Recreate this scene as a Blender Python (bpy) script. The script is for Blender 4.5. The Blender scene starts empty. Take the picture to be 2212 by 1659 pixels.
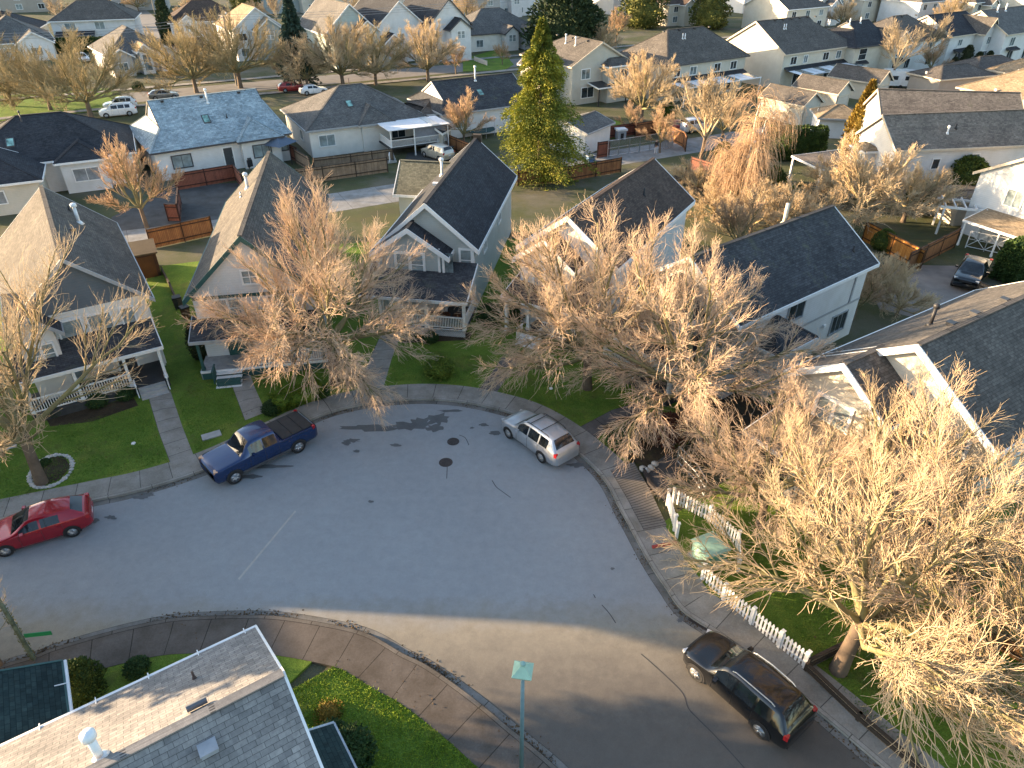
import bpy, math, random
import numpy as np
R = math.radians
SC = bpy.context.scene
COL = SC.collection
CAM_H, CAM_PITCH, FOC = 24.0, R(33.5), 1533.0     # drone camera: height, tilt below the horizon, focal length

# ---------------------------------------------------------------- surveying: photo measurement -> metres on the ground
def G(px, py, z=0.0):
    u = (px - 1106.0) / FOC; v = (829.5 - py) / FOC
    dy = math.cos(CAM_PITCH) + v * math.sin(CAM_PITCH); dz = -math.sin(CAM_PITCH) + v * math.cos(CAM_PITCH)
    s = (CAM_H - z) / -dz
    return (u * s, dy * s, z)

def top_z(x, y, py):
    """height of a vertical thing standing at x, y whose top was measured at picture row py"""
    v = (829.5 - py) / FOC; c, s = math.cos(CAM_PITCH), math.sin(CAM_PITCH)
    return CAM_H + y * (v * c - s) / (v * s + c)

# ---------------------------------------------------------------- objects
def link(o, parent=None):
    COL.objects.link(o)
    if parent is not None: o.parent = parent
    return o

def tag(o, label=None, cat=None, group=None, kind=None):
    if label: o['label'] = label
    if cat: o['category'] = cat
    if group: o['group'] = group
    if kind: o['kind'] = kind
    return o

def empty(name, label, cat, loc, rz=0.0, group=None):
    o = bpy.data.objects.new(name, None); o.empty_display_size = 0.3
    o.location = loc; o.rotation_euler = (0, 0, rz); link(o)
    return tag(o, label, cat, group)

def copy_tree(o, parent=None):
    c = o.copy(); link(c, parent)
    if parent is None and o.parent is not None: c.parent = None
    for ch in list(o.children): copy_tree(ch, c)
    return c

class MB:
    """collects shapes of ONE object"""
    def __init__(s): s.v = []; s.f = []; s.uv = {}; s.mi = {}
    def poly(s, pts, uv=None, mi=0):
        n = len(s.v); s.v += [tuple(p) for p in pts]; k = len(s.f); s.f.append(tuple(range(n, n + len(pts))))
        if uv: s.uv[k] = uv
        if mi: s.mi[k] = mi
    def faces(s, vs, fs, mi=0):
        n = len(s.v); s.v += [tuple(p) for p in vs]
        for f in fs:
            if mi: s.mi[len(s.f)] = mi
            s.f.append(tuple(n + i for i in f))
    def box(s, c, d, rz=0.0, mi=0):
        ca, sa = math.cos(rz), math.sin(rz); vs = []
        for z in (-.5, .5):
            for x, y in ((-.5, -.5), (.5, -.5), (.5, .5), (-.5, .5)):
                X, Y = x * d[0], y * d[1]
                vs.append((c[0] + X * ca - Y * sa, c[1] + X * sa + Y * ca, c[2] + z * d[2]))
        s.faces(vs, [(3, 2, 1, 0), (4, 5, 6, 7), (0, 1, 5, 4), (1, 2, 6, 5), (2, 3, 7, 6), (3, 0, 4, 7)], mi)
    def beam(s, p, q, w, h, mi=0, drop=0.0):
        """box from p to q, w wide (level), h tall (upright), its top at the line minus drop"""
        p = np.array(p, float); q = np.array(q, float); d = q - p
        n = np.array([-d[1], d[0], 0.0]); L = np.linalg.norm(n)
        n = n / L if L > 1e-6 else np.array([1.0, 0, 0])
        vs = []
        for e in (p, q):
            for a, b in ((-.5, -1), (.5, -1), (.5, 0), (-.5, 0)):
                vs.append(e + n * a * w + np.array([0, 0, b * h - drop]))
        s.faces(vs, [(0, 1, 2, 3), (7, 6, 5, 4), (0, 4, 5, 1), (1, 5, 6, 2), (2, 6, 7, 3), (3, 7, 4, 0)], mi)
    def tube(s, pts, rad, n=8, cap=True, mi=0):
        pts = [np.array(p, float) for p in pts]; rad = rad if isinstance(rad, (list, tuple)) else [rad] * len(pts)
        base = len(s.v); K = len(pts)
        for i, p in enumerate(pts):
            t = pts[min(i + 1, K - 1)] - pts[max(i - 1, 0)]; t = t / (np.linalg.norm(t) + 1e-9)
            a = np.array([0, 0, 1.0]) if abs(t[2]) < .9 else np.array([1.0, 0, 0])
            x = np.cross(t, a); x /= np.linalg.norm(x); y = np.cross(t, x)
            for k in range(n):
                w = 2 * math.pi * k / n
                s.v.append(tuple(p + rad[i] * (math.cos(w) * x + math.sin(w) * y)))
        for i in range(K - 1):
            for k in range(n):
                if mi: s.mi[len(s.f)] = mi
                s.f.append((base + i * n + k, base + i * n + (k + 1) % n, base + (i + 1) * n + (k + 1) % n, base + (i + 1) * n + k))
        if cap:
            s.f.append(tuple(base + k for k in range(n))[::-1]); s.f.append(tuple(base + (K - 1) * n + k for k in range(n)))
    def lathe(s, prof, c=(0, 0, 0), n=20, axis='z', mi=0):
        base = len(s.v)
        for r, h in prof:
            for k in range(n):
                w = 2 * math.pi * k / n; a, b = r * math.cos(w), r * math.sin(w)
                p = (a, b, h) if axis == 'z' else ((a, h, b) if axis == 'y' else (h, a, b))
                s.v.append((c[0] + p[0], c[1] + p[1], c[2] + p[2]))
        for i in range(len(prof) - 1):
            for k in range(n):
                if mi: s.mi[len(s.f)] = mi
                s.f.append((base + i * n + k, base + i * n + (k + 1) % n, base + (i + 1) * n + (k + 1) % n, base + (i + 1) * n + k))
        if prof[0][0] > 1e-4: s.f.append(tuple(base + k for k in range(n))[::-1])
        if prof[-1][0] > 1e-4: s.f.append(tuple(base + (len(prof) - 1) * n + k for k in range(n)))
    def mesh(s, name, mats, smooth=False):
        m = bpy.data.meshes.new(name); m.from_pydata([tuple(map(float, p)) for p in s.v], [], s.f)
        for mt in (mats if isinstance(mats, (list, tuple)) else [mats]): m.materials.append(mt)
        if s.mi:
            for k, i in s.mi.items(): m.polygons[k].material_index = i
        if s.uv:
            L = m.uv_layers.new(name='UVMap')
            for k, uv in s.uv.items():
                for j, li in enumerate(m.polygons[k].loop_indices): L.data[li].uv = uv[j]
        if smooth: m.polygons.foreach_set('use_smooth', [True] * len(m.polygons))
        m.update(); return m
    def build(s, name, mats, parent=None, smooth=False, loc=None, rz=None):
        o = bpy.data.objects.new(name, s.mesh(name, mats, smooth)); link(o, parent)
        if loc is not None: o.location = loc
        if rz is not None: o.rotation_euler = (0, 0, rz)
        return o

def np_mesh(name, V, F, mats, smooth=False):
    """V (n,3), F (m,k) arrays"""
    m = bpy.data.meshes.new(name); k = F.shape[1]
    m.vertices.add(len(V)); m.vertices.foreach_set('co', np.ascontiguousarray(V, np.float32).ravel())
    m.loops.add(F.size); m.loops.foreach_set('vertex_index', np.ascontiguousarray(F, np.int32).ravel())
    m.polygons.add(len(F)); m.polygons.foreach_set('loop_start', np.arange(0, F.size, k, dtype=np.int32))
    for mt in (mats if isinstance(mats, (list, tuple)) else [mats]): m.materials.append(mt)
    if smooth: m.polygons.foreach_set('use_smooth', np.ones(len(F), bool))
    m.update(calc_edges=True); m.validate(); return m

# ---------------------------------------------------------------- materials
def new_mat(name):
    m = bpy.data.materials.new(name); m.use_nodes = True; nt = m.node_tree
    return m, nt, nt.nodes['Principled BSDF']

def N(nt, t, **kw):
    n = nt.nodes.new(t)
    for k, v in kw.items():
        if k in n.inputs.keys(): n.inputs[k].default_value = v
        else: setattr(n, k, v)
    return n

def c4(c): return (c[0], c[1], c[2], 1.0)

def ramp(nt, fac, stops):
    r = nt.nodes.new('ShaderNodeValToRGB'); e = r.color_ramp.elements
    while len(e) < len(stops): e.new(0.5)
    for i, (p, c) in enumerate(stops): e[i].position = p; e[i].color = c4(c)
    nt.links.new(fac, r.inputs[0]); return r.outputs[0]

def mix(nt, fac, a, b, mode='MIX'):
    n = nt.nodes.new('ShaderNodeMix'); n.data_type = 'RGBA'; n.blend_type = mode
    for inp, v in ((n.inputs[0], fac), (n.inputs[6], a), (n.inputs[7], b)):
        if hasattr(v, 'links') or hasattr(v, 'is_linked'): nt.links.new(v, inp)
        elif isinstance(v, (int, float)): inp.default_value = v
        else: inp.default_value = c4(v)
    return n.outputs[2]

def noise(nt, scale, detail=4, rough=.55, coord='Object'):
    tc = nt.nodes.new('ShaderNodeTexCoord'); n = nt.nodes.new('ShaderNodeTexNoise')
    n.inputs['Scale'].default_value = scale; n.inputs['Detail'].default_value = detail; n.inputs['Roughness'].default_value = rough
    nt.links.new(tc.outputs[coord], n.inputs['Vector']); return n.outputs[0]

def bump(nt, bs, h, strength=.3, dist=.02):
    b = nt.nodes.new('ShaderNodeBump'); b.inputs['Strength'].default_value = strength; b.inputs['Distance'].default_value = dist
    nt.links.new(h, b.inputs['Height']); nt.links.new(b.outputs[0], bs.inputs['Normal'])

_cache = {}
def flat(name, col, rough=.6, var=.12, scale=3.0, metal=0.0, spec=.4, coat=0.0):
    if name in _cache: return _cache[name]
    m, nt, bs = new_mat(name); f = noise(nt, scale, 5)
    k1 = [c * (1 - var) for c in col]; k2 = [min(1, c * (1 + var)) for c in col]
    nt.links.new(ramp(nt, f, [(.3, k1), (.7, k2)]), bs.inputs['Base Color'])
    bs.inputs['Roughness'].default_value = rough; bs.inputs['Metallic'].default_value = metal
    bs.inputs['Specular IOR Level'].default_value = spec; bs.inputs['Coat Weight'].default_value = coat
    _cache[name] = m; return m

def shingle(name, c1, c2, moss=None, row=.145, wid=.32, tab=.8):
    if name in _cache: return _cache[name]
    m, nt, bs = new_mat(name)
    tc = nt.nodes.new('ShaderNodeTexCoord')
    b = nt.nodes.new('ShaderNodeTexBrick'); nt.links.new(tc.outputs['UV'], b.inputs['Vector'])
    b.inputs['Scale'].default_value = 1.0; b.inputs['Brick Width'].default_value = wid; b.inputs['Row Height'].default_value = row
    b.inputs['Mortar Size'].default_value = .007; b.inputs['Mortar Smooth'].default_value = .3; b.inputs['Bias'].default_value = 0.0
    b.inputs['Color1'].default_value = c4(c1); b.inputs['Color2'].default_value = c4(c2)
    b.inputs['Mortar'].default_value = c4([x * .42 for x in c1])
    f1 = noise(nt, .45, 6, .65); f2 = noise(nt, 9.0, 4, .7)
    b2 = nt.nodes.new('ShaderNodeTexBrick'); nt.links.new(tc.outputs['UV'], b2.inputs['Vector']); b2.offset = .37; b2.offset_frequency = 3
    b2.inputs['Scale'].default_value = 1.0; b2.inputs['Brick Width'].default_value = wid * .57; b2.inputs['Row Height'].default_value = row; b2.inputs['Mortar Size'].default_value = .004
    b2.inputs['Color1'].default_value = (.68, .68, .69, 1); b2.inputs['Color2'].default_value = (1.22, 1.22, 1.21, 1); b2.inputs['Mortar'].default_value = (.7, .7, .7, 1)
    col = mix(nt, 1.0, mix(nt, tab, b.outputs['Color'], b2.outputs['Color'], 'MULTIPLY'), ramp(nt, f1, [(.25, (.68, .68, .68)), (.75, (1.25, 1.22, 1.2))]), 'MULTIPLY')
    col = mix(nt, 1.0, col, ramp(nt, f2, [(.2, (.72, .72, .74)), (.8, (1.22, 1.22, 1.2))]), 'MULTIPLY')
    if moss is not None:
        f3 = noise(nt, .9, 7, .75)
        col = mix(nt, ramp(nt, f3, [(.56, (0, 0, 0)), (.72, (.65, .65, .65))]), col, moss)
    nt.links.new(col, bs.inputs['Base Color']); bs.inputs['Roughness'].default_value = .92; bs.inputs['Specular IOR Level'].default_value = .2
    bump(nt, bs, b.outputs['Fac'], -.5, .012)
    _cache[name] = m; return m

def siding(name, col, lap=.16, rough=.6, vertical=False):
    if name in _cache: return _cache[name]
    m, nt, bs = new_mat(name)
    tc = nt.nodes.new('ShaderNodeTexCoord'); sp = nt.nodes.new('ShaderNodeSeparateXYZ'); nt.links.new(tc.outputs['Object'], sp.inputs[0])
    d = N(nt, 'ShaderNodeMath', operation='DIVIDE'); nt.links.new(sp.outputs['Z'], d.inputs[0]); d.inputs[1].default_value = lap
    fr = N(nt, 'ShaderNodeMath', operation='FRACT'); nt.links.new(d.outputs[0], fr.inputs[0])
    line = ramp(nt, fr.outputs[0], [(0.0, (.72, .72, .74)), (.12, (1, 1, 1))])
    f = noise(nt, .7, 6, .65)
    dirt = ramp(nt, f, [(.25, (.84, .83, .8)), (.7, (1.04, 1.04, 1.04))])
    col2 = mix(nt, 1.0, mix(nt, 1.0, col, line, 'MULTIPLY'), dirt, 'MULTIPLY')
    nt.links.new(col2, bs.inputs['Base Color']); bs.inputs['Roughness'].default_value = rough; bs.inputs['Specular IOR Level'].default_value = .25
    bump(nt, bs, fr.outputs[0], .35, .015)
    _cache[name] = m; return m

def planks(name, c1, c2, wid=.14):
    """upright boards: brick texture on UV (u along the fence)"""
    if name in _cache: return _cache[name]
    m, nt, bs = new_mat(name); tc = nt.nodes.new('ShaderNodeTexCoord')
    b = nt.nodes.new('ShaderNodeTexBrick'); nt.links.new(tc.outputs['UV'], b.inputs['Vector'])
    b.offset = 0.0; b.inputs['Scale'].default_value = 1.0; b.inputs['Brick Width'].default_value = wid; b.inputs['Row Height'].default_value = 4.0
    b.inputs['Mortar Size'].default_value = .008; b.inputs['Color1'].default_value = c4(c1); b.inputs['Color2'].default_value = c4(c2)
    b.inputs['Mortar'].default_value = c4([x * .2 for x in c1])
    f = noise(nt, 1.3, 6, .7)
    col = mix(nt, 1.0, b.outputs['Color'], ramp(nt, f, [(.25, (.55, .55, .55)), (.75, (1.2, 1.2, 1.2))]), 'MULTIPLY')
    nt.links.new(col, bs.inputs['Base Color']); bs.inputs['Roughness'].default_value = .85
    _cache[name] = m; return m

def glass(name, col=(.02, .028, .034), rough=.06, blinds=False):
    if name in _cache: return _cache[name]
    m, nt, bs = new_mat(name)
    if blinds:
        tc = nt.nodes.new('ShaderNodeTexCoord'); sp = nt.nodes.new('ShaderNodeSeparateXYZ'); nt.links.new(tc.outputs['Object'], sp.inputs[0])
        d = N(nt, 'ShaderNodeMath', operation='MULTIPLY'); nt.links.new(sp.outputs['Z'], d.inputs[0]); d.inputs[1].default_value = 9.0
        fr = N(nt, 'ShaderNodeMath', operation='FRACT'); nt.links.new(d.outputs[0], fr.inputs[0])
        f = noise(nt, 1.1, 3)
        c = mix(nt, 1.0, ramp(nt, fr.outputs[0], [(.1, [x * .75 for x in col]), (.3, col)]), ramp(nt, f, [(.35, (.55, .55, .55)), (.65, (1.1, 1.1, 1.1))]), 'MULTIPLY')
    else:
        f = noise(nt, 1.4, 3); c = ramp(nt, f, [(.35, [x * .5 for x in col]), (.65, [x * 1.9 for x in col])])
    nt.links.new(c, bs.inputs['Base Color'])
    bs.inputs['Roughness'].default_value = rough; bs.inputs['Specular IOR Level'].default_value = .7
    _cache[name] = m; return m

def leafmat(name, stops, scale=1.6, rough=.75, trans=.0):
    """foliage: colour clumps by position"""
    if name in _cache: return _cache[name]
    m, nt, bs = new_mat(name); f = noise(nt, scale, 5, .75)
    f2 = noise(nt, scale * 9, 2, .6)
    c = mix(nt, 1.0, ramp(nt, f, stops), ramp(nt, f2, [(.3, (.6, .6, .6)), (.7, (1.3, 1.3, 1.3))]), 'MULTIPLY')
    nt.links.new(c, bs.inputs['Base Color']); bs.inputs['Roughness'].default_value = rough; bs.inputs['Specular IOR Level'].default_value = .25
    _cache[name] = m; return m

def paint(name, col, metal=.35, rough=.28):
    if name in _cache: return _cache[name]
    m, nt, bs = new_mat(name); f = noise(nt, 2.2, 5)
    nt.links.new(ramp(nt, f, [(.3, [x * .88 for x in col]), (.75, [x * 1.08 for x in col])]), bs.inputs['Base Color'])
    bs.inputs['Metallic'].default_value = metal; bs.inputs['Roughness'].default_value = rough
    bs.inputs['Coat Weight'].default_value = .8; bs.inputs['Coat Roughness'].default_value = .06
    _cache[name] = m; return m
# ---------------------------------------------------------------- building parts
WHITE = flat('white_trim', (.74, .74, .73), .5, .06, 4)
FASC_GREY = flat('grey_trim', (.33, .34, .35), .5, .1)
FASC_DARK = flat('dark_trim', (.06, .06, .065), .5, .15)
FASC_BEIGE = flat('beige_trim', (.52, .45, .35), .55, .1)
FASC_GREEN = flat('dark_green_trim', (.03, .085, .08), .5, .15)
PANE = glass('pane_dark')
PANE_B = glass('pane_blinds', (.30, .36, .37), .12, True)
PANE_G = glass('pane_grey', (.10, .13, .14), .08)
PVC = flat('white_pipe', (.7, .71, .72), .45, .08)
GALV = flat('galvanised', (.42, .45, .48), .4, .15, 8, .6)
BLACK = flat('black_plastic', (.02, .02, .022), .6, .2)
DOOR_DARK = flat('door_dark', (.045, .05, .055), .45, .15)
GAR_DOOR = siding('garage_door', (.5, .46, .4), .5)
GAR_DOOR_W = siding('garage_door_white', (.62, .63, .64), .5)
DECK = planks('deck_boards', (.25, .26, .27), (.31, .31, .32), .14)
CONC_STEP = flat('step_concrete', (.36, .36, .35), .85, .15, 2)

FROT = {'y-': 0.0, 'x+': math.pi / 2, 'y+': math.pi, 'x-': -math.pi / 2}
_wm = {}

def window_meshes(w, h, style, trim, pane, sill=True, tw=.10):
    key = (round(w, 2), round(h, 2), style, trim.name, pane.name, tw)
    if key in _wm: return _wm[key]
    f = MB(); D = .07
    f.box((0, -D / 2, h / 2 + tw / 2), (w + 2 * tw, D, tw)); f.box((0, -D / 2, -h / 2 - tw / 2), (w + 2 * tw, D + .04, tw))
    for s in (-1, 1): f.box((s * (w / 2 + tw / 2), -D / 2, 0), (tw, D, h))
    d2 = D - .02; mw = .05
    if style in ('slider', 'double', 'grid'): f.box((0, -d2 / 2, 0), (mw if style != 'double' else .16, d2, h))
    if style in ('hung', 'double', 'cross'): f.box((0, -d2 / 2 - .003, 0.02), (w, d2, mw))
    if style == 'triple':
        for s in (-1, 1): f.box((s * w / 6, -d2 / 2, 0), (mw, d2, h))
    if style == 'cross': f.box((0, -d2 / 2, 0), (mw, d2, h))
    if style == 'grid':
        for k in (-1, 1): f.box((0, -d2 / 2 - .003, k * h / 6), (w, d2, .03))
    p = MB(); p.poly([(-w / 2, -.025, -h / 2), (w / 2, -.025, -h / 2), (w / 2, -.025, h / 2), (-w / 2, -.025, h / 2)])
    _wm[key] = (f.mesh('window', trim), p.mesh('pane', pane)); return _wm[key]

def put(parent, name, mesh, loc, rz=0.0):
    o = bpy.data.objects.new(name, mesh); link(o, parent); o.location = loc; o.rotation_euler = (0, 0, rz); return o

class House:
    def __init__(s, name, label, cat, x, y, hd, group=None, trim=None, pane=None, z=0.0):
        s.e = empty(name, label, cat, (x, y, z), -R(hd), group)
        s.trim = trim or WHITE; s.pane = pane or PANE_B
    # one roofed block
    def wing(s, cx, cy, axis, l, w, ze, zr, ends=(1, 1), wall=None, roof=None, z0=0.0, oh=.45, ohg=.3, fascia=None, r=(None, None), fh=.2, gable_wall=None):
        u, v = ((0, 1), (1, 0)) if axis == 'y' else ((1, 0), (0, 1))
        P = lambda a, b, z: (cx + a * u[0] + b * v[0], cy + a * u[1] + b * v[1], z)
        pitch = (zr - ze) / w; sl = math.sqrt(1 + pitch * pitch); t = .15
        rb = MB(); fb = MB(); wb = MB()
        info = {}
        for sg, gf, rr in ((1, ends[0], r[0]), (-1, ends[1], r[1])):
            rv = rr if rr is not None else (l if gf == 1 else l - w * (1 - gf))
            info[sg] = (gf, rv, zr - gf * (zr - ze))
        def uvp(a, b): return (a, (w - abs(b)) * sl)
        for sv in (1, -1):
            pts = []
            gp_, rp, zp = info[1]; gm, rm, zm = info[-1]
            pts.append((rp, 0, zr))
            if 0 < gp_ < 1: pts.append((rp, sv * w * gp_, zp))
            pts += [(l, sv * w, ze), (-l, sv * w, ze)]
            if 0 < gm < 1: pts.append((-rm, sv * w * gm, zm))
            pts.append((-rm, 0, zr))
            rb.poly([P(*q) for q in pts], [uvp(q[0], q[1]) for q in pts])
            rb.poly([P(q[0], q[1], q[2] - t) for q in pts][::-1])
        for sg in (1, -1):
            gf, rv, zg = info[sg]
            if gf < 1:
                k = max(math.hypot(l - rv, zg - ze), .1)
                if gf == 0: pts = [(sg * rv, 0, zr), (sg * l, w, ze), (sg * l, -w, ze)]
                else: pts = [(sg * rv, -w * gf, zg), (sg * rv, w * gf, zg), (sg * l, w, ze), (sg * l, -w, ze)]
                rb.poly([P(*q) for q in pts], [(q[1], 0 if abs(q[0]) == l else k) for q in pts])
                rb.poly([P(q[0], q[1], q[2] - t) for q in pts][::-1])
                if gf > 0:
                    a = sg * (rv - .12)
                    wb.poly([P(a, -w * gf, zg - .1), P(a, w * gf, zg - .1), P(a, 0, zr - .1)])
        # ridge and hip caps
        cap = .12
        rb.beam(P(-info[-1][1], 0, zr + .035), P(info[1][1], 0, zr + .035), .26, .05)
        for sg in (1, -1):
            gf, rv, zg = info[sg]
            if gf < 1:
                for sv in (1, -1): rb.beam(P(sg * rv, sv * w * gf, zg + .03), P(sg * l, sv * w, ze + .03), .22, .05)
        # walls
        lw = {1: l - (ohg if info[1][0] == 1 else oh), -1: l - (ohg if info[-1][0] == 1 else oh)}
        ww = w - oh; zt = ze + oh * pitch - t - .01
        za = zt + pitch * ww
        A = [P(lw[1], ww, z0), P(lw[1], -ww, z0), P(-lw[-1], -ww, z0), P(-lw[-1], ww, z0)]
        B = [P(lw[1], ww, zt), P(lw[1], -ww, zt), P(-lw[-1], -ww, zt), P(-lw[-1], ww, zt)]
        if wall is not None:
            wb.poly([A[1], A[2], B[2], B[1]]); wb.poly([A[3], A[0], B[0], B[3]])
            for sg, (i, j) in ((1, (0, 1)), (-1, (2, 3))):
                if info[sg][0] == 1 and gable_wall is None: wb.poly([A[i], A[j], B[j], P(sg * lw[sg], 0, za), B[i]])
                else: wb.poly([A[i], A[j], B[j], B[i]])
            for sg, (i, j) in ((1, (0, 1)), (-1, (2, 3))):
                if info[sg][0] == 1 and gable_wall is not None:
                    wb.poly([B[i], B[j], P(sg * lw[sg], 0, za)], mi=1)
            wo = wb.build('wall', [wall] + ([gable_wall] if gable_wall else []), s.e)
        ro = rb.build('roof', roof, s.e)
        fm = fascia or s.trim
        # fascia boards: eaves and rakes
        for sv in (1, -1): fb.beam(P(-l, sv * (w + .02), ze + .01), P(l, sv * (w + .02), ze + .01), .06, fh)
        for sg in (1, -1):
            gf, rv, zg = info[sg]
            if gf == 1:
                for sv in (1, -1): fb.beam(P(sg * (l + .02), sv * (w + .03), ze + .015), P(sg * (l + .02), 0, zr + .015), .07, fh + .06)
            else:
                fb.beam(P(sg * (l + .02), -w, ze + .01), P(sg * (l + .02), w, ze + .01), .06, fh)
                if gf > 0:
                    for sv in (1, -1): fb.beam(P(sg * (rv + .02), sv * (w * gf + .02), zg + .02), P(sg * (rv + .02), 0, zr + .02), .06, .2)
        fb.build('fascia', fm, ro)
        W = dict(P=P, l=l, w=w, ze=ze, zr=zr, pitch=pitch, lw=lw, ww=ww, roof=ro, u=u, v=v, axis=axis, cx=cx, cy=cy, zt=zt)
        return W
    def on_roof(s, W, sv, a, frac, up=0.0):
        """point on slope sv (+1/-1 of the v side) at a along the ridge, frac 0 ridge .. 1 eave"""
        b = frac * W['w']; z = W['zr'] - b * W['pitch']
        p = W['P'](a, sv * b, z + up); return p
    def pipe(s, W, sv, a, frac, h=.6, r=.05, mat=None, cowl=False, name='vent_pipe'):
        p = s.on_roof(W, sv, a, frac); m = MB()
        m.tube([(p[0], p[1], p[2] - .15), (p[0], p[1], p[2] + h)], r, 10)
        m.lathe([(r * 2.6, p[2] - .1), (r * 1.2, p[2] + .12)], (p[0], p[1], 0), 12)
        if cowl: m.lathe([(r, p[2] + h - .02), (r * 1.75, p[2] + h), (r * 1.75, p[2] + h + .16), (r * 1.1, p[2] + h + .22), (.0, p[2] + h + .24)], (p[0], p[1], 0), 16)
        m.build(name, mat or PVC, s.e, True)
    def boxvent(s, W, sv, a, frac, mat=None, d=.32):
        p = s.on_roof(W, sv, a, frac, .06); m = MB(); m.box(p, (d, d, .14)); m.box((p[0], p[1], p[2] + .09), (d * 1.2, d * 1.2, .04))
        m.build('roof_vent', mat or BLACK, s.e)
    def skylight(s, W, sv, a, frac, w=.7, h=1.0):
        a0, a1 = a - w / 2, a + w / 2; f0, f1 = frac - h / 2 / W['w'] , frac + h / 2 / W['w']
        q = [s.on_roof(W, sv, x, f, .1) for x, f in ((a0, f0), (a1, f0), (a1, f1), (a0, f1))]; m = MB()
        for i in range(4): m.beam(q[i], q[(i + 1) % 4], .09, .14)
        o = m.build('skylight', FASC_DARK, s.e); p = MB(); p.poly([(x, y, z - .02) for x, y, z in q])
        p.build('pane', glass('skylight_pane', (.16, .30, .27), .1), o)
    def window(s, x, y, z, face, w, h, style='slider', trim=None, pane=None, tw=.1):
        f, p = window_meshes(w, h, style, trim or s.trim, pane or s.pane, True, tw)
        o = put(s.e, 'window', f, (x, y, z), FROT[face]); put(o, 'pane', p, (0, 0, 0)); return o
    def on_wall(s, W, face, along, out=.0):
        """x, y of a point on an outer wall of a block; along runs along that wall from its middle"""
        ax = W['axis']; l1, l2, ww = W['lw'][1], W['lw'][-1], W['ww']
        if ax == 'y': d = {'y+': (along, l1 + out), 'y-': (along, -l2 - out), 'x+': (ww + out, along), 'x-': (-ww - out, along)}[face]
        else: d = {'x+': (l1 + out, along), 'x-': (-l2 - out, along), 'y+': (along, ww + out), 'y-': (along, -ww - out)}[face]
        return W['cx'] + d[0], W['cy'] + d[1]
    def win(s, W, face, along, z, w, h, style='slider', **k):
        x, y = s.on_wall(W, face, along, .004); return s.window(x, y, z, face, w, h, style, **k)
    def door(s, W, face, along, z0=0.0, w=.95, h=2.05, mat=None, trim=None):
        x, y = s.on_wall(W, face, along, .004)
        f = MB(); f.box((0, -.03, h / 2), (w, .05, h)); f.box((0, -.065, h * .62), (w * .5, .02, h * .45))
        o = f.build('door', mat or DOOR_DARK, s.e, loc=(x, y, z0), rz=FROT[face])
        t = MB()
        for q in (-1, 1): t.box((q * (w / 2 + .06), -.04, h / 2), (.12, .08, h))
        t.box((0, -.04, h + .06), (w + .24, .08, .12)); t.build('door_frame', trim or s.trim, o)
        k = MB(); k.lathe([(.0, -.16), (.035, -.14), (.035, -.10), (.015, -.09), (.015, -.05)], (w * .38, 0, 1.0), 10, 'y'); k.build('handle', GALV, o)
        return o
    def garage_door(s, W, face, along, w=2.6, h=2.1, mat=None):
        x, y = s.on_wall(W, face, along, .004); f = MB(); f.box((0, -.02, h / 2), (w, .05, h))
        for k in range(1, 4): f.box((0, -.05, k * h / 4), (w, .015, .03))
        o = f.build('garage_door', mat or GAR_DOOR, s.e, loc=(x, y, 0), rz=FROT[face]); t = MB()
        for q in (-1, 1): t.box((q * (w / 2 + .09), -.05, h / 2), (.18, .1, h))
        t.box((0, -.05, h + .09), (w + .36, .1, .18)); t.build('door_frame', s.trim, o); return o
    def band(s, W, face, z, h=.2, mat=None, out=.03):
        ax = W['axis']; m = MB()
        n = (W['lw'][1] + W['lw'][-1]) if (face[0] == ax) is False else 2 * W['ww']
        x, y = s.on_wall(W, face, 0, out / 2)
        if face[0] == 'x': m.box((x, y, z), (out, n, h))
        else: m.box((x, y, z), (n, out, h))
        m.build('trim_band', mat or s.trim, s.e)
    def corner(s, W, mat=None, z0=0.05, corners=((1, 1), (1, -1), (-1, 1), (-1, -1))):
        for a, b in corners:
            p = W['P'](a * (W['lw'][a] + .01), b * (W['ww'] + .01), 0); m = MB(); h = W['zt'] - .06
            m.box((p[0], p[1], (h + z0) / 2), (.16, .16, h - z0)); m.build('corner_board', mat or s.trim, s.e)
    def downpipe(s, W, a, b, mat=None):
        p = W['P'](a * (W['lw'][a] - .3), b * (W['ww'] + .05), 0); m = MB()
        q = W['P'](a * (W['lw'][a] - .3), b * (W['w'] - .02), W['ze'] - .18)
        m.tube([q, (p[0], p[1], W['ze'] - .55), (p[0], p[1], .1)], .045, 6); m.build('downpipe', mat or s.trim, s.e)
    def box(s, name, c, d, mat, z=None):
        m = MB(); m.box(c, d); return m.build(name, mat, s.e)
    def shed_roof(s, x0, x1, y0, y1, z0, z1, roof, side='y-', fascia=None, name='porch_roof'):
        """lean-to roof: high (z1) at the house, low (z0) at its outer edge; rectangle x0..x1, y0..y1"""
        rb = MB(); fb = MB()
        hi = {'y-': lambda x, y: (y - y0) / (y1 - y0), 'y+': lambda x, y: (y1 - y) / (y1 - y0), 'x-': lambda x, y: (x - x0) / (x1 - x0), 'x+': lambda x, y: (x1 - x) / (x1 - x0)}[side]
        q = [(x, y, z0 + (z1 - z0) * hi(x, y)) for x, y in ((x0, y0), (x1, y0), (x1, y1), (x0, y1))]
        L = math.hypot(z1 - z0, (y1 - y0) if side[0] == 'y' else (x1 - x0))
        rb.poly(q, [((x if side[0] == 'y' else y), hi(x, y) * L) for x, y, z in q]); rb.poly([(x, y, z - .14) for x, y, z in q][::-1])
        o = rb.build(name, roof, s.e)
        for i in range(4):
            a, b = q[i], q[(i + 1) % 4]
            if hi(a[0], a[1]) > .99 and hi(b[0], b[1]) > .99: continue
            fb.beam((a[0], a[1], a[2] + .01), (b[0], b[1], b[2] + .01), .06, .2)
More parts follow.
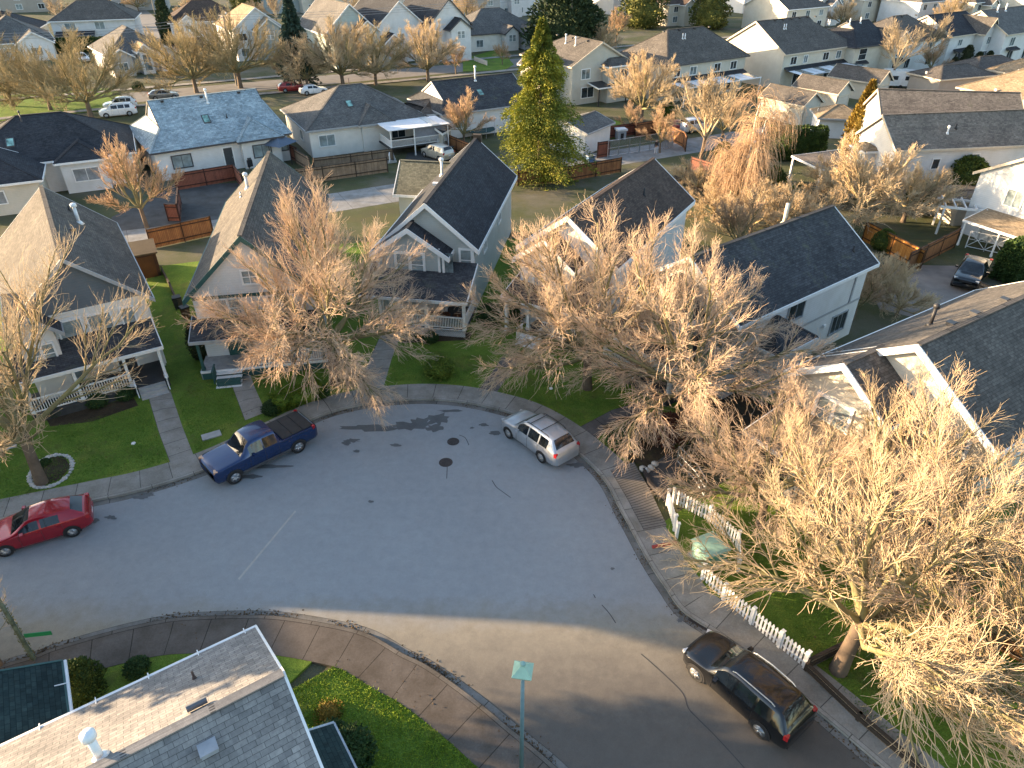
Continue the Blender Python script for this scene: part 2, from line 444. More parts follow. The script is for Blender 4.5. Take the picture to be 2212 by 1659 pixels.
        fb.build('fascia', fascia or s.trim, o); return o
    def post(s, x, y, z0, z1, w=.16, mat=None):
        m = MB(); m.box((x, y, (z0 + z1) / 2), (w, w, z1 - z0)); m.box((x, y, z0 + .12), (w * 1.35, w * 1.35, .2)); m.box((x, y, z1 - .1), (w * 1.3, w * 1.3, .12))
        m.build('porch_post', mat or s.trim, s.e)
    def railing(s, p, q, z, h=.95, mat=None, gap=.13, name='railing'):
        m = MB(); p = np.array(p, float); q = np.array(q, float); L = np.linalg.norm(q - p); n = max(2, int(L / gap))
        a = (p[0], p[1], z); b = (q[0], q[1], z)
        m.beam((p[0], p[1], z + h), (q[0], q[1], z + h), .09, .07); m.beam((p[0], p[1], z + .14), (q[0], q[1], z + .14), .06, .06)
        for i in range(n):
            c = p + (q - p) * (i + .5) / n; m.box((c[0], c[1], z + h / 2 + .06), (.04, .04, h - .16))
        m.build(name, mat or s.trim, s.e)
    def steps(s, x, y, w, n, rise=.18, run=.28, face='y-', mat=None, z0=0.0):
        for i in range(n):
            m = MB(); k = n - i; d = run * (i + .5)
            h = rise * k
            if face == 'y-': m.box((x, y - d, h / 2 + z0), (w, run, h))
            elif face == 'x-': m.box((x - d, y, h / 2 + z0), (run, w, h))
            elif face == 'x+': m.box((x + d, y, h / 2 + z0), (run, w, h))
            m.build('step', mat or CONC_STEP, s.e)
    def lattice(s, x0, x1, y, z0, z1, mat=None):
        m = MB(); h = z1 - z0; n = int((x1 - x0) / .14)
        for i in range(-int(h / .14), n + 1):
            for sg in (1, -1):
                a = x0 + i * .14; b = a + h
                lo, hi_ = max(a, x0), min(b, x1)
                if hi_ - lo < .03: continue
                za, zb = z0 + (lo - a), z0 + (hi_ - a)
                if sg < 0: za, zb = z1 - (lo - a), z1 - (hi_ - a)
                m.beam((lo, y - .004 * sg, za), (hi_, y - .004 * sg, zb), .012, .035)
        m.build('lattice', mat or s.trim, s.e)
        self_b = MB(); self_b.box(((x0 + x1) / 2, y + .12, (z0 + z1) / 2), (x1 - x0, .04, h)); self_b.build('porch_skirt', FASC_GREY, s.e)
# ---------------------------------------------------------------- plants
def tubes(P, Rd, sides=3):
    """P (N,n,3), Rd (N,n) -> verts, quads"""
    Nn, n, _ = P.shape
    T = np.gradient(P, axis=1); T /= np.linalg.norm(T, axis=2, keepdims=True) + 1e-9
    a = np.where(np.abs(T[:, :1, 2:3]) < .9, np.array([0, 0, 1.0]), np.array([1.0, 0, 0]))
    a = np.broadcast_to(a, T.shape)
    X = np.cross(T, a); X /= np.linalg.norm(X, axis=2, keepdims=True) + 1e-9; Y = np.cross(T, X)
    w = 2 * np.pi * np.arange(sides) / sides
    V = P[:, :, None, :] + Rd[:, :, None, None] * (np.cos(w)[None, None, :, None] * X[:, :, None, :] + np.sin(w)[None, None, :, None] * Y[:, :, None, :])
    V = V.reshape(-1, 3)
    b = np.arange(Nn)[:, None, None] * n * sides; i = np.arange(n - 1)[None, :, None] * sides; k = np.arange(sides)[None, None, :]; k2 = (k + 1) % sides
    F = np.stack([b + i + k, b + i + k2, b + i + sides + k2, b + i + sides + k], -1).reshape(-1, 4)
    return V, F

def spawn(rng, P, Rd, k, tr, ang, Lf, n, up=.0, wander=.15, rr=.55, rmin=.01, tip=.5, droop=0.0, out=0.0, centre=None, hz=None):
    """k children per parent branch, vectorised"""
    Nn, m, _ = P.shape
    par = np.repeat(np.arange(Nn), k); M = len(par)
    t = (np.tile(np.arange(k), Nn) + rng.random(M)) / k; t = tr[0] + (tr[1] - tr[0]) * t
    x = t * (m - 1); i = np.minimum(x.astype(int), m - 2); f = (x - i)[:, None]
    base = P[par, i] * (1 - f) + P[par, i + 1] * f; r0 = (Rd[par, i] * (1 - f[:, 0]) + Rd[par, i + 1] * f[:, 0])
    tan = P[par, i + 1] - P[par, i]; tan /= np.linalg.norm(tan, axis=1, keepdims=True) + 1e-9
    rv = rng.normal(size=(M, 3)); rv -= (rv * tan).sum(1, keepdims=True) * tan; rv /= np.linalg.norm(rv, axis=1, keepdims=True) + 1e-9
    if out and centre is not None:
        o = base - centre; o /= np.linalg.norm(o, axis=1, keepdims=True) + 1e-9; rv = rv + out * o; rv /= np.linalg.norm(rv, axis=1, keepdims=True) + 1e-9
    A = rng.uniform(ang[0], ang[1], M)[:, None]
    d = np.cos(A) * tan + np.sin(A) * rv
    plen = np.linalg.norm(np.diff(P, axis=1), axis=2).sum(1)[par]
    L = Lf(plen, t, rng.random(M))
    pts = [base]; seg = (L / (n - 1))[:, None]
    lift = np.ones(M) if hz is None else np.clip((base[:, 2] - hz) / (hz * .9), -1.1, 1.0)
    for j in range(n - 1):
        d = d + wander * rng.normal(size=(M, 3)) + np.stack([0 * lift, 0 * lift, up * lift - droop * (j / (n - 1))], 1)
        d /= np.linalg.norm(d, axis=1, keepdims=True) + 1e-9
        pts.append(pts[-1] + d * seg)
    Q = np.stack(pts, 1); r0 = np.maximum(r0 * rr, rmin)
    tap = 1 - (1 - tip) * np.linspace(0, 1, n)
    return Q, np.maximum(r0[:, None] * tap[None], rmin * .7)

BARK = {}
def bark(kind):
    if kind in BARK: return BARK[kind]
    cols = {'trunk': [(.3, (.10, .075, .055)), (.55, (.17, .125, .09)), (.75, (.20, .19, .06))],
            'moss': [(.3, (.12, .10, .06)), (.5, (.20, .175, .09)), (.75, (.25, .23, .095))],
            'twig_pink': [(.3, (.43, .30, .205)), (.5, (.58, .43, .305)), (.75, (.60, .49, .34))],
            'twig_peach': [(.3, (.42, .295, .20)), (.5, (.58, .43, .30)), (.75, (.58, .48, .33))],
            'twig_tan': [(.3, (.38, .285, .18)), (.5, (.53, .405, .26)), (.75, (.56, .46, .29))],
            'twig_grey': [(.3, (.22, .18, .13)), (.5, (.32, .26, .18)), (.75, (.38, .31, .2))],
            'twig_orange': [(.3, (.36, .235, .145)), (.5, (.47, .32, .20)), (.75, (.52, .38, .24))],
            'twig_olive': [(.3, (.22, .18, .095)), (.5, (.34, .27, .15)), (.75, (.42, .35, .2))],
            'birch': [(.3, (.45, .42, .38)), (.5, (.6, .57, .52)), (.62, (.18, .15, .12))]}[kind]
    m, nt, bs = new_mat('bark_' + kind); f = noise(nt, 1.3 if kind != 'birch' else 5, 6, .7)
    nt.links.new(ramp(nt, f, cols), bs.inputs['Base Color']); bs.inputs['Roughness'].default_value = .85; bs.inputs['Specular IOR Level'].default_value = .2
    BARK[kind] = m; return m

def bare_tree_data(seed, H, Rr, trunk_h=1.9, limbs=8, r0=.17, n2=9, n3=9, n4=5, spread=(.35, 1.25), twig='twig_pink', twr=.0085, limb='moss', sub=.46, upl=.16, droop4=.0, rm2=.017, hz=None):
    rng = np.random.default_rng(seed)
    lean = rng.normal(size=2) * .05
    tp = np.array([[lean[0] * z, lean[1] * z, z] for z in np.linspace(-.1, trunk_h, 4)])[None]
    tr = np.array([[r0 * 1.35, r0 * 1.05, r0 * .95, r0 * .95]])
    # limbs fan out from the top of the trunk
    L1, R1 = [], []; n = 7
    for i in range(limbs):
        az = 2 * math.pi * (i * .381966 * 1.0 + rng.random() * .06) ; inc = spread[0] * .35 if i == 0 else spread[0] + (spread[1] - spread[0]) * ((i + rng.random() * .6) / limbs)
        d = np.array([math.sin(inc) * math.cos(az), math.sin(inc) * math.sin(az), math.cos(inc)])
        reach = 1.0 / math.sqrt((d[2] / max(H - trunk_h, .5)) ** 2 + ((1 - d[2] ** 2) / Rr ** 2)); L = reach * rng.uniform(.72, .88)
        p = np.array([lean[0] * trunk_h, lean[1] * trunk_h, trunk_h * rng.uniform(.86, 1.0)]); pts = [p]; dd = d.copy()
        for j in range(n - 1):
            dd = dd + rng.normal(size=3) * .11 + np.array([0, 0, (upl * (1 if inc < 1.2 else .6)) if hz is None else upl * (1.15 - 1.1 * inc)]) * (j / n); dd /= np.linalg.norm(dd)
            pts.append(pts[-1] + dd * L / (n - 1))
        L1.append(pts); R1.append(np.linspace(r0 * rng.uniform(.5, .62), .03, n))
    P1, R1 = np.array(L1), np.array(R1); C = np.array([0, 0, trunk_h + .1])
    P2, R2 = spawn(rng, P1, R1, n2, (.22, 1.0), (.45, .95), lambda pl, t, u: pl * sub * (1.12 - .62 * t) * (.75 + .5 * u), 6, up=.06, wander=.14, rr=.55, rmin=rm2, out=.55, centre=C, hz=hz)
    P3, R3 = spawn(rng, P2, R2, n3, (.12, 1.0), (.4, .95), lambda pl, t, u: np.maximum(pl * .5 * (1.1 - .5 * t) * (.6 + .8 * u), .35), 5, up=.10, wander=.15, rr=.6, rmin=max(.0075, twr * 1.3), out=.45, centre=C, hz=hz)
    P4, R4 = spawn(rng, P3, R3, n4, (.1, 1.0), (.35, .85), lambda pl, t, u: np.maximum(pl * .55 * (.5 + .9 * u), .22), 4, up=.13 - droop4, wander=.17, rr=.7, rmin=twr, out=.3, centre=C, hz=hz)
    Va, Fa = tubes(tp, tr, 10); Vb, Fb = tubes(P1, R1, 6)
    Vc, Fc = tubes(P2, R2, 4); Vd, Fd = tubes(P3, R3, 3); Ve, Fe = tubes(P4, R4, 3)
    trunk = np_mesh('trunk', np.vstack([Va, Vb]), np.vstack([Fa, Fb + len(Va)]), [bark('trunk'), bark(limb)], True)
    mi = np.zeros(len(Fa) + len(Fb), np.int32); mi[len(Fa):] = 1; trunk.polygons.foreach_set('material_index', mi)
    crown = np_mesh('crown', np.vstack([Vc, Vd, Ve]), np.vstack([Fc, Fd + len(Vc), Fe + len(Vc) + len(Vd)]), [bark(limb), bark(twig)], False)
    mi = np.ones(len(Fc) + len(Fd) + len(Fe), np.int32); mi[:len(Fc)] = 0; crown.polygons.foreach_set('material_index', mi)
    return trunk, crown

def plant(data, name, label, cat, x, y, rz=0.0, s=1.0, group=None, z=0.0, sz=None):
    e = empty(name, label, cat, (x, y, z), rz, group); e.scale = (s, s, sz or s)
    put(e, 'trunk', data[0], (0, 0, 0)); put(e, 'crown', data[1], (0, 0, 0)); return e

def leaf_cloud(rng, P, D, size, flat_=.55):
    """a leaf blade (rhombus) at each P along D"""
    n = len(P); D = D / (np.linalg.norm(D, axis=1, keepdims=True) + 1e-9)
    rv = rng.normal(size=(n, 3)); S = np.cross(D, rv); S /= np.linalg.norm(S, axis=1, keepdims=True) + 1e-9
    sz = size * rng.uniform(.6, 1.4, n)[:, None]
    V = np.stack([P, P + D * sz * .5 + S * sz * flat_ * .5, P + D * sz, P + D * sz * .5 - S * sz * flat_ * .5], 1).reshape(-1, 3)
    F = np.arange(n * 4).reshape(-1, 4); return V, F

def conifer_data(seed, H, Rb, mat, nb=420, per=26, leaf=.32, droop=.35, base=.6, point=1.0, tmat=None, trunk_r=.25, irr=.25, fl=.5):
    rng = np.random.default_rng(seed)
    t = np.sort(rng.random(nb) ** .85); z = base + (H - base) * t
    lump = 1 + irr * np.sin(t * 23 + rng.random() * 6) * .5 + irr * rng.normal(size=nb) * .6
    Rz = Rb * ((1 - t) ** point) * np.clip(lump, .45, 1.5) * np.minimum(1, .55 + 3 * t) + .12
    az = rng.random(nb) * 2 * np.pi
    rise = .25 + .3 * t
    k = rng.random((nb, per)) ** .6
    rad = Rz[:, None] * k
    zz = z[:, None] + rise[:, None] * rad * .4 - droop * rad * k + rng.normal(size=(nb, per)) * .10 * Rb * .35
    aa = az[:, None] + rng.normal(size=(nb, per)) * .18 / (k + .25)
    P = np.stack([rad * np.cos(aa), rad * np.sin(aa), np.clip(zz, .05, None)], -1).reshape(-1, 3)
    D = np.stack([np.cos(aa), np.sin(aa), .35 - droop * 1.6 * k], -1).reshape(-1, 3) + rng.normal(size=(nb * per, 3)) * .32
    V, F = leaf_cloud(rng, P, D, leaf, fl)
    crown = np_mesh('crown', V, F, mat)
    m = MB(); m.tube([(0, 0, -.1), (0, 0, H * .5), (0, 0, H * .97)], [trunk_r, trunk_r * .6, .03], 8); 
    return m.mesh('trunk', tmat or bark('trunk')), crown

def column_data(seed, H, Rb, mat, n=2600, leaf=.16, tmat=None, up=1.0, taper=.6, lumps=5, lump=.18):
    """upright cedar / hedge plant / shrub: leaf blades through a lumpy egg"""
    rng = np.random.default_rng(seed)
    ph = rng.random(lumps) * 6.28; fr = rng.integers(2, 6, lumps); fz = rng.uniform(2, 7, lumps)
    t = rng.random(n); az = rng.random(n) * 6.283
    prof = np.sin(np.clip(t * (1 - .06) + .06, 0, 1) * np.pi) ** .45 * (1 - t * taper) / (1 - .35 * taper)
    lum = 1 + lump * sum(np.sin(fr[i] * az + ph[i] + fz[i] * t * 3) for i in range(lumps)) / math.sqrt(lumps)
    k = rng.random(n) ** .3
    r = Rb * prof * lum * k
    P = np.stack([r * np.cos(az), r * np.sin(az), .03 + t * H * .95], 1)
    D = np.stack([np.cos(az) * .9, np.sin(az) * .9, np.full(n, up)], 1) + rng.normal(size=(n, 3)) * .5
    V, F = leaf_cloud(rng, P, D, leaf)
    # dim core so that the wall behind does not shine through
    core = MB(); core.lathe([(.02, .05)] + [(Rb * .72 * (math.sin(min(1, q * .94 + .06) * math.pi) ** .45) * (1 - q * taper) / (1 - .35 * taper), .05 + q * H * .9) for q in (.04, .2, .4, .6, .8, .93)] + [(.02, H * .93)], (0, 0, 0), 14)
    cv = np.array(core.v); cf = np.array([f for f in core.f if len(f) == 4])
    return np_mesh('crown', np.vstack([V, cv]), np.vstack([F, cf + len(V)]), mat)

def shrub(data, name, label, cat, x, y, s=1.0, rz=0.0, group=None, sz=None, sx=None):
    e = empty(name, label, cat, (x, y, 0), rz, group); e.scale = (sx or s, s, sz or s)
    put(e, 'crown', data, (0, 0, 0))
    m = MB()
    for k in range(3): m.tube([(0, 0, -.05), (.1 * math.cos(k * 2.1), .1 * math.sin(k * 2.1), .5)], [.04, .025], 6)
    m.build('trunk', bark('trunk'), e); return e

def hedge_mesh(seed, L, W, H, mat, dens=220, leaf=.13, bumps=.12):
    rng = np.random.default_rng(seed); area = 2 * (L + W) * H + L * W; n = int(dens * area)
    P = []; D = []
    a = rng.random(n) * area
    for q in a:
        u, v = rng.random(), rng.random()
        if q < L * W: P.append((L * (u - .5), W * (v - .5), H)); D.append((0, 0, 1))
        elif q < L * W + 2 * L * H: s = 1 if u > .5 else -1; P.append((L * (rng.random() - .5), s * W / 2, H * v)); D.append((0, s, .5))
        else: s = 1 if u > .5 else -1; P.append((s * L / 2, W * (rng.random() - .5), H * v)); D.append((s, 0, .5))
    P = np.array(P); D = np.array(D, float)
    b = bumps * (np.sin(P[:, 0] * 3.1 + seed) + np.sin(P[:, 1] * 4.3 + 1) + np.sin(P[:, 2] * 3.7 + 2) + .6 * np.sin(P[:, 0] * 7.7)) / 2
    P = P + D * b[:, None] - D * .1; rd = np.clip((P[:, 2] - H * .7) / (H * .3), 0, 1); P[:, 1] *= 1 - .2 * rd; P[:, 0] *= 1 - .06 * rd
    V, F = leaf_cloud(rng, P, D + rng.normal(size=P.shape) * .6, leaf, .7)
    m = MB(); m.box((0, 0, H * .44), (L * .9, W * .78, H * .86)); cv = np.array(m.v); cf = np.array(m.f)
    return np_mesh('foliage', np.vstack([V, cv]), np.vstack([F, cf + len(V)]), mat)

def inside(poly, x, y):
    c = np.zeros(len(x), bool); n = len(poly)
    for i in range(n):
        x1, y1 = poly[i][0], poly[i][1]; x2, y2 = poly[(i + 1) % n][0], poly[(i + 1) % n][1]
        q = ((y1 > y) != (y2 > y)) & (x < (x2 - x1) * (y - y1) / (y2 - y1 + 1e-12) + x1); c ^= q
    return c

def grass_blades(seed, poly, dens, h, z, mat, name='grass_blades'):
    rng = np.random.default_rng(seed); q = np.array([p[:2] for p in poly]); lo, hi = q.min(0), q.max(0)
    n = int(dens * (hi[0] - lo[0]) * (hi[1] - lo[1])); x = rng.uniform(lo[0], hi[0], n); y = rng.uniform(lo[1], hi[1], n)
    k = inside(poly, x, y); x, y = x[k], y[k]; n = len(x)
    hh = h * (.5 + rng.random(n)) * (1 + .35 * np.sin(x * 2.3 + 1) * np.sin(y * 2.9)); a = rng.random(n) * 6.283; w = .012 + .014 * rng.random(n)
    ln = rng.normal(size=(n, 2)) * hh[:, None] * .55
    b = np.stack([x, y, np.full(n, z - .005)], 1); s = np.stack([np.cos(a) * w, np.sin(a) * w, np.zeros(n)], 1)
    V = np.stack([b - s, b + s, b + np.stack([ln[:, 0], ln[:, 1], hh], 1)], 1).reshape(-1, 3)
    o = bpy.data.objects.new(name, np_mesh(name, V, np.arange(3 * n).reshape(-1, 3), mat)); link(o); tag(o, kind='stuff'); return o
# ---------------------------------------------------------------- vehicles (x forward, y left)
CAR_GLASS = glass('car_glass', (.012, .016, .02), .04)
TYRE = flat('tyre', (.018, .018, .019), .85, .2, 8)
RIM = flat('alloy_rim', (.5, .51, .53), .35, .12, 9, .75)
LAMP_W = flat('headlamp', (.62, .63, .64), .12, .15, 6, .2, .8)
LAMP_A = flat('headlamp_amber', (.6, .33, .18), .15, .15, 6, .1, .8)
LAMP_R = flat('tail_lamp', (.36, .012, .015), .15, .2, 6, 0, .8)
PLATE = flat('plate', (.6, .62, .66), .5, .1)

SUV_K = [(0.0, .46, .62, .68, .46, .52, .40), (.012, .36, .70, .78, .62, .69, .54), (.035, .28, .77, .86, .75, .81, .66), (.10, .24, .88, .97, .80, .885, .72), (.25, .24, .98, 1.07, .82, .90, .78),
         (.415, .24, 1.0, 1.62, .82, .90, .60), (.60, .24, 1.01, 1.69, .82, .90, .625), (.86, .24, 1.04, 1.62, .82, .89, .60), (.955, .30, 1.06, 1.16, .80, .875, .74), (.985, .36, .98, 1.02, .78, .84, .72), (1.0, .46, .74, .78, .66, .74, .6)]
HATCH_K = [(0.0, .42, .54, .59, .44, .5, .4), (.012, .32, .6, .67, .6, .67, .52), (.03, .26, .66, .74, .74, .79, .6), (.12, .2, .78, .86, .80, .875, .7), (.27, .2, .90, .98, .82, .885, .76),
           (.47, .2, .93, 1.41, .82, .885, .56), (.62, .2, .95, 1.45, .82, .885, .585), (.82, .22, .98, 1.36, .82, .88, .56), (.94, .3, 1.0, 1.07, .78, .85, .7), (.975, .36, .93, .98, .76, .82, .66), (1.0, .42, .7, .75, .64, .7, .55)]
TRUCK_K = [(0.0, .52, .98, 1.02, .74, .84, .7), (.018, .42, 1.08, 1.12, .9, .95, .8), (.10, .38, 1.13, 1.19, .93, 1.0, .86), (.255, .38, 1.17, 1.26, .93, 1.0, .86),
           (.375, .38, 1.18, 1.86, .93, 1.0, .70), (.50, .38, 1.19, 1.92, .93, 1.0, .73), (.605, .38, 1.2, 1.87, .93, 1.0, .71), (.632, .38, 1.2, 1.27, .93, 1.0, .9), (.645, .38, 1.2, 1.22, .93, 1.0, .95), (.975, .44, 1.2, 1.22, .93, 1.0, .95), (1.0, .5, 1.18, 1.2, .9, .96, .9)]
VAN_K = [(0.0, .44, .7, .75, .55, .62, .5), (.03, .28, .82, .9, .78, .84, .66), (.10, .22, .96, 1.03, .84, .9, .76), (.19, .22, 1.04, 1.12, .86, .92, .8),
         (.36, .22, 1.08, 1.68, .86, .92, .64), (.6, .22, 1.1, 1.74, .86, .92, .66), (.9, .24, 1.1, 1.66, .86, .92, .63), (.965, .3, 1.1, 1.2, .84, .9, .78), (.99, .36, 1.0, 1.04, .8, .87, .74), (1.0, .46, .78, .82, .7, .78, .64)]

def pchip(xs, ys, x):
    xs, ys = np.array(xs), np.array(ys); h = np.diff(xs); d = np.diff(ys) / h; m = np.zeros(len(xs))
    m[0], m[-1] = d[0], d[-1]
    for i in range(1, len(xs) - 1):
        if d[i - 1] * d[i] > 0:
            w1, w2 = 2 * h[i] + h[i - 1], h[i] + 2 * h[i - 1]; m[i] = (w1 + w2) / (w1 / d[i - 1] + w2 / d[i])
    i = np.clip(np.searchsorted(xs, x) - 1, 0, len(xs) - 2); t = (x - xs[i]) / h[i]
    return (2 * t**3 - 3 * t**2 + 1) * ys[i] + (t**3 - 2 * t**2 + t) * h[i] * m[i] + (-2 * t**3 + 3 * t**2) * ys[i + 1] + (t**3 - t**2) * h[i] * m[i + 1]

def wheel_meshes(Rw, w, spokes=5):
    key = ('wheel', Rw, w, spokes)
    if key in _wm: return _wm[key]
    t = MB(); t.lathe([(Rw * .66, -w / 2), (Rw * .93, -w / 2), (Rw, -w / 2 + .03), (Rw, w / 2 - .03), (Rw * .93, w / 2), (Rw * .66, w / 2), (Rw * .64, w / 2 - .04)], (0, 0, 0), 28, 'y')
    r = MB(); r.lathe([(Rw * .66, w / 2 - .005), (Rw * .60, w / 2 - .01), (Rw * .58, w / 2 - .06)], (0, 0, 0), 28, 'y')
    for k in range(spokes):
        a = 2 * math.pi * k / spokes; c = Rw * .33
        for q in (-.09, .09):
            m = np.array([math.cos(a + q), 0, math.sin(a + q)])
            r.tube([m * Rw * .1 + np.array([0, w / 2 - .02, 0]), m * Rw * .62 + np.array([0, w / 2 - .02, 0])], [Rw * .075, Rw * .05], 6)
    r.lathe([(.0, w / 2), (Rw * .13, w / 2 - .005), (Rw * .16, w / 2 - .04)], (0, 0, 0), 12, 'y')
    d = MB(); d.lathe([(.0, w / 2 - .07), (Rw * .6, w / 2 - .07)], (0, 0, 0), 24, 'y')
    _wm[key] = (t.mesh('tyre', TYRE, False), r.mesh('rim', RIM, True), d.mesh('brake', BLACK)); return _wm[key]

def car(name, label, cat, x, y, hd, K, L, W, H, body, side=((.335, .50), (.52, .68), (.70, .83)), ws=(.262, .405), rw=(.872, .945), wheels=(.175, .765), Rw=.34, lamp=None, group=None, z=.005, rails=False, cover=False, cross=False, dark_sill=None, spokes=5):
    """hd: heading of the nose, clockwise from straight away"""
    e = empty(name, label, cat, (x, y, z), -R(hd) + math.pi / 2, group)
    K = np.array(K, float); sx = K[:, 0]; kw = W / (2 * K[:, 5].max()); kz = H / K[:, 3].max()
    cuts = sorted(set([0, 1] + list(sx) + [q for p in side for q in p] + list(ws) + list(rw)))
    xs = []
    for a, b in zip(cuts[:-1], cuts[1:]):
        n = max(1, int((b - a) / .03)); xs += [a + (b - a) * i / n for i in range(n)]
    xs.append(1.0); xs = np.array(xs)
    c = [pchip(sx, K[:, i], xs) for i in range(1, 7)]
    zb, zs, zt = [q * kz for q in c[:3]]; wb, wS, wt = [q * kw for q in c[3:]]
    X = L / 2 - xs * L
    def ring(i):
        A = np.array([wS[i] * .985, zs[i]]); B = np.array([wt[i], zt[i] - .055 * min(1, (zt[i] - zs[i]) / .2)])
        lp = lambda t: tuple(A + (B - A) * t + np.array([.035 * math.sin(math.pi * t), 0]))
        h = zs[i] - zb[i]
        return [(0, zb[i]), (wb[i], zb[i]), (wS[i] * .985, zb[i] + .18 * h), (wS[i] * 1.0, zb[i] + .62 * h), (wS[i] * .995, zb[i] + .86 * h), tuple(A), lp(.10), lp(.86), tuple(B), (wt[i] * .86, zt[i] - .015), (wt[i] * .45, zt[i]), (0, zt[i] + .008)]
    Rg = [ring(i) for i in range(len(xs))]; nr = 12
    parts = {'body': MB(), 'windscreen': MB(), 'rear_window': MB()}
    def where(i, k):
        a = (xs[i] + xs[i + 1]) / 2
        if k == 6:
            for j, (p, q) in enumerate(side):
                if p < a < q: return ('side_window', j)
        if k in (9, 10):
            if ws[0] < a < ws[1]: return 'windscreen'
            if rw[0] < a < rw[1]: return 'rear_window'
        return 'body'
    vid = {}
    def vert(mb, key, i, k, sg):
        q = (key, i, k, sg if 0 < k < 11 else 1)
        if q not in vid: vid[q] = len(mb.v); mb.v.append((X[i], sg * Rg[i][k][0], Rg[i][k][1]))
        return vid[q]
    for i in range(len(xs) - 1):
        for k in range(nr - 1):
            wq = where(i, k)
            for sg in (1, -1):
                key = wq if wq != 'body' and isinstance(wq, str) else ((wq + (sg,)) if isinstance(wq, tuple) else 'body')
                mb = parts.setdefault(key, MB())
                f = [vert(mb, key, i, k, sg), vert(mb, key, i + 1, k, sg), vert(mb, key, i + 1, k + 1, sg), vert(mb, key, i, k + 1, sg)]
                mb.f.append(tuple(f if sg < 0 else f[::-1]))
    for i in (0, len(xs) - 1):
        mb = parts['body']; idx = [vert(mb, 'body', i, k, 1) for k in range(12)] + [vert(mb, 'body', i, k, -1) for k in range(10, 0, -1)]
        mb.f.append(tuple(idx))
    for key, mb in parts.items():
        if not mb.f: continue
        nm = key if isinstance(key, str) else 'side_window'
        mb.build(nm, body if nm == 'body' else CAR_GLASS, e, True)
    at = lambda f, arr: float(np.interp(f, xs, arr))
    xw = lambda f: L / 2 - f * L
    # dark arches and sills
    for f in wheels:
        for sg in (1, -1):
            hwid = at(f, wS) * 1.0; m = MB(); n = 14; r1 = Rw * 1.17
            pts = [(xw(f) + r1 * math.cos(math.pi * k / n), sg * (hwid + .006), Rw + r1 * math.sin(math.pi * k / n)) for k in range(n + 1)]
            pts += [(xw(f) - r1, sg * (hwid + .006), zb.min() + .02), (xw(f) + r1, sg * (hwid + .006), zb.min() + .02)]
            m.poly(pts); m.build('wheel_arch', BLACK, e)
            t, r, d = wheel_meshes(Rw, .22, spokes)
            we = bpy.data.objects.new('wheel', t); link(we, e); we.location = (xw(f), sg * (hwid - .09), Rw); we.rotation_euler = (0, 0.35 + f, 0 if sg > 0 else math.pi)
            put(we, 'rim', r, (0, 0, 0)); put(we, 'brake_disc', d, (0, 0, 0))
    if dark_sill:
        for sg in (1, -1):
            m = MB(); a, b = wheels; m.box((xw((a + b) / 2), sg * (at(.5, wS) * .985), zb.min() + .09), ((b - a) * L - 2.3 * Rw, .05, .14)); m.build('sill', dark_sill, e)
    # lamps, grille, plates, mirrors, handles
    for sg in (1, -1):
        f = .03; m = MB(); m.box((xw(f), sg * at(f, wS) * .80, at(f, zs) - .03), (.2, at(f, wS) * .30, .13 * kz), sg * -.42); m.build('headlight', lamp or LAMP_W, e)
        f = .968; m = MB(); m.box((xw(f), sg * at(f, wS) * .90, at(f, zs) - .03), (.16, at(f, wS) * .2, .2 * kz), sg * .25); m.build('tail_light', LAMP_R, e)
        m = MB(); f = side[0][0] + .03; m.box((xw(f), sg * (at(f, wS) + .10), at(f, zs) + .08), (.14, .2, .13), sg * .15); m.build('mirror', body, e)
        for a, b in side[:2]:
            m = MB(); f = b - .02; m.box((xw(f), sg * (at(f, wS) + .01), at(f, zs) - .10), (.17, .03, .03)); m.build('door_handle', body, e)
        for a in (side[0][0] - .01, side[0][1] + .01, side[1][1] + .01):
            m = MB(); m.box((xw(a), sg * at(a, wS) * 1.0, (at(a, zb) + at(a, zs)) / 2 + .04), (.012, .012, (at(a, zs) - at(a, zb)) * .8)); m.build('door_seam', BLACK, e)
    m = MB(); f = .008; m.box((xw(f) , 0, at(f, zs) - .10 * kz), (.1, at(f, wS) * 1.0, .16 * kz)); m.build('grille', BLACK, e)
    m = MB(); f = .02; m.box((xw(.012), 0, at(.02, zb) + .14), (.14, at(f, wS) * 1.5, .12)); m.build('bumper', BLACK if dark_sill else body, e)
    m = MB(); f = .99; m.box((xw(f) - .03, 0, at(f, zs) - .2 * kz), (.03, .42, .15)); m.build('licence_plate', PLATE, e)
    m = MB(); m.box((xw(.985), 0, at(.985, zb) + .1), (.14, at(.985, wS) * 1.75, .14)); m.build('bumper', BLACK if dark_sill else body, e)
    if rails:
        for sg in (1, -1):
            m = MB(); pts = [(xw(f), sg * at(f, wt) * .97, at(f, zt) + (.055 if 0 < i < 4 else .0)) for i, f in enumerate((.44, .47, .6, .78, .81))]; m.tube(pts, .022, 6); m.build('roof_rail', rails, e)
    if cross:
        for f in (.5, .68):
            m = MB(); m.tube([(xw(f), -at(f, wt), at(f, zt) + .06), (xw(f), at(f, wt), at(f, zt) + .06)], .022, 6); m.build('roof_bar', BLACK, e)
    if cover:
        m = MB(); a, b = .66, .975
        for k in range(3):
            p, q = a + (b - a) * k / 3 + .003, a + (b - a) * (k + 1) / 3 - .003
            m.box((xw((p + q) / 2), 0, at(.8, zt) + .025), ((q - p) * L, at(.8, wt) * 1.86, .05))
        m.build('bed_cover', flat('bed_cover', (.028, .03, .032), .55, .25, 5), e)
    return e
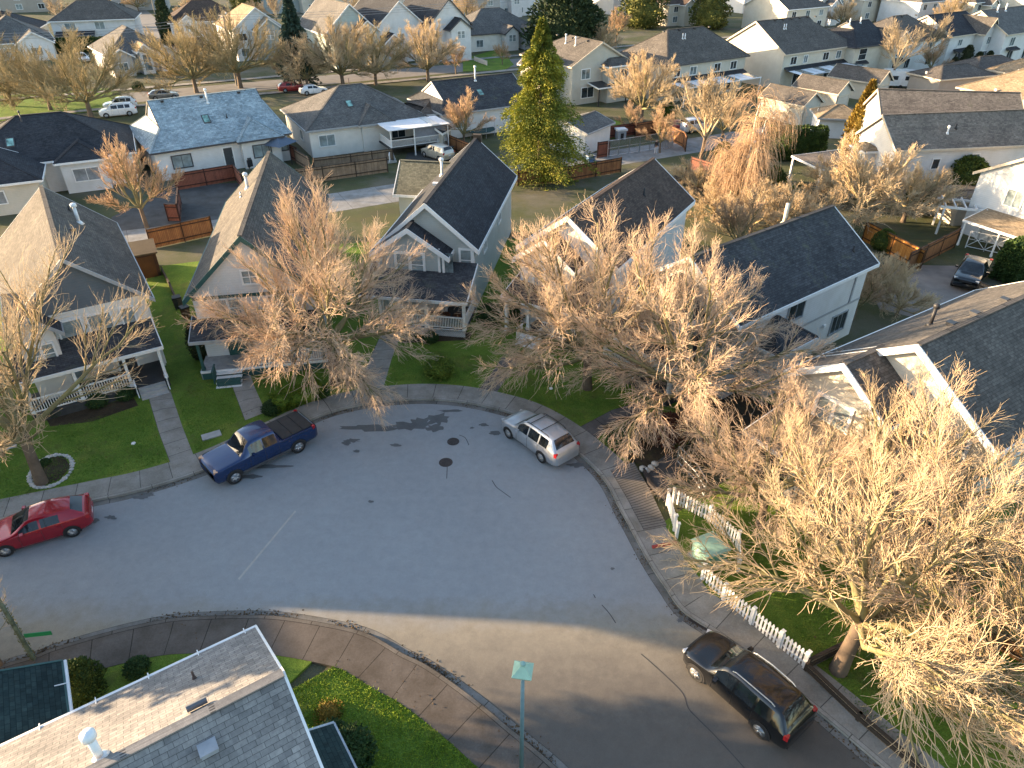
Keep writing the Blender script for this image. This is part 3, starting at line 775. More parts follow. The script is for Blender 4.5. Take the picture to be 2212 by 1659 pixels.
# ---------------------------------------------------------------- ground, roads, paths
def sheet(name, pts, z, mat, th=None, kind='structure'):
    m = MB(); n = len(pts)
    m.poly([(p[0], p[1], z) for p in pts])
    if th:
        for i in range(n):
            a, b = pts[i], pts[(i + 1) % n]; m.poly([(a[0], a[1], z - th), (b[0], b[1], z - th), (b[0], b[1], z), (a[0], a[1], z)])
    o = m.build(name, mat); tag(o, kind=kind); return o

def smooth(pts, k=6):
    """open Catmull-Rom through pts (2-D)"""
    P = [np.array(p[:2], float) for p in pts]; out = []
    for i in range(len(P) - 1):
        a, b, c, d = P[max(i - 1, 0)], P[i], P[i + 1], P[min(i + 2, len(P) - 1)]
        for j in range(k):
            t = j / k; out.append(.5 * ((2 * b) + (c - a) * t + (2 * a - 5 * b + 4 * c - d) * t * t + (3 * b - a - 3 * c + d) * t**3))
    out.append(P[-1]); return out

def offset(line, d):
    out = []
    for i, p in enumerate(line):
        t = line[min(i + 1, len(line) - 1)] - line[max(i - 1, 0)]; t = t / (np.linalg.norm(t) + 1e-9); out.append(p + d * np.array([-t[1], t[0]]))
    return out

def strip(name, line, w, z, mat, th=0.0, z1=None):
    """ribbon along a line: from the line to its left offset w; UV = (metres along, across)"""
    m = MB(); o = offset(line, w); s = 0.0
    for i in range(len(line) - 1):
        d = float(np.linalg.norm(line[i + 1] - line[i]))
        a, b, c, e = line[i], line[i + 1], o[i + 1], o[i]
        m.poly([(a[0], a[1], z), (b[0], b[1], z), (c[0], c[1], z), (e[0], e[1], z)], [(s, 0), (s + d, 0), (s + d, w), (s, w)])
        if th:
            m.poly([(a[0], a[1], z - th), (b[0], b[1], z - th), (b[0], b[1], z), (a[0], a[1], z)], [(s, 0), (s + d, 0), (s + d, .1), (s, .1)])
            m.poly([(e[0], e[1], z), (c[0], c[1], z), (c[0], c[1], z - th), (e[0], e[1], z - th)])
        s += d
    ob = m.build(name, mat); tag(ob, kind='structure'); return ob

def asphalt_mat():
    m, nt, bs = new_mat('asphalt')
    f1 = noise(nt, .12, 6, .6); f2 = noise(nt, 2.2, 6, .7); f3 = noise(nt, 60, 2, .6); f4 = noise(nt, .55, 8, .75)
    c = ramp(nt, f1, [(.3, (.245, .256, .270)), (.7, (.29, .303, .314))])
    c = mix(nt, 1.0, c, ramp(nt, f2, [(.3, (.90, .90, .90)), (.7, (1.07, 1.07, 1.06))]), 'MULTIPLY')
    c = mix(nt, 1.0, c, ramp(nt, f3, [(.3, (.82, .82, .82)), (.7, (1.16, 1.16, 1.16))]), 'MULTIPLY')
    c = mix(nt, 1.0, c, ramp(nt, f4, [(.60, (1, 1, 1)), (.72, (.78, .76, .75))]), 'MULTIPLY')
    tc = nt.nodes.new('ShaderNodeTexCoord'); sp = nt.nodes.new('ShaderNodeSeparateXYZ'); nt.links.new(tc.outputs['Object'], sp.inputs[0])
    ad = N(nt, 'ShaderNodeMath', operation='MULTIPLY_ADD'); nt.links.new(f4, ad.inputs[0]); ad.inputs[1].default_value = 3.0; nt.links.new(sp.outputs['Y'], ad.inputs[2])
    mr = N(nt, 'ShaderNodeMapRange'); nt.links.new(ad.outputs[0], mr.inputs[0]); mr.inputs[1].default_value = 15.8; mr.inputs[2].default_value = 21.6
    c = mix(nt, 1.0, c, ramp(nt, mr.outputs[0], [(0.0, (.42, .36, .305)), (.33, (.58, .50, .41)), (.68, (.96, .83, .64)), (1.0, (1, 1, 1))]), 'MULTIPLY')  # shade of the near end and tan of the sunlit band painted in
    nt.links.new(c, bs.inputs['Base Color']); bs.inputs['Roughness'].default_value = .88; bs.inputs['Specular IOR Level'].default_value = .3
    bump(nt, bs, f3, .25, .01); return m

def paving_mat(name, col, joint=1.5, dark=.5):
    m, nt, bs = new_mat(name); tc = nt.nodes.new('ShaderNodeTexCoord')
    b = nt.nodes.new('ShaderNodeTexBrick'); nt.links.new(tc.outputs['UV'], b.inputs['Vector']); b.offset = 0
    b.inputs['Scale'].default_value = 1; b.inputs['Brick Width'].default_value = joint; b.inputs['Row Height'].default_value = 50; b.inputs['Mortar Size'].default_value = .018
    b.inputs['Color1'].default_value = c4(col); b.inputs['Color2'].default_value = c4([x * .86 for x in col]); b.inputs['Mortar'].default_value = c4([x * .3 for x in col])
    f1 = noise(nt, .8, 7, .7); f2 = noise(nt, 14, 4, .7)
    c = mix(nt, 1.0, b.outputs['Color'], ramp(nt, f1, [(.3, (dark, dark * .97, dark * .9)), (.65, (1.1, 1.1, 1.1))]), 'MULTIPLY')
    c = mix(nt, 1.0, c, ramp(nt, f2, [(.3, (.85, .85, .85)), (.7, (1.12, 1.12, 1.12))]), 'MULTIPLY')
    nt.links.new(c, bs.inputs['Base Color']); bs.inputs['Roughness'].default_value = .9; bs.inputs['Specular IOR Level'].default_value = .25; return m

def grass_mat(name, stops, sc=.55):
    m, nt, bs = new_mat(name); f = noise(nt, sc, 7, .7); f2 = noise(nt, 22, 4, .75)
    c = mix(nt, 1.0, ramp(nt, f, stops), ramp(nt, f2, [(.3, (.5, .55, .5)), (.7, (1.45, 1.4, 1.3))]), 'MULTIPLY')
    f3 = noise(nt, .35, 8, .8); f4 = noise(nt, 3.2, 5, .75)
    c = mix(nt, ramp(nt, f3, [(.52, (0, 0, 0)), (.70, (.75, .75, .75))]), c, (.115, .105, .04))
    c = mix(nt, ramp(nt, f4, [(.60, (0, 0, 0)), (.74, (.6, .6, .6))]), c, (.075, .06, .035))
    nt.links.new(c, bs.inputs['Base Color']); bs.inputs['Roughness'].default_value = .95; bs.inputs['Specular IOR Level'].default_value = .15
    bump(nt, bs, f2, .8, .06); return m

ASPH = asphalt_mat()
PAVE = paving_mat('sidewalk_concrete', (.30, .285, .26), 1.5, .62)
KERB = paving_mat('kerb_concrete', (.33, .315, .29), 2.0, .6)
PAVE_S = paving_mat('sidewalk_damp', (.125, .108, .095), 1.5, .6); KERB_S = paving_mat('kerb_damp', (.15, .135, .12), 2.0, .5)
PATHM = paving_mat('path_concrete', (.30, .285, .26), 1.2, .66)
PATHD = paving_mat('path_dark', (.13, .12, .115), 1.2, .6)
LANE = paving_mat('lane_concrete', (.27, .275, .28), 4.0, .6)
BRICKP = paving_mat('brick_paving', (.20, .185, .17), .16, .7)
GRASS = grass_mat('lawn_grass', [(.3, (.085, .14, .022)), (.5, (.115, .19, .03)), (.72, (.19, .23, .045))])
GRASS_BL = grass_mat('lawn_blades', [(.3, (.085, .16, .024)), (.5, (.115, .215, .034)), (.72, (.20, .25, .055))], .8)
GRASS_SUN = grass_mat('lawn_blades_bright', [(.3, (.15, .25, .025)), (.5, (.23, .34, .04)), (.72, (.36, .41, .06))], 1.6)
SOIL = grass_mat('soil', [(.3, (.035, .027, .02)), (.55, (.06, .047, .034)), (.75, (.085, .08, .045))], 1.2)
GROUND = grass_mat('ground_mix', [(.25, (.085, .072, .055)), (.45, (.08, .09, .045)), (.6, (.13, .12, .095)), (.75, (.17, .16, .14))], .11)

gm = MB(); S = 1500.0
gm.poly([(-S, -60, 0), (S, -60, 0), (S, 2 * S, 0), (-S, 2 * S, 0)]); tag(gm.build('ground', GROUND), kind='structure')

NK = smooth([G(*p) for p in ((-420, 1240), (-150, 1160), (0, 1128), (180, 1090), (300, 1064), (440, 1020), (560, 966), (690, 903), (780, 878), (860, 868), (930, 866), (1000, 872), (1060, 884), (1130, 905), (1200, 945), (1270, 1002), (1310, 1048), (1340, 1106), (1362, 1146), (1400, 1216), (1437, 1273), (1474, 1323), (1540, 1368), (1640, 1440), (1750, 1528), (1900, 1655), (2100, 1830))], 5)
SK = smooth([G(*p) for p in ((-400, 1620), (-150, 1490), (0, 1442), (80, 1419), (127, 1401), (257, 1364), (367, 1341), (450, 1335), (533, 1333), (617, 1337), (737, 1357), (804, 1377), (870, 1415), (917, 1438), (970, 1473), (1037, 1523), (1104, 1579), (1200, 1659), (1330, 1790))], 5)
road = NK + SK[::-1]
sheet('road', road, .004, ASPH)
HK = .14
GUT = paving_mat('gutter_concrete', (.20, .195, .185), 3.0, .55)
strip('gutter', offset(NK, -.32), .32, .008, GUT); strip('gutter', offset(SK[::-1], -.32), .32, .008, GUT)
strip('kerb', NK, .17, HK, KERB, HK)
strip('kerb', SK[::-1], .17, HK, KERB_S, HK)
NS0 = offset(NK, .174); NS1 = offset(NK, 1.62)
strip('sidewalk', NS0, 1.45, HK - .006, PAVE, HK)
SKr = SK[::-1]; SS0 = offset(SKr, .174); SS1 = offset(SKr, 1.75)
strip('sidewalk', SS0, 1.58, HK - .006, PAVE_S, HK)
LAWN_Z = HK - .02
# front lawns of the north side (one slab) and of the south corner
i0, i1 = 20, 78
back = [(17, 45), (10, 56), (-2, 60), (-16, 58), (-30, 53), (-44, 44), (-52, 32)]
sheet('lawn', [tuple(p) for p in NS1[2:i1]] + [(15.5, 33)] + back, LAWN_Z, GRASS, LAWN_Z)
sheet('lawn', [tuple(p) for p in NS1[i1 + 12:-1]] + [(24, 12), (27, 20), (24, 27), (13, 29)], LAWN_Z, GRASS, LAWN_Z)
sl = [tuple(p) for p in SS1 if p[0] > -6.9 and p[1] < 17.3]
SL = sl + [(-6.0, 12.0)] if sl[0][1] < sl[-1][1] else sl
SL = sl + [(-8.2, 15.6), (-9, 11), (-3, 6)]
sheet('lawn', SL, LAWN_Z, GRASS, LAWN_Z)
sheet('lawn', [tuple(p) for p in SS1 if p[0] < -7.5] + [(-32, 5), (-16, 6), (-11, 12)], LAWN_Z, GRASS, LAWN_Z)

def path(name, px, mat, z=HK - .012):
    m = MB(); q = [G(*p) for p in px]; n = len(q) // 2; L, Rr = q[:n], q[n:][::-1]; s = 0
    for i in range(n - 1):
        d = math.dist(L[i], L[i + 1]); m.poly([(*L[i][:2], z), (*Rr[i][:2], z), (*Rr[i + 1][:2], z), (*L[i + 1][:2], z)], [(s, 0), (s, 1), (s + d, 1), (s + d, 0)]); s += d
    tag(m.build(name, mat), kind='structure')
path('path', [(318, 850), (345, 940), (372, 1012), (422, 994), (395, 925), (368, 845)], PATHM)
path('path', [(488, 790), (505, 845), (530, 912), (575, 894), (550, 838), (533, 788)], PATHM)
path('path', [(825, 722), (797, 783), (771, 845), (829, 840), (846, 780), (868, 722)], PATHM)
path('path', [(1084, 776), (1060, 812), (1033, 846), (1072, 853), (1098, 815), (1130, 776)], PATHD)
path('path', [(1390, 868), (1320, 890), (1254, 925), (1290, 952), (1335, 912), (1400, 888)], PATHD)
# planting beds
def bed(px, z=HK - .008): sheet('planting_bed', [G(*p) for p in px], z, SOIL)
bed([(868, 745), (1015, 738), (1020, 722), (880, 715)]); bed([(545, 772), (690, 757), (700, 770), (640, 785), (545, 790)])
bed([(100, 905), (290, 862), (300, 880), (200, 915), (110, 925)]); bed([(1300, 925), (1345, 905), (1400, 900), (1460, 930), (1450, 990), (1400, 1015), (1330, 985)])
sheet('planting_bed', [(p[0], p[1]) for p in [G(1470, 880), G(1600, 850), G(1720, 900), G(1660, 1000), G(1500, 1010)]], HK - .008, SOIL)
# driveway on the right that crosses the pavement, brick paved
sheet('driveway', [G(*p) for p in ((1392, 1022), (1440, 985), (1470, 1000), (1450, 1062), (1436, 1090))], HK + .002, LANE)
path('brick_paving', [(1318, 1020), (1352, 1078), (1390, 1150), (1440, 1140), (1402, 1060), (1368, 1002)], BRICKP, HK + .004)

def ribbon_px(name, px, w, z, mat):
    line = smooth([G(*p) for p in px], 4); strip(name, offset(line, -w / 2), w, z, mat)
CRACK = flat('crack', (.045, .045, .047), .9, .2); DAMP = None
def damp_mat(k, name):
    m, nt, bs = new_mat(name); f = noise(nt, 1.1, 6, .7); f3 = noise(nt, 60, 2)
    c = mix(nt, 1.0, ramp(nt, f, [(.35, [x * k for x in (.15, .155, .16)]), (.65, [x * k * 1.3 for x in (.16, .165, .17)])]), ramp(nt, f3, [(.3, (.8, .8, .8)), (.7, (1.2, 1.2, 1.2))]), 'MULTIPLY')
    nt.links.new(c, bs.inputs['Base Color']); bs.inputs['Roughness'].default_value = .75; return m
DAMP = damp_mat(.55, 'damp_asphalt')
for pts in ([(966, 998), (966, 1010), (965, 1034)], [(992, 940), (1005, 946), (1013, 962)], [(1063, 1038), (1072, 1052), (1085, 1062), (1103, 1075)], [(1282, 1284), (1286, 1292)], [(1300, 1307), (1316, 1325), (1330, 1346)],
            [(1385, 1413), (1405, 1430), (1440, 1462), (1475, 1498), (1487, 1530), (1510, 1555), (1545, 1590), (1600, 1650), (1640, 1700)]):
    ribbon_px('road_crack', pts, .036, .009, CRACK)
rb = random.Random(5)
def blot(cx, cy, rx, ry, n=18, jag=.35):
    pts = []
    for k in range(n):
        a = 2 * math.pi * k / n; q = 1 + jag * (rb.random() - .5) * 2; pts.append(G(cx + rx * q * math.cos(a), cy + ry * q * math.sin(a)))
    return pts
for iq, q in enumerate(((800, 924, 55, 7), (880, 921, 38, 8), (905, 912, 22, 9), (945, 905, 24, 12), (938, 925, 16, 8), (975, 888, 25, 3), (760, 952, 16, 4), (748, 958, 8, 5), (855, 962, 12, 3), (1070, 936, 12, 4), (1045, 918, 10, 3), (300, 1075, 20, 4), (316, 1070, 18, 4),
          (580, 1008, 45, 4), (540, 1030, 30, 4), (1245, 1005, 18, 5), (801, 1084, 6, 3), (1323, 1229, 4, 3), (200, 1125, 14, 5), (240, 1118, 12, 4), (1020, 925, 5, 2), (770, 975, 7, 3), (1470, 1340, 8, 5))):
    sheet('damp_patch', blot(*q), .009 + .0007 * iq, DAMP)
sheet('road_scrape', [G(637, 1103), G(640, 1105), G(517, 1253), G(514, 1250)], .0075, flat('scrape', (.36, .34, .315), .9, .12))
def manhole(px, py, r, label):
    x, y, _ = G(px, py); m = MB(); m.lathe([(0, .016), (r * .82, .016), (r * .84, .010), (r * .9, .010), (r * .92, .018), (r, .018), (r * 1.02, .004)], (0, 0, 0), 28)
    for k in range(-3, 4): m.box((0, k * r * .2, .018), (r * 1.1 * math.sqrt(max(.1, 1 - (k * .26) ** 2)), .03, .006))
    o = m.build('manhole_cover', flat('cast_iron', (.055, .045, .042), .6, .3, 9, .3), loc=(x, y, 0)); tag(o, label, 'manhole cover', 'manhole covers in the road')
manhole(963, 999, .36, 'dark iron manhole cover with a crack running from it'); manhole(979, 954, .33, 'reddish iron manhole cover nearer the curved kerb')
# kerb drain by the black car
x, y, _ = G(1512, 1345); dm = MB(); dm.box((0, 0, .02), (.9, .42, .02))
for k in range(9): dm.box((-.4 + k * .1, 0, .034), (.04, .38, .012))
tag(dm.build('storm_drain', flat('cast_iron', (.055, .045, .042)), loc=(x, y, 0), rz=R(-40)), 'slotted iron storm drain in the gutter ahead of the black car', 'drain')
# lane, rear street, driveways
def street(name, a, b, w, z, mat): 
    a, b = np.array(a, float), np.array(b, float); L = [a + (b - a) * t for t in np.linspace(0, 1, 12)]; strip(name, offset(L, -w / 2), w, z, mat)
street('lane', (-70, 42), (80, 120), 5.5, .006, LANE)
street('rear_street', (-190, 50), (160, 232), 8.0, .005, flat('rear_asphalt', (.17, .16, .15), .9, .15, .6))
for s in (1, -1): street('sidewalk', (-190 - s * 3.0, 50 + s * 6.2), (160 - s * 3.0, 232 + s * 6.2), 1.6, .1, PAVE)
street('side_street', G(372, 112)[:2], G(270, 8)[:2], 8, .007, flat('rear_asphalt', (.17, .16, .15)))
sheet('driveway', [G(*p) for p in ((1868, 598), (1955, 572), (2085, 575), (2130, 620), (2060, 655), (1990, 690), (1900, 668))], .012, flat('driveway_dirt', (.20, .17, .15), .9, .2, 1))
sheet('driveway', [G(*p) for p in ((368, 402), (520, 395), (505, 470), (340, 490), (255, 500), (240, 470))], .012, LANE)
sheet('driveway', [G(*p) for p in ((880, 330), (975, 318), (985, 352), (870, 360))], .012, LANE)
sheet('lawn', [G(*p) for p in ((-60, 212), (250, 190), (260, 205), (240, 238), (-60, 268))], .05, GRASS)
sheet('lawn', [G(*p) for p in ((1000, 128), (1080, 105), (1110, 140), (1090, 152), (1000, 155))], .05, GRASS)
sheet('lawn', [G(*p) for p in ((1290, 268), (1345, 258), (1350, 300), (1300, 300))], .05, GRASS)
# ---------------------------------------------------------------- houses
RF_CHAR = shingle('shingle_charcoal', (.050, .053, .060), (.072, .075, .082), (.10, .105, .06))
RF_LIT = shingle('shingle_warm_grey', (.085, .081, .078), (.12, .113, .105), (.17, .15, .10))
RF_DARK = shingle('shingle_dark', (.033, .036, .044), (.048, .052, .060))
RF_BROWN = shingle('shingle_brown', (.075, .055, .047), (.10, .075, .062))
RF_BLUE = shingle('shingle_blue_grey', (.25, .32, .36), (.36, .43, .47), row=.2, wid=.45)
RF_GREY = shingle('shingle_grey', (.115, .112, .11), (.15, .146, .14))
RF_GRN = shingle('shingle_green', (.022, .042, .044), (.032, .056, .056))
RF_NEAR = shingle('shingle_near', (.20, .198, .198), (.27, .263, .256), None, .15, .34, .5)
RF_OLD = shingle('shingle_weathered', (.165, .14, .12), (.215, .185, .155), (.12, .11, .075), .16, .4)
RF_TAN = shingle('shingle_tan', (.25, .195, .13), (.32, .25, .17), (.12, .105, .06), .18, .4)
RF_MID = shingle('shingle_brown_grey', (.095, .088, .082), (.13, .12, .11))
W_WHITE = siding('siding_white', (.66, .665, .67)); W_CREAM = siding('siding_cream', (.60, .56, .48)); W_BEIGE = siding('siding_beige', (.50, .475, .415))
W_GREEN = siding('siding_grey_green', (.42, .455, .45), .13); W_GREY = siding('siding_grey', (.40, .40, .40)); W_BLUE = siding('siding_blue_grey', (.32, .385, .40))
W_TAUPE = siding('siding_taupe', (.36, .325, .29)); W_STUCCO = flat('stucco', (.66, .64, .60), .85, .08, 1.2); W_DARKG = siding('siding_slate', (.13, .15, .17))
CEDAR = planks('cedar_boards', (.23, .095, .035), (.33, .15, .055)); CEDAR_RED = planks('red_fence_boards', (.20, .07, .045), (.25, .09, .055))
CEDAR_OLD = planks('weathered_boards', (.24, .17, .115), (.32, .235, .16)); ORANGE = planks('orange_boards', (.42, .16, .025), (.55, .24, .05))

def gable_front(h, cx, y0, y1, w, ze, zr, wall, roof, **k):
    return h.wing(cx, (y0 + y1) / 2, 'y', (y1 - y0) / 2, w, ze, zr, (1, 1), wall, roof, **k)

# --- left house of the row, slate grey gable and long verandah
h = House('corner_house', 'slate grey gabled house with white verandah, behind the mossy bare tree in the stone ring', 'house', -28.66, 42.38, -32.7, trim=WHITE)
m_ = h.wing(0, 0, 'y', 7.4, 3.85, 4.85, 8.3, (1, 1), W_STUCCO, RF_LIT, gable_wall=W_DARKG, fascia=FASC_GREY)
h.pipe(m_, 1, 2.2, .38, 1.1, .11, PVC, True); h.pipe(m_, 1, 4.2, .3, .35, .05, BLACK); h.boxvent(m_, 1, -.5, .25)
h.win(m_, 'y-', .75, 3.75, 1.15, 1.55, 'single'); h.win(m_, 'y-', 2.25, 3.75, .62, 1.55, 'single'); h.win(m_, 'y-', -.8, 3.75, 1.15, 1.55, 'single'); h.win(m_, 'x+', 2, 3.6, 1.2, 1.0)
h.band(m_, 'y-', 2.75, .5, FASC_GREY); h.win(m_, 'y-', -1.7, 1.55, 1.5, 1.3, 'double'); h.win(m_, 'x+', -3, 1.6, 1.2, 1.1)
b_ = gable_front(h, -2.5, -8.6, -6.0, 1.35, 4.6, 5.9, W_STUCCO, RF_CHAR, fascia=FASC_GREY)
h.win(b_, 'y-', 0, 3.4, 1.2, 1.2, 'double')
h.shed_roof(-4.3, 3.4, -9.6, -7.0, 2.75, 3.6, RF_CHAR, fascia=WHITE)
h.box('porch_deck', (-.4, -8.4, .3), (7.2, 2.6, .6), DECK)
h.door(m_, 'y-', 1.4, .6)
for x in (-3.9, -1.4, 1.2, 3.1): h.post(x, -9.45, .6, 2.68)
h.railing((-3.9, -9.5), (-1.4, -9.5), .6); h.railing((-1.4, -9.5), (1.2, -9.5), .6); h.railing((-3.95, -9.45), (-3.95, -7.2), .6); h.railing((3.15, -9.45), (3.15, -7.3), .6)
h.steps(2.2, -9.7, 1.5, 3); h.railing((1.35, -9.75), (1.35, -10.6), .3, .9); h.railing((3.05, -9.75), (3.05, -10.6), .3, .9)
h.downpipe(m_, -1, 1)

# --- second house, dark green trim
h = House('gabled_house', 'steep roofed house with dark green trim and white front steps', 'house', -17.3, 47.4, -10.7, trim=FASC_GREEN)
m_ = h.wing(0, 0, 'y', 8.9, 4.0, 4.8, 8.6, (1, 1), W_WHITE, RF_LIT, fascia=FASC_GREEN, fh=.28)
h.pipe(m_, -1, 3.6, .3, .9, .1, PVC, True); h.pipe(m_, -1, 3.0, .42, .4, .05, GALV)
h.band(m_, 'y-', 4.75, .22, FASC_GREEN); h.band(m_, 'y-', 3.0, .3, FASC_GREEN)
for a in (-1.6, 1.5): h.win(m_, 'y-', a, 3.95, 1.4, 1.2, 'double', trim=WHITE)
h.win(m_, 'y-', 0, 5.9, .8, .8, 'cross', trim=WHITE); h.win(m_, 'x-', -5, 3.6, 1, .9); h.win(m_, 'x+', -3, 3.6, 1, .9)
h.win(m_, 'y-', 1.6, 1.7, 1.7, 1.3, 'double', trim=WHITE); h.door(m_, 'y-', -1.6, .7, mat=flat('door_green', (.03, .10, .09), .4))
h.shed_roof(-3.9, 4.0, -10.4, -8.3, 2.8, 3.5, RF_CHAR, fascia=FASC_GREY)
h.box('porch_deck', (.1, -9.4, .37), (7.6, 1.9, .7), flat('porch_boards', (.33, .33, .33), .7, .2)); h.box('porch_edge', (.1, -10.37, .66), (7.6, .06, .14), WHITE)
h.box('porch_skirt', (.1, -10.34, .28), (7.5, .05, .5), FASC_GREEN)
for x in (-3.5, -.4, 1.8, 3.7): h.post(x, -10.25, .72, 2.72, .15, FASC_GREEN)
h.railing((-.4, -10.3), (1.8, -10.3), .72, .9, WHITE); h.railing((1.8, -10.3), (3.7, -10.3), .72, .9, WHITE)
for i in range(4): h.box('step', (-2.0, -10.55 - .28 * i, .6 - .165 * i), (1.5, .3, .06), WHITE); 
h.box('stair_base', (-2.0, -10.9, .25), (1.36, .9, .42), FASC_GREEN)
h.railing((-2.8, -10.4), (-2.8, -11.4), .3, .9, FASC_GREEN)

# --- centre house, grey green with bay gable and railed porch
h = House('gabled_house', 'grey green two-storey house with a railed white porch and black steep roof', 'house', -4.43, 53.88, 9.3)
m_ = h.wing(0, 0, 'y', 8.36, 3.55, 5.0, 8.1, (1, 1), W_GREEN, RF_DARK, fh=.28)
h.wing(-3.4, 5.6, 'x', 2.6, 2.6, 4.6, 6.7, (1, 1), W_GREEN, shingle('shingle_mossy', (.17, .165, .12), (.22, .21, .15), (.15, .15, .08)))
h.pipe(m_, -1, 1.2, .35, 1.1, .1, PVC, True); h.boxvent(m_, -1, -2.2, .25, WHITE); h.box('chimney', (.1, 8.5, 7.7), (.7, .5, 1.3), CEDAR_OLD)
b_ = gable_front(h, -1.0, -9.55, -7.2, 2.75, 4.85, 6.75, W_GREEN, RF_DARK, fh=.3)
h.win(b_, 'y-', -.55, 4.05, .8, 1.5, 'hung', tw=.17); h.win(b_, 'y-', .48, 4.05, .8, 1.5, 'hung', tw=.17)
h.corner(b_, corners=((-1, 1), (-1, -1))); h.corner(m_, corners=((-1, 1), (-1, -1)))
h.box('trim_board', (1.02, -9.29, 4.0), (.15, .08, 2.7), WHITE); h.box('panel', (1.55, -9.27, 3.9), (.85, .04, 2.3), PANE_G)
h.win(m_, 'y-', 2.6, 4.1, .7, 1.5, 'hung', tw=.15); h.win(m_, 'x+', -4, 3.7, 1.0, 1.0); h.win(m_, 'x+', 2, 3.7, 1.0, 1.0)
h.shed_roof(-3.9, 3.45, -12.0, -8.2, 2.85, 4.0, RF_CHAR)
h.box('porch_deck', (1.0, -10.0, .55), (4.5, 3.5, .14), DECK)
for x in (-1.15, .55, 3.15): h.post(x, -11.6, .62, 2.7, .2)
h.post(-2.6, -11.6, .1, 2.7, .2); h.post(-2.6, -9.6, .1, 2.7, .2)
h.railing((-1.15, -11.62), (.55, -11.62), .62, .92, gap=.11); h.railing((.55, -11.62), (3.15, -11.62), .62, .92, gap=.11); h.railing((3.18, -11.6), (3.18, -8.6), .62, .92)
h.lattice(-1.2, 3.2, -11.78, .08, .5); h.box('porch_edge', (1.0, -11.72, .56), (4.5, .06, .16), WHITE)
h.win(m_, 'y-', 2.1, 1.75, 1.6, 1.4, 'slider', tw=.14); h.win(m_, 'y-', .45, 1.75, 1.1, 1.4, 'single', tw=.14); h.door(m_, 'y-', -1.2, .62)
h.steps(-1.9, -10.0, 1.3, 4, .16, .3, mat=FASC_GREY); h.railing((-1.2, -10.1), (-1.2, -11.4), .3, .9)
for x, l_ in ((1.75, 'brown potted plant on the porch of the grey green house'), (2.5, 'dark planter beside the porch window of the grey green house')):
    pm = MB(); pm.lathe([(.13, 0), (.2, .32), (.17, .34)], (0, 0, 0), 12)
    hd = R(9.3); wx = -4.43 + x * math.cos(hd) + -10.9 * math.sin(hd); wy = 53.88 - x * math.sin(hd) + -10.9 * math.cos(hd)
    e_ = empty('planter', l_, 'planter', (wx, wy, .62)); pm.build('pot', flat('pot', (.05, .045, .045), .6), e_)
    put(e_, 'foliage', column_data(int(x * 10), .5, .28, leafmat('leaf_rust', [(.3, (.10, .045, .025)), (.7, (.2, .09, .045))]), 160, .16), (0, 0, .28))

# --- fourth house
h = House('gabled_house', 'white house with two stacked front gables, half hidden by the widest bare tree', 'house', 7.37, 50.12, 30.6)
m_ = h.wing(0, 0, 'y', 7.53, 3.75, 5.15, 7.95, (1, 1), W_WHITE, RF_BROWN, fh=.3)
b_ = gable_front(h, -.9, -9.0, -6.5, 2.3, 4.9, 6.7, W_WHITE, RF_BROWN, fh=.3)
h.win(b_, 'y-', 0, 4.0, 1.5, 1.4, 'double', tw=.15); h.win(m_, 'y-', 2.6, 4.0, .8, 1.3, 'hung'); h.win(m_, 'x+', -3.5, 3.8, 1.1, 1.0); h.win(m_, 'x-', -3.5, 3.8, 1.1, 1.0); h.win(m_, 'x-', 1, 1.8, 1.1, 1.0)
h.shed_roof(-3.2, 3.3, -10.6, -7.3, 2.8, 3.7, RF_BROWN)
h.box('porch_deck', (.9, -8.9, .4), (4.6, 3.0, .6), DECK)
for x in (-2.9, -1.2, .7, 3.0): h.post(x, -10.3, .1 if x < -1.5 else .7, 2.66, .2)
h.railing((.7, -10.35), (3.0, -10.35), .7); h.railing((-.2, -10.35), (.7, -10.35), .7)
h.door(m_, 'y-', -1.0, .7); h.win(m_, 'y-', 1.6, 1.8, 1.8, 1.3, 'slider')
h.steps(-.75, -10.5, 1.35, 4, .17, .28, mat=WHITE); h.railing((-1.45, -10.6), (-1.45, -11.5), .35, .9); h.railing((-.05, -10.6), (-.05, -11.5), .35, .9)
h.pipe(m_, 1, 2, .4, .5, .06, BLACK)

# --- fifth house, long charcoal roof, white wing
h = House('gabled_house', 'white house with long charcoal roof and low side wing, facing the bend', 'house', 15.59, 41.28, 53.1)
m_ = h.wing(0, 0, 'y', 7.0, 4.0, 5.3, 8.0, (1, 1), W_WHITE, RF_CHAR, fh=.22, fascia=WHITE)
b_ = gable_front(h, -.6, -8.7, -6.2, 2.2, 4.9, 6.7, W_WHITE, RF_CHAR, fh=.3)
h.win(b_, 'y-', -.1, 3.9, 1.7, 1.4, 'double', tw=.16); h.win(m_, 'y-', 2.6, 3.9, .8, 1.2, 'hung'); h.win(m_, 'y-', -3.0, 3.9, .7, 1.2, 'hung')
h.band(m_, 'x+', 2.75, .16, FASC_GREY); h.win(m_, 'x+', -.9, 4.15, 1.5, 1.05, 'slider', trim=GALV, pane=PANE); h.win(m_, 'x+', 4.7, 1.55, 1.6, 1.25, 'triple', trim=GALV, pane=PANE)
h.box('corner_board', (3.58, 5.4, 4.0), (.08, .16, 2.4), FASC_GREY)
w_ = h.wing(3.7, -3.0, 'y', 1.9, 1.75, 3.3, 4.5, (0, 0), W_WHITE, RF_CHAR, fh=.2)
h.win(w_, 'y-', 0, 1.7, 1.0, 1.1, 'slider')
h.shed_roof(-3.6, 2.3, -10.0, -7.0, 2.8, 3.6, RF_CHAR); h.box('porch_deck', (-.6, -8.6, .3), (5.4, 2.6, .6), DECK)
for x in (-3.3, -.8, 2.0): h.post(x, -9.75, .6, 2.66, .18)
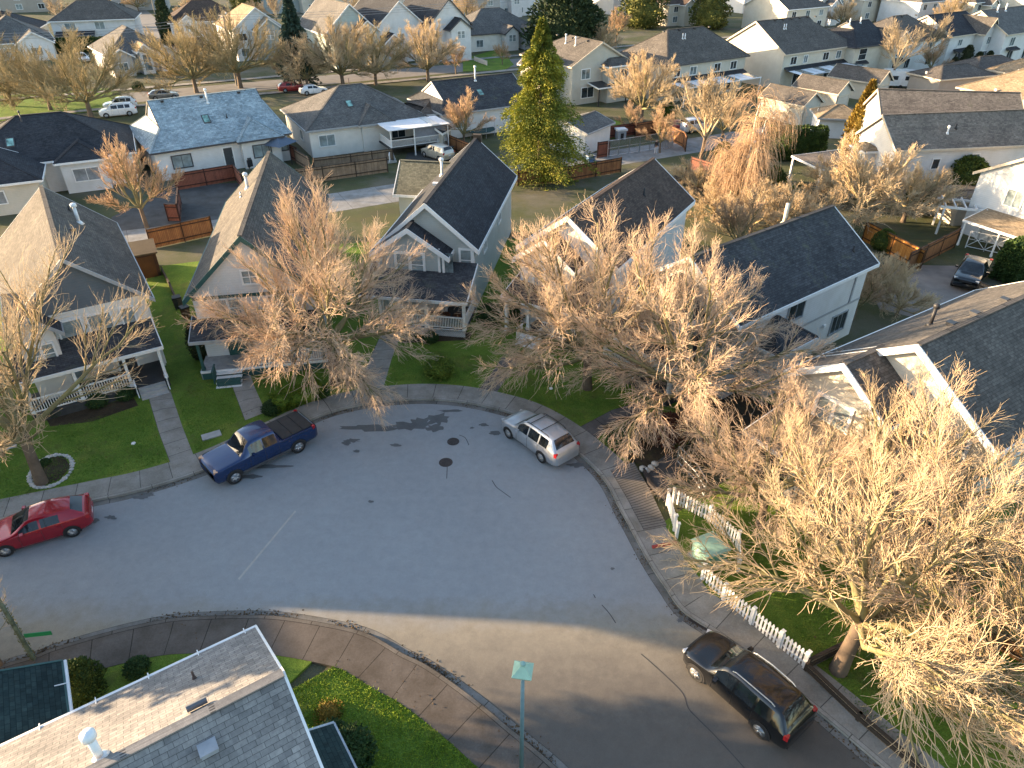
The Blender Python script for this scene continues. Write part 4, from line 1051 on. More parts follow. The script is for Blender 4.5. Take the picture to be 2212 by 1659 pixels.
h.railing((-3.3, -9.8), (-.8, -9.8), .6); h.railing((2.0, -9.75), (2.0, -7.3), .6); h.door(m_, 'y-', .8, .6); h.win(m_, 'y-', -1.6, 1.75, 1.7, 1.3)
h.pipe(m_, -1, 2.6, .15, 1.3, .12, flat('flue_cream', (.6, .54, .44), .6), False, 'flue'); h.pipe(m_, 1, 5.6, .7, .35, .05, BLACK)
vm = MB(); vm.box((3.64, 2.9, 1.9), (.14, .24, .2)); vm.build('wall_vent', WHITE, h.e)

# --- sixth house (large, right), with porch roof
h = House('gabled_house', 'large pale house on the right with grey shingle roof and white rakes', 'house', 23.9, 30.84, 57.9)
m_ = h.wing(0, .3, 'y', 7.3, 4.6, 5.1, 8.15, (1, 1), W_CREAM, RF_MID, fh=.34, fascia=WHITE)
b_ = gable_front(h, -1.75, -9.3, -6.3, 2.85, 5.08, 7.0, W_CREAM, RF_MID, fh=.34)
h.win(b_, 'y-', 0, 4.0, 1.7, 1.4, 'double', tw=.16); h.win(m_, 'y-', 2.7, 4.0, 1.2, 1.4, 'double', tw=.15); h.win(m_, 'x+', 2, 3.8, 1.2, 1.1); h.win(m_, 'x+', -3.5, 3.8, .9, 1.0); h.win(m_, 'x+', -1, 1.6, 1.2, 1.1)
h.shed_roof(-4.2, 4.3, -12.1, -7.2, 2.75, 3.9, RF_TAN); h.box('porch_deck', (0, -9.6, .25), (8.0, 4.6, .5), DECK)
for x in (-3.9, -1.2, 1.6, 4.0): h.post(x, -11.8, .5, 2.6, .26)
h.railing((-1.2, -11.85), (1.6, -11.85), .5); h.railing((1.6, -11.85), (4.0, -11.85), .5); h.door(m_, 'y-', -.2, .5); h.win(m_, 'y-', 2.3, 1.7, 1.8, 1.4)
for a in (-3.5, -1.5, 1.2, 3.6): h.boxvent(m_, -1, a, .14, FASC_DARK)
h.pipe(m_, -1, -2.6, .42, .95, .09, flat('flue_black', (.03, .03, .033), .5), True, 'flue')
h.downpipe(m_, -1, 1)
# --- near house bottom left
h = House('gabled_house', 'house in front with pale blue grey shingle roof, white flue and gutter', 'house', -11.12, 8.04, 56.0, trim=PVC)
m_ = h.wing(0, 0, 'y', 6.1, 3.75, 5.1, 7.25, (1, 1), W_GREY, RF_NEAR, fh=.13, fascia=PVC)
h.pipe(m_, -1, 4.07, .58, .32, .035, flat('pipe_brown', (.09, .06, .05), .6)); h.pipe(m_, -1, 1.7, .10, .85, .10, flat('white_flue', (.72, .74, .76), .35, .06), True, 'flue'); h.pipe(m_, 1, 1.0, .1, .3, .12, flat('white_flue', (.72, .74, .76)), True, 'flue')
def pan(frac_side, a, f, nm):
    p = h.on_roof(m_, frac_side, a, f, .05); q = MB(); q.box(p, (.34, .40, .12)); q.box((p[0], p[1], p[2] + .08), (.38, .44, .05)); q.build(nm, flat('vent_grey', (.28, .30, .33), .5), h.e)
pan(1, 3.9, .2, 'roof_vent')
p = h.on_roof(m_, -1, 4.0, .09, .03); q = MB(); q.tube([(p[0] - .1, p[1] - .28, p[2] + .05), (p[0] - .1, p[1] + .22, p[2] + .05)], .09, 8); q.build('roof_vent', flat('vent_dark', (.11, .12, .14), .5), h.e)
gu = MB(); gu.tube([m_['P'](-6.1, -3.84, 5.02), m_['P'](6.15, -3.84, 5.02)], .045, 8)
for k in range(9): gu.beam(m_['P'](-5.6 + k * 1.42, -3.9, 5.12), m_['P'](-5.6 + k * 1.42, -3.5, 5.2), .03, .03)
gu.build('gutter', PVC, h.e)
x_ = h.wing(1.3, 6.15, 'x', 1.9, 1.0, 3.1, 3.5, (1, 1), W_GREY, RF_GRN, fh=.12, fascia=GALV)
h.win(m_, 'y+', 0, 4.0, 1.2, 1.2)
A_, B_ = np.array(G(133, 1428, 3.5)[:2]), np.array(G(149, 1560, 3.5)[:2]); d_ = (A_ - B_) / np.linalg.norm(A_ - B_); rt = np.array([d_[1], -d_[0]])
c_ = A_ - d_ * 4.5 - rt * 3.6
h = House('bungalow', 'low house end with very dark green shingle roof and white gutter', 'house', c_[0], c_[1], math.degrees(math.atan2(d_[0], d_[1])), trim=FASC_GREEN)
m_ = h.wing(0, 0, 'y', 4.5, 3.6, 3.5, 5.0, (1, 1), W_GREY, RF_GRN, fh=.12, fascia=FASC_GREEN)
gu = MB(); gu.tube([m_['P'](-4.5, 3.68, 3.45), m_['P'](4.5, 3.68, 3.45)], .06, 8)
for k in range(6): gu.beam(m_['P'](-4 + k * 1.5, 3.35, 3.62), m_['P'](-4 + k * 1.5, 3.74, 3.5), .03, .03)
gu.build('gutter', PVC, h.e)
# --- second row
def vents(h, W, sv, n=4, f=.08):
    for k in range(n): h.boxvent(W, sv, -W['l'] * .55 + W['l'] * 1.1 * k / max(1, n - 1), f, None, .3)
h = House('bungalow', 'white bungalow with near black hip roof, green skylight and lower dark annex', 'house', -49.6, 77.6, 64, pane=glass('pane_striped', (.30, .32, .34), .2, True))
m_ = h.wing(0, 0, 'y', 8.2, 6.2, 3.2, 6.6, (0, 0), W_WHITE, RF_DARK, r=(2.1, 2.1)); w_ = h.wing(5.2, 3.1, 'x', 2.3, 2.5, 3.2, 4.6, (0, 1), W_WHITE, RF_DARK)
w2 = h.wing(8.3, -4.4, 'x', 3.6, 4.2, 3.0, 5.0, (0, 1), W_CREAM, RF_DARK)
h.win(w_, 'x+', .1, 1.75, 2.3, 1.2, 'slider'); h.win(m_, 'x+', 6.4, 1.9, 1.3, 1.1, 'slider', trim=FASC_DARK); h.skylight(m_, 1, -2.9, .55); h.pipe(m_, 1, -1.6, .12, .8, .06, FASC_DARK, True); h.win(w2, 'x+', 0, 1.7, 1.4, 1.1); h.win(m_, 'y+', 0, 1.8, 1.4, 1.1)
h = House('bungalow', 'white bungalow with pale blue grey roof and black framed windows', 'house', -35.25, 84.88, 56, trim=FASC_DARK)
m_ = h.wing(0, 0, 'y', 7.6, 6.6, 3.1, 7.0, (.25, .55), W_WHITE, RF_BLUE, r=(6.3, 5.6), fascia=FASC_DARK, fh=.18); w_ = h.wing(5.3, 3.9, 'x', 2.0, 2.6, 3.1, 4.9, (0, 1), W_WHITE, RF_BLUE, fascia=FASC_DARK, fh=.18)
h.win(m_, 'x+', -4.6, 1.75, 1.9, 1.25, 'slider'); h.door(m_, 'x+', .3, .4, mat=DOOR_DARK, trim=WHITE); h.win(w_, 'x+', 0, 1.75, 1.9, 1.25, 'slider'); h.win(m_, 'x+', 6.4, 1.8, 1.2, 1.1)
h.skylight(m_, 1, -.6, .5); h.pipe(m_, 1, .4, .18, 1.3, .09, PVC, True); vents(h, m_, 1, 3, .06); h.pipe(m_, 1, 1.6, .52, .4, .05, BLACK)
h = House('bungalow', 'grey hip roofed bungalow with white awning over its deck', 'house', -20.0, 93.24, 62)
m_ = h.wing(0, 0, 'y', 7.6, 6.5, 3.2, 6.55, (0, 0), W_STUCCO, RF_GREY, r=(1.4, 1.4), fascia=FASC_GREY); w_ = h.wing(4.8, .9, 'x', 2.0, 2.3, 3.2, 4.9, (0, 1), W_STUCCO, RF_GREY, fascia=FASC_GREY)
h.win(m_, 'x+', -5.2, 1.8, 1.8, 1.2); h.win(m_, 'x+', 3.6, 1.8, 1.8, 1.3, pane=PANE); h.win(m_, 'y-', 2, 1.8, 1.2, 1.1); h.skylight(m_, 1, -1.2, .48); h.pipe(m_, -1, 0, .05, .8, .06, flat('pipe_brown', (.09, .06, .05)))
aw = MB()
for k in range(40): aw.box((8.6, 1.0 + k * .19, 3.22 - 0), (4.4, .13, .03))
aw.box((8.6, 4.7, 3.17), (4.4, 7.7, .04)); aw.build('awning', flat('awning_white', (.74, .76, .8), .5, .05), h.e)
h.box('awning_panel', (8.6, 6.7, 3.27), (4.3, 1.0, .03), GALV)
h.box('deck', (8.2, 4.6, 1.0), (3.9, 7.2, .2), DECK)
for x, y in ((10.6, 1.1), (10.6, 4.0), (10.6, 8.3), (6.4, 8.3)): h.post(x, y, 0, 3.15, .12)
h.railing((10.4, 1.1), (10.4, 8.2), 1.1, .9); h.railing((6.6, 1.1), (10.4, 1.1), 1.1, .9); h.box('screen', (10.3, 6.2, 2.3), (.05, 4.0, 1.6), flat('screen_grey', (.2, .21, .24), .8))
h.railing((10.6, .9), (13.2, -.2), .3, .9); h.steps(10.8, .4, 1.2, 5, .2, .3, 'x+')
h = House('bungalow', 'white bungalow with plain slate roof and tall white flue, behind the small bare tree', 'house', -5.7, 100.2, 60)
m_ = h.wing(0, 0, 'y', 6.6, 5.6, 3.2, 6.1, (1, .6), W_WHITE, RF_CHAR, r=(None, 5.4), fascia=FASC_GREY); h.wing(-.2, -7.2, 'y', 1.8, 3.6, 2.9, 4.0, (0, 0), W_WHITE, RF_MID)
h.pipe(m_, 1, .6, .12, 1.6, .1, PVC, True); h.skylight(m_, 1, 0.2, .5); h.win(m_, 'x+', 4.0, 1.9, 1.4, 1.2, 'slider', pane=PANE); h.win(m_, 'x+', -3.6, 1.8, 1.8, 1.2); h.downpipe(m_, 1, 1, FASC_GREY)
sp = MB(); sp.lathe([(.28, 0), (.26, .06), (.0, .02)], (0, 0, 0), 18, 'x'); sp.build('satellite_dish', GALV, h.e, loc=(5.4, 3.0, 2.2))
BW = dict(oh=.45)
h = House('two_storey_house', 'beige two-storey house with broad front gable, right behind the tall conifer', 'house', 9.67, 120.39, -32)
m_ = h.wing(0, 0, 'y', 7, 5.6, 5.45, 8.4, (0, 1), W_BEIGE, RF_MID, fascia=FASC_BEIGE); w_ = h.wing(2.8, -7.0, 'x', 2.8, 1.6, 5.2, 6.1, (0, 0), W_BEIGE, RF_MID)
h.win(m_, 'y-', -2.7, 4.2, 1.5, 1.3, pane=PANE_G); h.win(w_, 'y-', .6, 4.0, 1.4, 1.2, pane=PANE); h.win(m_, 'y-', -2.2, 1.6, 2.2, 1.4, pane=PANE); h.pipe(m_, -1, 0, .3, 1.1, .09, PVC, True); h.pipe(m_, -1, -2.5, .3, 1.0, .09, PVC, True); vents(h, m_, -1, 3, .1)
h.shed_roof(-2.2, 3.4, -9.4, -6.6, 2.6, 3.0, flat('pergola_black', (.03, .03, .033), .5), name='patio_roof')
for x in (-2.0, 3.2): h.post(x, -9.3, 0, 2.5, .14, BLACK)
w2 = h.wing(-7.0, -1.0, 'y', 3.0, 2.2, 5.0, 6.6, (1, 1), W_CREAM, RF_MID)
RW = 'two-storey houses of the far row'
h = House('two_storey_house', 'beige duplex with wide dark hip roof and white patio awning', 'house', 27.1, 123.2, 57)
m_ = h.wing(0, 0, 'y', 8.9, 6.1, 5.3, 9.2, (0, 0), W_BEIGE, RF_MID, r=(3.8, 3.8), fascia=FASC_DARK)
for a, p in ((-6.4, PANE), (-3.0, PANE_G), (2.2, PANE), (5.8, PANE)): h.win(m_, 'x+', a, 4.1, 1.3, 1.1, 'slider', pane=p)
def awning(h, W, y0, y1, d=3.0, z=2.9):
    x = W['ww'] + W['cx']; a = MB(); n = int((y1 - y0) / 1.4)
    h.shed_roof(x, x + .9, y0, y1, z + .05, z + .45, RF_DARK, 'x+', FASC_DARK, 'skirt_roof')
    q = [(x + .85, y0, z), (x + .85 + d, y0, z - .25), (x + .85 + d, y1, z - .25), (x + .85, y1, z)]
    for k in range(n):
        t0, t1 = y0 + (y1 - y0) * k / n, y0 + (y1 - y0) * (k + .93) / n
        a.poly([(x + .85, t0, z), (x + .85 + d, t0, z - .25), (x + .85 + d, t1, z - .25), (x + .85, t1, z)], mi=1 if k % 3 == 1 else 0)
    a.beam((x + .85 + d, y0, z - .2), (x + .85 + d, y1, z - .2), .08, .14)
    a.build('awning', [flat('awning_white', (.74, .76, .8)), PANE_G], h.e)
    for k in range(3): h.post(x + .8 + d, y0 + .1 + (y1 - y0 - .2) * k / 2, 0, z - .3, .12)
awning(h, m_, -8.2, 8.3); vents(h, m_, 1, 4, .06)
for a in (-2.2, -1.7): h.pipe(m_, 1, a, .3, .7, .08, PVC)
for a in (-5, 0, 5): h.win(m_, 'x+', a, 1.3, 1.9, 1.7, pane=PANE)
h = House('two_storey_house', 'white duplex with tall dark gable roof between the hip roofed duplex and the bay gable', 'house', 47.6, 134.0, 57)
m_ = h.wing(0, 0, 'y', 9.4, 7.0, 5.35, 9.5, (.2, 1), W_CREAM, RF_MID, fascia=FASC_BEIGE)
for a, w, p in ((-6.6, 1.4, PANE), (-3.6, .9, PANE_G), (1.6, 1.4, PANE), (5.0, 1.2, PANE_G)): h.win(m_, 'x+', a, 4.2, w, 1.1, 'slider', pane=p)
awning(h, m_, -8.5, 8.0); vents(h, m_, 1, 6, .05)
for a in (-4.8, -4.3, 6.6, 7.1): h.pipe(m_, 1, a, .3, .75, .08, PVC)
for a in (-5, 3): h.win(m_, 'x+', a, 1.3, 1.9, 1.7, pane=PANE)
h = House('two_storey_house', 'cream house with dark blue roof and projecting bay gable', 'house', 60.5, 138.6, 57)
m_ = h.wing(0, 0, 'y', 7.0, 5.6, 5.35, 8.5, (.3, .3), W_CREAM, RF_DARK, fascia=FASC_DARK); b_ = h.wing(4.2, 3.6, 'x', 3.2, 2.9, 5.3, 7.4, (1, 1), W_CREAM, RF_MID, fascia=FASC_GREY)
h.win(m_, 'x+', -4.2, 4.1, 2.0, 1.7, 'hung', trim=WHITE, pane=PANE); h.win(b_, 'x+', 0, 4.2, 2.2, 1.6, 'hung', pane=PANE_G); h.win(b_, 'x+', -.4, 1.5, 1.9, 1.7, 'cross', pane=PANE); h.win(m_, 'x+', -4.2, 1.5, 1.6, 1.8, 'cross', pane=PANE)
for y, bl in ((-4.2, m_), (3.3, b_)):
    x = bl['ww'] + bl['cx'] if bl is m_ else bl['cx'] + bl['lw'][1]
    h.shed_roof(x, x + .7, y - 1.4, y + 1.4, 2.75, 3.1, RF_DARK, 'x+', FASC_DARK, 'window_hood')
h.pipe(m_, 1, -3, .1, .9, .1, PVC); h.pipe(m_, 1, 0, .1, .9, .1, PVC)
h = House('two_storey_house', 'brown hip roofed house with one orange lit hip end', 'house', 70.5, 144.5, 57)
m_ = h.wing(0, 0, 'y', 8, 5.8, 5.3, 8.7, (0, 0), W_WHITE, RF_MID, fascia=FASC_DARK); vents(h, m_, 1, 3, .08)
h.win(m_, 'x+', 3, 4.1, 1.3, 1.0, pane=PANE_G); h.win(m_, 'x+', -3, 1.6, 1.8, 1.5, pane=PANE); h.win(m_, 'x+', 4, 1.6, 1.8, 1.5, pane=PANE)
h = House('two_storey_house', 'white house with navy roof and narrow front gable on its right', 'house', 82.5, 151, 57)
m_ = h.wing(0, 0, 'y', 6.5, 5.8, 5.4, 8.4, (1, 1), W_WHITE, RF_DARK, fascia=FASC_BEIGE); b_ = h.wing(4.0, 4.2, 'x', 3.4, 2.4, 5.3, 8.0, (1, 1), W_WHITE, RF_MID, fascia=FASC_BEIGE)
h.win(m_, 'x+', -2.5, 4.1, 1.3, 1.0, pane=PANE_G); h.win(b_, 'x+', 0, 4.2, 1.4, 1.2, pane=PANE_G); h.win(m_, 'x+', -2, 1.5, 2.0, 1.6, pane=PANE); h.win(b_, 'x+', 0, 1.5, 1.8, 1.7, pane=PANE)
h.shed_roof(5.4, 6.6, -4, 0, 2.7, 3.1, RF_DARK, 'x+', FASC_DARK, 'window_hood')
h = House('two_storey_house', 'white house with broad grey roof and two white flues, far right of the row', 'house', 95, 154.5, 57)
m_ = h.wing(0, 0, 'y', 8, 6.2, 5.4, 8.9, (1, 1), W_WHITE, RF_GREY, fascia=FASC_BEIGE); h.pipe(m_, 1, -3.5, .12, 1.3, .14, PVC); h.pipe(m_, 1, -.5, .12, 1.3, .14, PVC)
h.win(m_, 'x+', -4.6, 4.0, 1.6, 1.4, pane=PANE_G); h.win(m_, 'x+', 1.5, 4.0, 1.6, 1.4, pane=PANE_G); h.win(m_, 'x+', -4, 1.5, 2, 1.7, pane=PANE); h.win(m_, 'y-', 0, 3.6, 1.6, 1.4, pane=PANE_G); h.win(m_, 'x+', 2, 1.5, 2, 1.7, pane=PANE)
h.shed_roof(5.7, 6.7, -6, -2.5, 2.7, 3.1, RF_DARK, 'x+', FASC_DARK, 'window_hood')
# --- right side
h = House('two_storey_house', 'white house with weathered brown roof and sunlit bay window end', 'house', 43.7, 72.3, 81.4)
m_ = h.wing(0, 0, 'y', 8.2, 3.4, 5.45, 7.95, (1, 1), W_WHITE, RF_OLD, fascia=FASC_BEIGE); h.band(m_, 'y-', 2.8, .14)
bw = h.wing(-.9, -8.4, 'x', 1.35, .95, 4.6, 5.1, (0, 0), W_WHITE, RF_TAN, oh=.2); h.win(bw, 'y-', 0, 3.0, 1.2, 2.3, 'slider'); h.win(m_, 'y-', 2.2, 2.4, 1.0, 1.9, 'single', pane=PANE_G)
h.pipe(m_, 1, -2.3, .58, .5, .07, PVC, True); h.pipe(m_, 1, -1.2, .45, .4, .07, BLACK); h.win(m_, 'x+', -3.3, 3.9, .7, .9, 'single', pane=PANE); h.win(m_, 'x+', .6, 4.4, 1.0, .5, 'single', pane=PANE_G)
ov = MB(); ov.lathe([(.0, -.05), (.42, -.05), (.42, .0), (.5, .0), (.5, -.06)], (0, 0, 0), 20, 'x'); ov.build('oval_window', PANE_G, h.e, loc=(3.02, 2.2, 2.4))
h = House('two_storey_house', 'long brown roofed house directly behind the white one with the bay end', 'house', 46.9, 81.0, 98)
m_ = h.wing(0, 0, 'y', 7.2, 4.3, 5.4, 8.2, (1, 1), W_WHITE, RF_OLD, fascia=FASC_BEIGE); h.win(m_, 'y-', 0, 3.8, 1.2, 1.2); h.win(m_, 'y-', 1, 1.6, 1.2, 1.2)
h = House('two_storey_house', 'bright white gabled wall at the right edge with a beige rake board', 'house', 47.8, 60.8, 60)
m_ = h.wing(0, 0, 'y', 6.5, 4.4, 5.4, 8.0, (1, 1), W_WHITE, RF_OLD, fascia=FASC_BEIGE); h.win(m_, 'y-', -.6, 4.1, 1.3, 1.3, 'slider'); h.win(m_, 'y-', 1.2, 1.7, 1.2, 1.0, pane=PANE)
h.shed_roof(-2.4, 3.8, -9.4, -6.2, 2.3, 2.75, RF_TAN, name='patio_roof')
for x in (-2.2, .7, 3.6): h.post(x, -9.2, 0, 2.2, .12)
def garage(label, px, py, hd, l, w, ze, zr, roof, wall, door=True, cat='garage', dm=None, face='y-', ends=(1, 1)):
    x, y, _ = G(px, py); h = House('garage', label, cat, x, y, hd, trim=FASC_BEIGE if wall is not W_WHITE else WHITE)
    m = h.wing(0, 0, 'y', l, w, ze, zr, ends, wall, roof, fascia=FASC_GREY if wall is W_WHITE else None)
    if door: h.garage_door(m, face, 0, min(2 * w - 1.7, 3.0), 2.1, dm)
    lv = MB()
    if face == 'y-': lv.box((0, -m['lw'][-1] - .02, ze + .5), (.35, .05, .35)); lv.build('louvre', FASC_GREY, h.e)
    return h, m
garage('cream garage with dark roof nearest the weeping tree, door half in shade', 1700, 258, 144, 3.7, 2.3, 2.7, 4.2, RF_MID, W_BEIGE, face='y+')
garage('cream garage with dark roof, second one, close to the conical cedar', 1768, 232, 140, 3.7, 2.3, 2.7, 4.2, RF_MID, W_BEIGE, face='y+')
garage('dark roofed garage farthest along the lane, just before the caravan', 1848, 208, 138, 4.2, 2.4, 2.7, 4.3, RF_MID, W_BEIGE, face='y+')
garage('small garage with tan mossy roof beside the conical cedar', 1800, 290, 100, 3.0, 2.6, 2.5, 3.7, RF_TAN, W_WHITE, False, ends=(0, 0))
garage('white garage with a broad white door, below the tall conifer', 1252, 318, 35, 3.4, 2.9, 2.7, 3.7, RF_GREY, W_WHITE, True, dm=GAR_DOOR_W)
g, m = garage('low brown roofed garage by the white caravan', 2045, 196, 70, 6, 3.4, 2.6, 4.0, RF_MID, W_TAUPE, False, ends=(0, 0))
g, m = garage('brown roofed garage right of the one by the caravan', 2120, 178, 70, 6, 3.6, 2.6, 4.2, RF_MID, W_TAUPE, False, ends=(0, 0))
g, m = garage('large sunlit tan hip roofed house at the right edge', 2200, 238, 62, 8, 5.5, 3.0, 5.8, RF_TAN, W_CREAM, False, 'house', ends=(0, 0))
g, m = garage('second sunlit tan roofed house behind at the right edge', 2235, 195, 62, 7, 5, 3.0, 5.8, RF_TAN, W_CREAM, False, 'house', ends=(0, 0))
g, m = garage('low outbuilding with flat brown roof below the bright white gable', 2085, 470, 80, 3.0, 2.2, 2.4, 2.7, RF_OLD, W_CREAM, False, 'outbuilding')
# carport / patio roof
x, y, _ = G(1800, 400); h = House('patio_cover', 'brown patio roof on white posts beside the apple tree', 'patio cover', x, y, 75)
h.shed_roof(-2.6, 2.6, -4.0, 3.4, 2.7, 3.0, RF_OLD, 'y-')
for a in (-2.4, 2.4):
    for b in (-3.8, 3.2): h.post(a, b, 0, 2.65, .2)
# shed and gazebo
x, y, _ = G(948, 320); h = House('garden_shed', 'small beige garden shed with dark roof beside the awning bungalow', 'shed', x, y, 20); m_ = h.wing(0, 0, 'y', 1.5, 1.3, 2.2, 3.0, (1, 1), W_BEIGE, RF_CHAR, oh=.15); h.door(m_, 'y-', 0, .05, .9, 1.8, FASC_DARK)
x, y, _ = G(608, 352); e = empty('gazebo', 'dark blue fabric gazebo at the corner of the blue grey roofed house', 'gazebo', (x, y, 0), R(20))
q = MB(); q.lathe([(2.3, 2.3), (.6, 3.0)], (0, 0, 0), 4); q.lathe([(.75, 3.05), (.0, 3.4)], (0, 0, 0), 4); q.build('canopy', flat('canopy_navy', (.09, .12, .17), .8), e)
for sx in (-1, 1):
    for sy in (-1, 1):
        q = MB(); q.box((sx * 1.1, sy * 1.1, 1.15), (.08, .08, 2.3)); q.build('pole', BLACK, e)
# --- far left street
h = House('bungalow', 'bungalow with sunlit hip, arched entrance gable and two small front gables', 'house', -71.2, 145.0, -38)
m_ = h.wing(0, 0, 'y', 7.4, 5.8, 3.2, 6.9, (0, 0), W_WHITE, RF_GREY, fascia=WHITE); b_ = h.wing(.2, -7.6, 'y', 2.2, 1.45, 3.7, 5.0, (1, 1), W_WHITE, RF_TAN, fascia=WHITE, fh=.3); c_ = h.wing(3.9, -7.2, 'y', 1.8, 1.8, 3.1, 4.3, (1, 1), W_WHITE, RF_GREY, fascia=WHITE); d_ = h.wing(-3.9, -7.6, 'y', 2.4, 2.2, 3.1, 4.5, (1, 1), W_GREY, RF_GREY, fascia=WHITE)
h.win(b_, 'y-', 0, 1.9, 1.2, 2.6, 'hung', pane=PANE_G); h.win(c_, 'y-', 0, 1.7, 1.2, 1.2, pane=PANE); h.win(d_, 'y-', 0, 1.6, 1.4, 1.2, pane=PANE_G)
h = House('two_storey_house', 'white two-storey house with broad brown hip roof behind the clipped hedge', 'house', -91.4, 174.6, 72)
m_ = h.wing(0, 0, 'y', 8.5, 6.2, 5.2, 8.5, (0, 0), W_WHITE, RF_MID, r=(3, 3)); h.win(m_, 'x+', -4.5, 3.9, 2.0, 1.6, pane=PANE_B); h.win(m_, 'x+', 1.2, 4.1, 1.8, 1.4, pane=PANE_B)
h.shed_roof(5.8, 8.0, -7.5, 0, 2.6, 3.2, RF_DARK, 'x+', FASC_DARK, 'porch_roof'); h.garage_door(m_, 'x+', -4, 4)
h = House('bungalow', 'dark roofed bungalow at the left edge with large pale front gable', 'house', *G(40, 118)[:2], -33)
m_ = h.wing(0, 0, 'y', 8, 7.0, 3.1, 7.2, (0, 0), W_CREAM, RF_GREY); b_ = h.wing(3.2, -8.2, 'y', 3.0, 3.4, 3.1, 5.2, (1, 1), W_WHITE, RF_GREY, fascia=WHITE); h.win(b_, 'y-', 0, 1.7, 1.8, 1.3, pane=PANE_G); h.garage_door(m_, 'y-', -3, 4)
h = House('bungalow', 'long low house with very dark roof beyond the left bungalow', 'house', -113, 172, 72)
m_ = h.wing(0, 0, 'y', 9.5, 7, 3.4, 6.6, (0, 0), W_CREAM, RF_DARK); h.garage_door(m_, 'x+', 3, 4); h.win(m_, 'x+', -3, 1.7, 1.6, 1.2, pane=PANE_G)
def fill(label, px, py, hd, l, w, ze, zr, roof, wall, ends=(0, 0), front='x+', gab=None, name='two_storey_house', rr=(None, None), fas=None):
    x, y, _ = G(px, py); h = House(name, label, 'house', x, y, hd); m = h.wing(0, 0, 'y', l, w, ze, zr, ends, wall, roof, r=rr, fascia=fas)
    n = 2 if l > 6 else 1; L = (m['lw'][1] + m['lw'][-1]) if front[0] == 'x' else 2 * m['ww']
    for k in range(n + 1):
        a = -L / 2 + L * (k + .5) / (n + 1)
        if ze > 4.5: h.win(m, front, a, ze - 1.2, 1.4, 1.2, 'slider', pane=[PANE, PANE_G, PANE_B][k % 3])
        h.win(m, front, a, 1.5, 1.5, 1.3, 'slider', pane=[PANE_G, PANE_B, PANE][k % 3])
    if gab:
        for (a, gw, gz, gr, gwall) in gab:
            if front == 'x+': b = h.wing(m['ww'] + .4, a, 'x', 2.2, gw, gz, gz + gw * .75, (1, 1), gwall, gr or roof, fascia=fas)
            else: b = h.wing(a, -m['lw'][-1] - .4, 'y', 2.2, gw, gz, gz + gw * .75, (1, 1), gwall, gr or roof, fascia=fas)
            h.win(b, front, 0, gz - .9, min(1.5, gw), 1.2, 'double', pane=PANE_B)
    return h, m
W_PALE = siding('siding_pale_green', (.42, .48, .46))
fill('house with plum brown roofs of several pitches near the cedar column', 452, 88, 65, 8, 6, 4.6, 8.2, RF_BROWN, W_WHITE, (0, 0), gab=[(-4, 2.4, 4.4, None, W_WHITE), (4, 2.6, 4.4, RF_TAN, W_WHITE)])
fill('tan roofed house with blue grey gable and bay windows, left of the blue spruce', 548, 118, -33, 7, 5.2, 5.4, 9.2, RF_TAN, W_WHITE, (0, 1), 'y-', [(1.5, 2.9, 5.3, RF_TAN, W_BLUE)])
fill('pale green house with stepped front gables, right of the blue spruce', 735, 128, -33, 8, 5.4, 5.6, 10.4, RF_GREY, W_PALE, (1, 1), 'y-', [(-2.6, 2.4, 4.2, RF_GREY, W_PALE), (2.2, 2.6, 5.8, RF_DARK, W_PALE)])
fill('white house with steep navy roof and dark lower wing', 835, 122, -33, 8, 6.0, 5.6, 10.6, RF_DARK, W_WHITE, (1, 1), 'y-', [(-2.6, 3.0, 3.2, RF_DARK, W_GREY)])
fill('white house with tall dark edged gable and hooded upper window', 935, 118, -33, 8, 5.0, 6.0, 10.8, RF_DARK, W_WHITE, (1, 1), 'y-', [(1.2, 2.6, 5.6, RF_DARK, W_WHITE)], fas=FASC_DARK)
fill('grey roofed bungalow with twin small front gables, across the lawn with the low wall', 1060, 98, 62, 9, 6.8, 3.3, 7.3, RF_GREY, W_STUCCO, (0, 0), 'x+', [(.8, 1.9, 3.3, None, W_WHITE), (5.2, 1.9, 3.1, None, W_WHITE)], 'bungalow', fas=FASC_DARK)
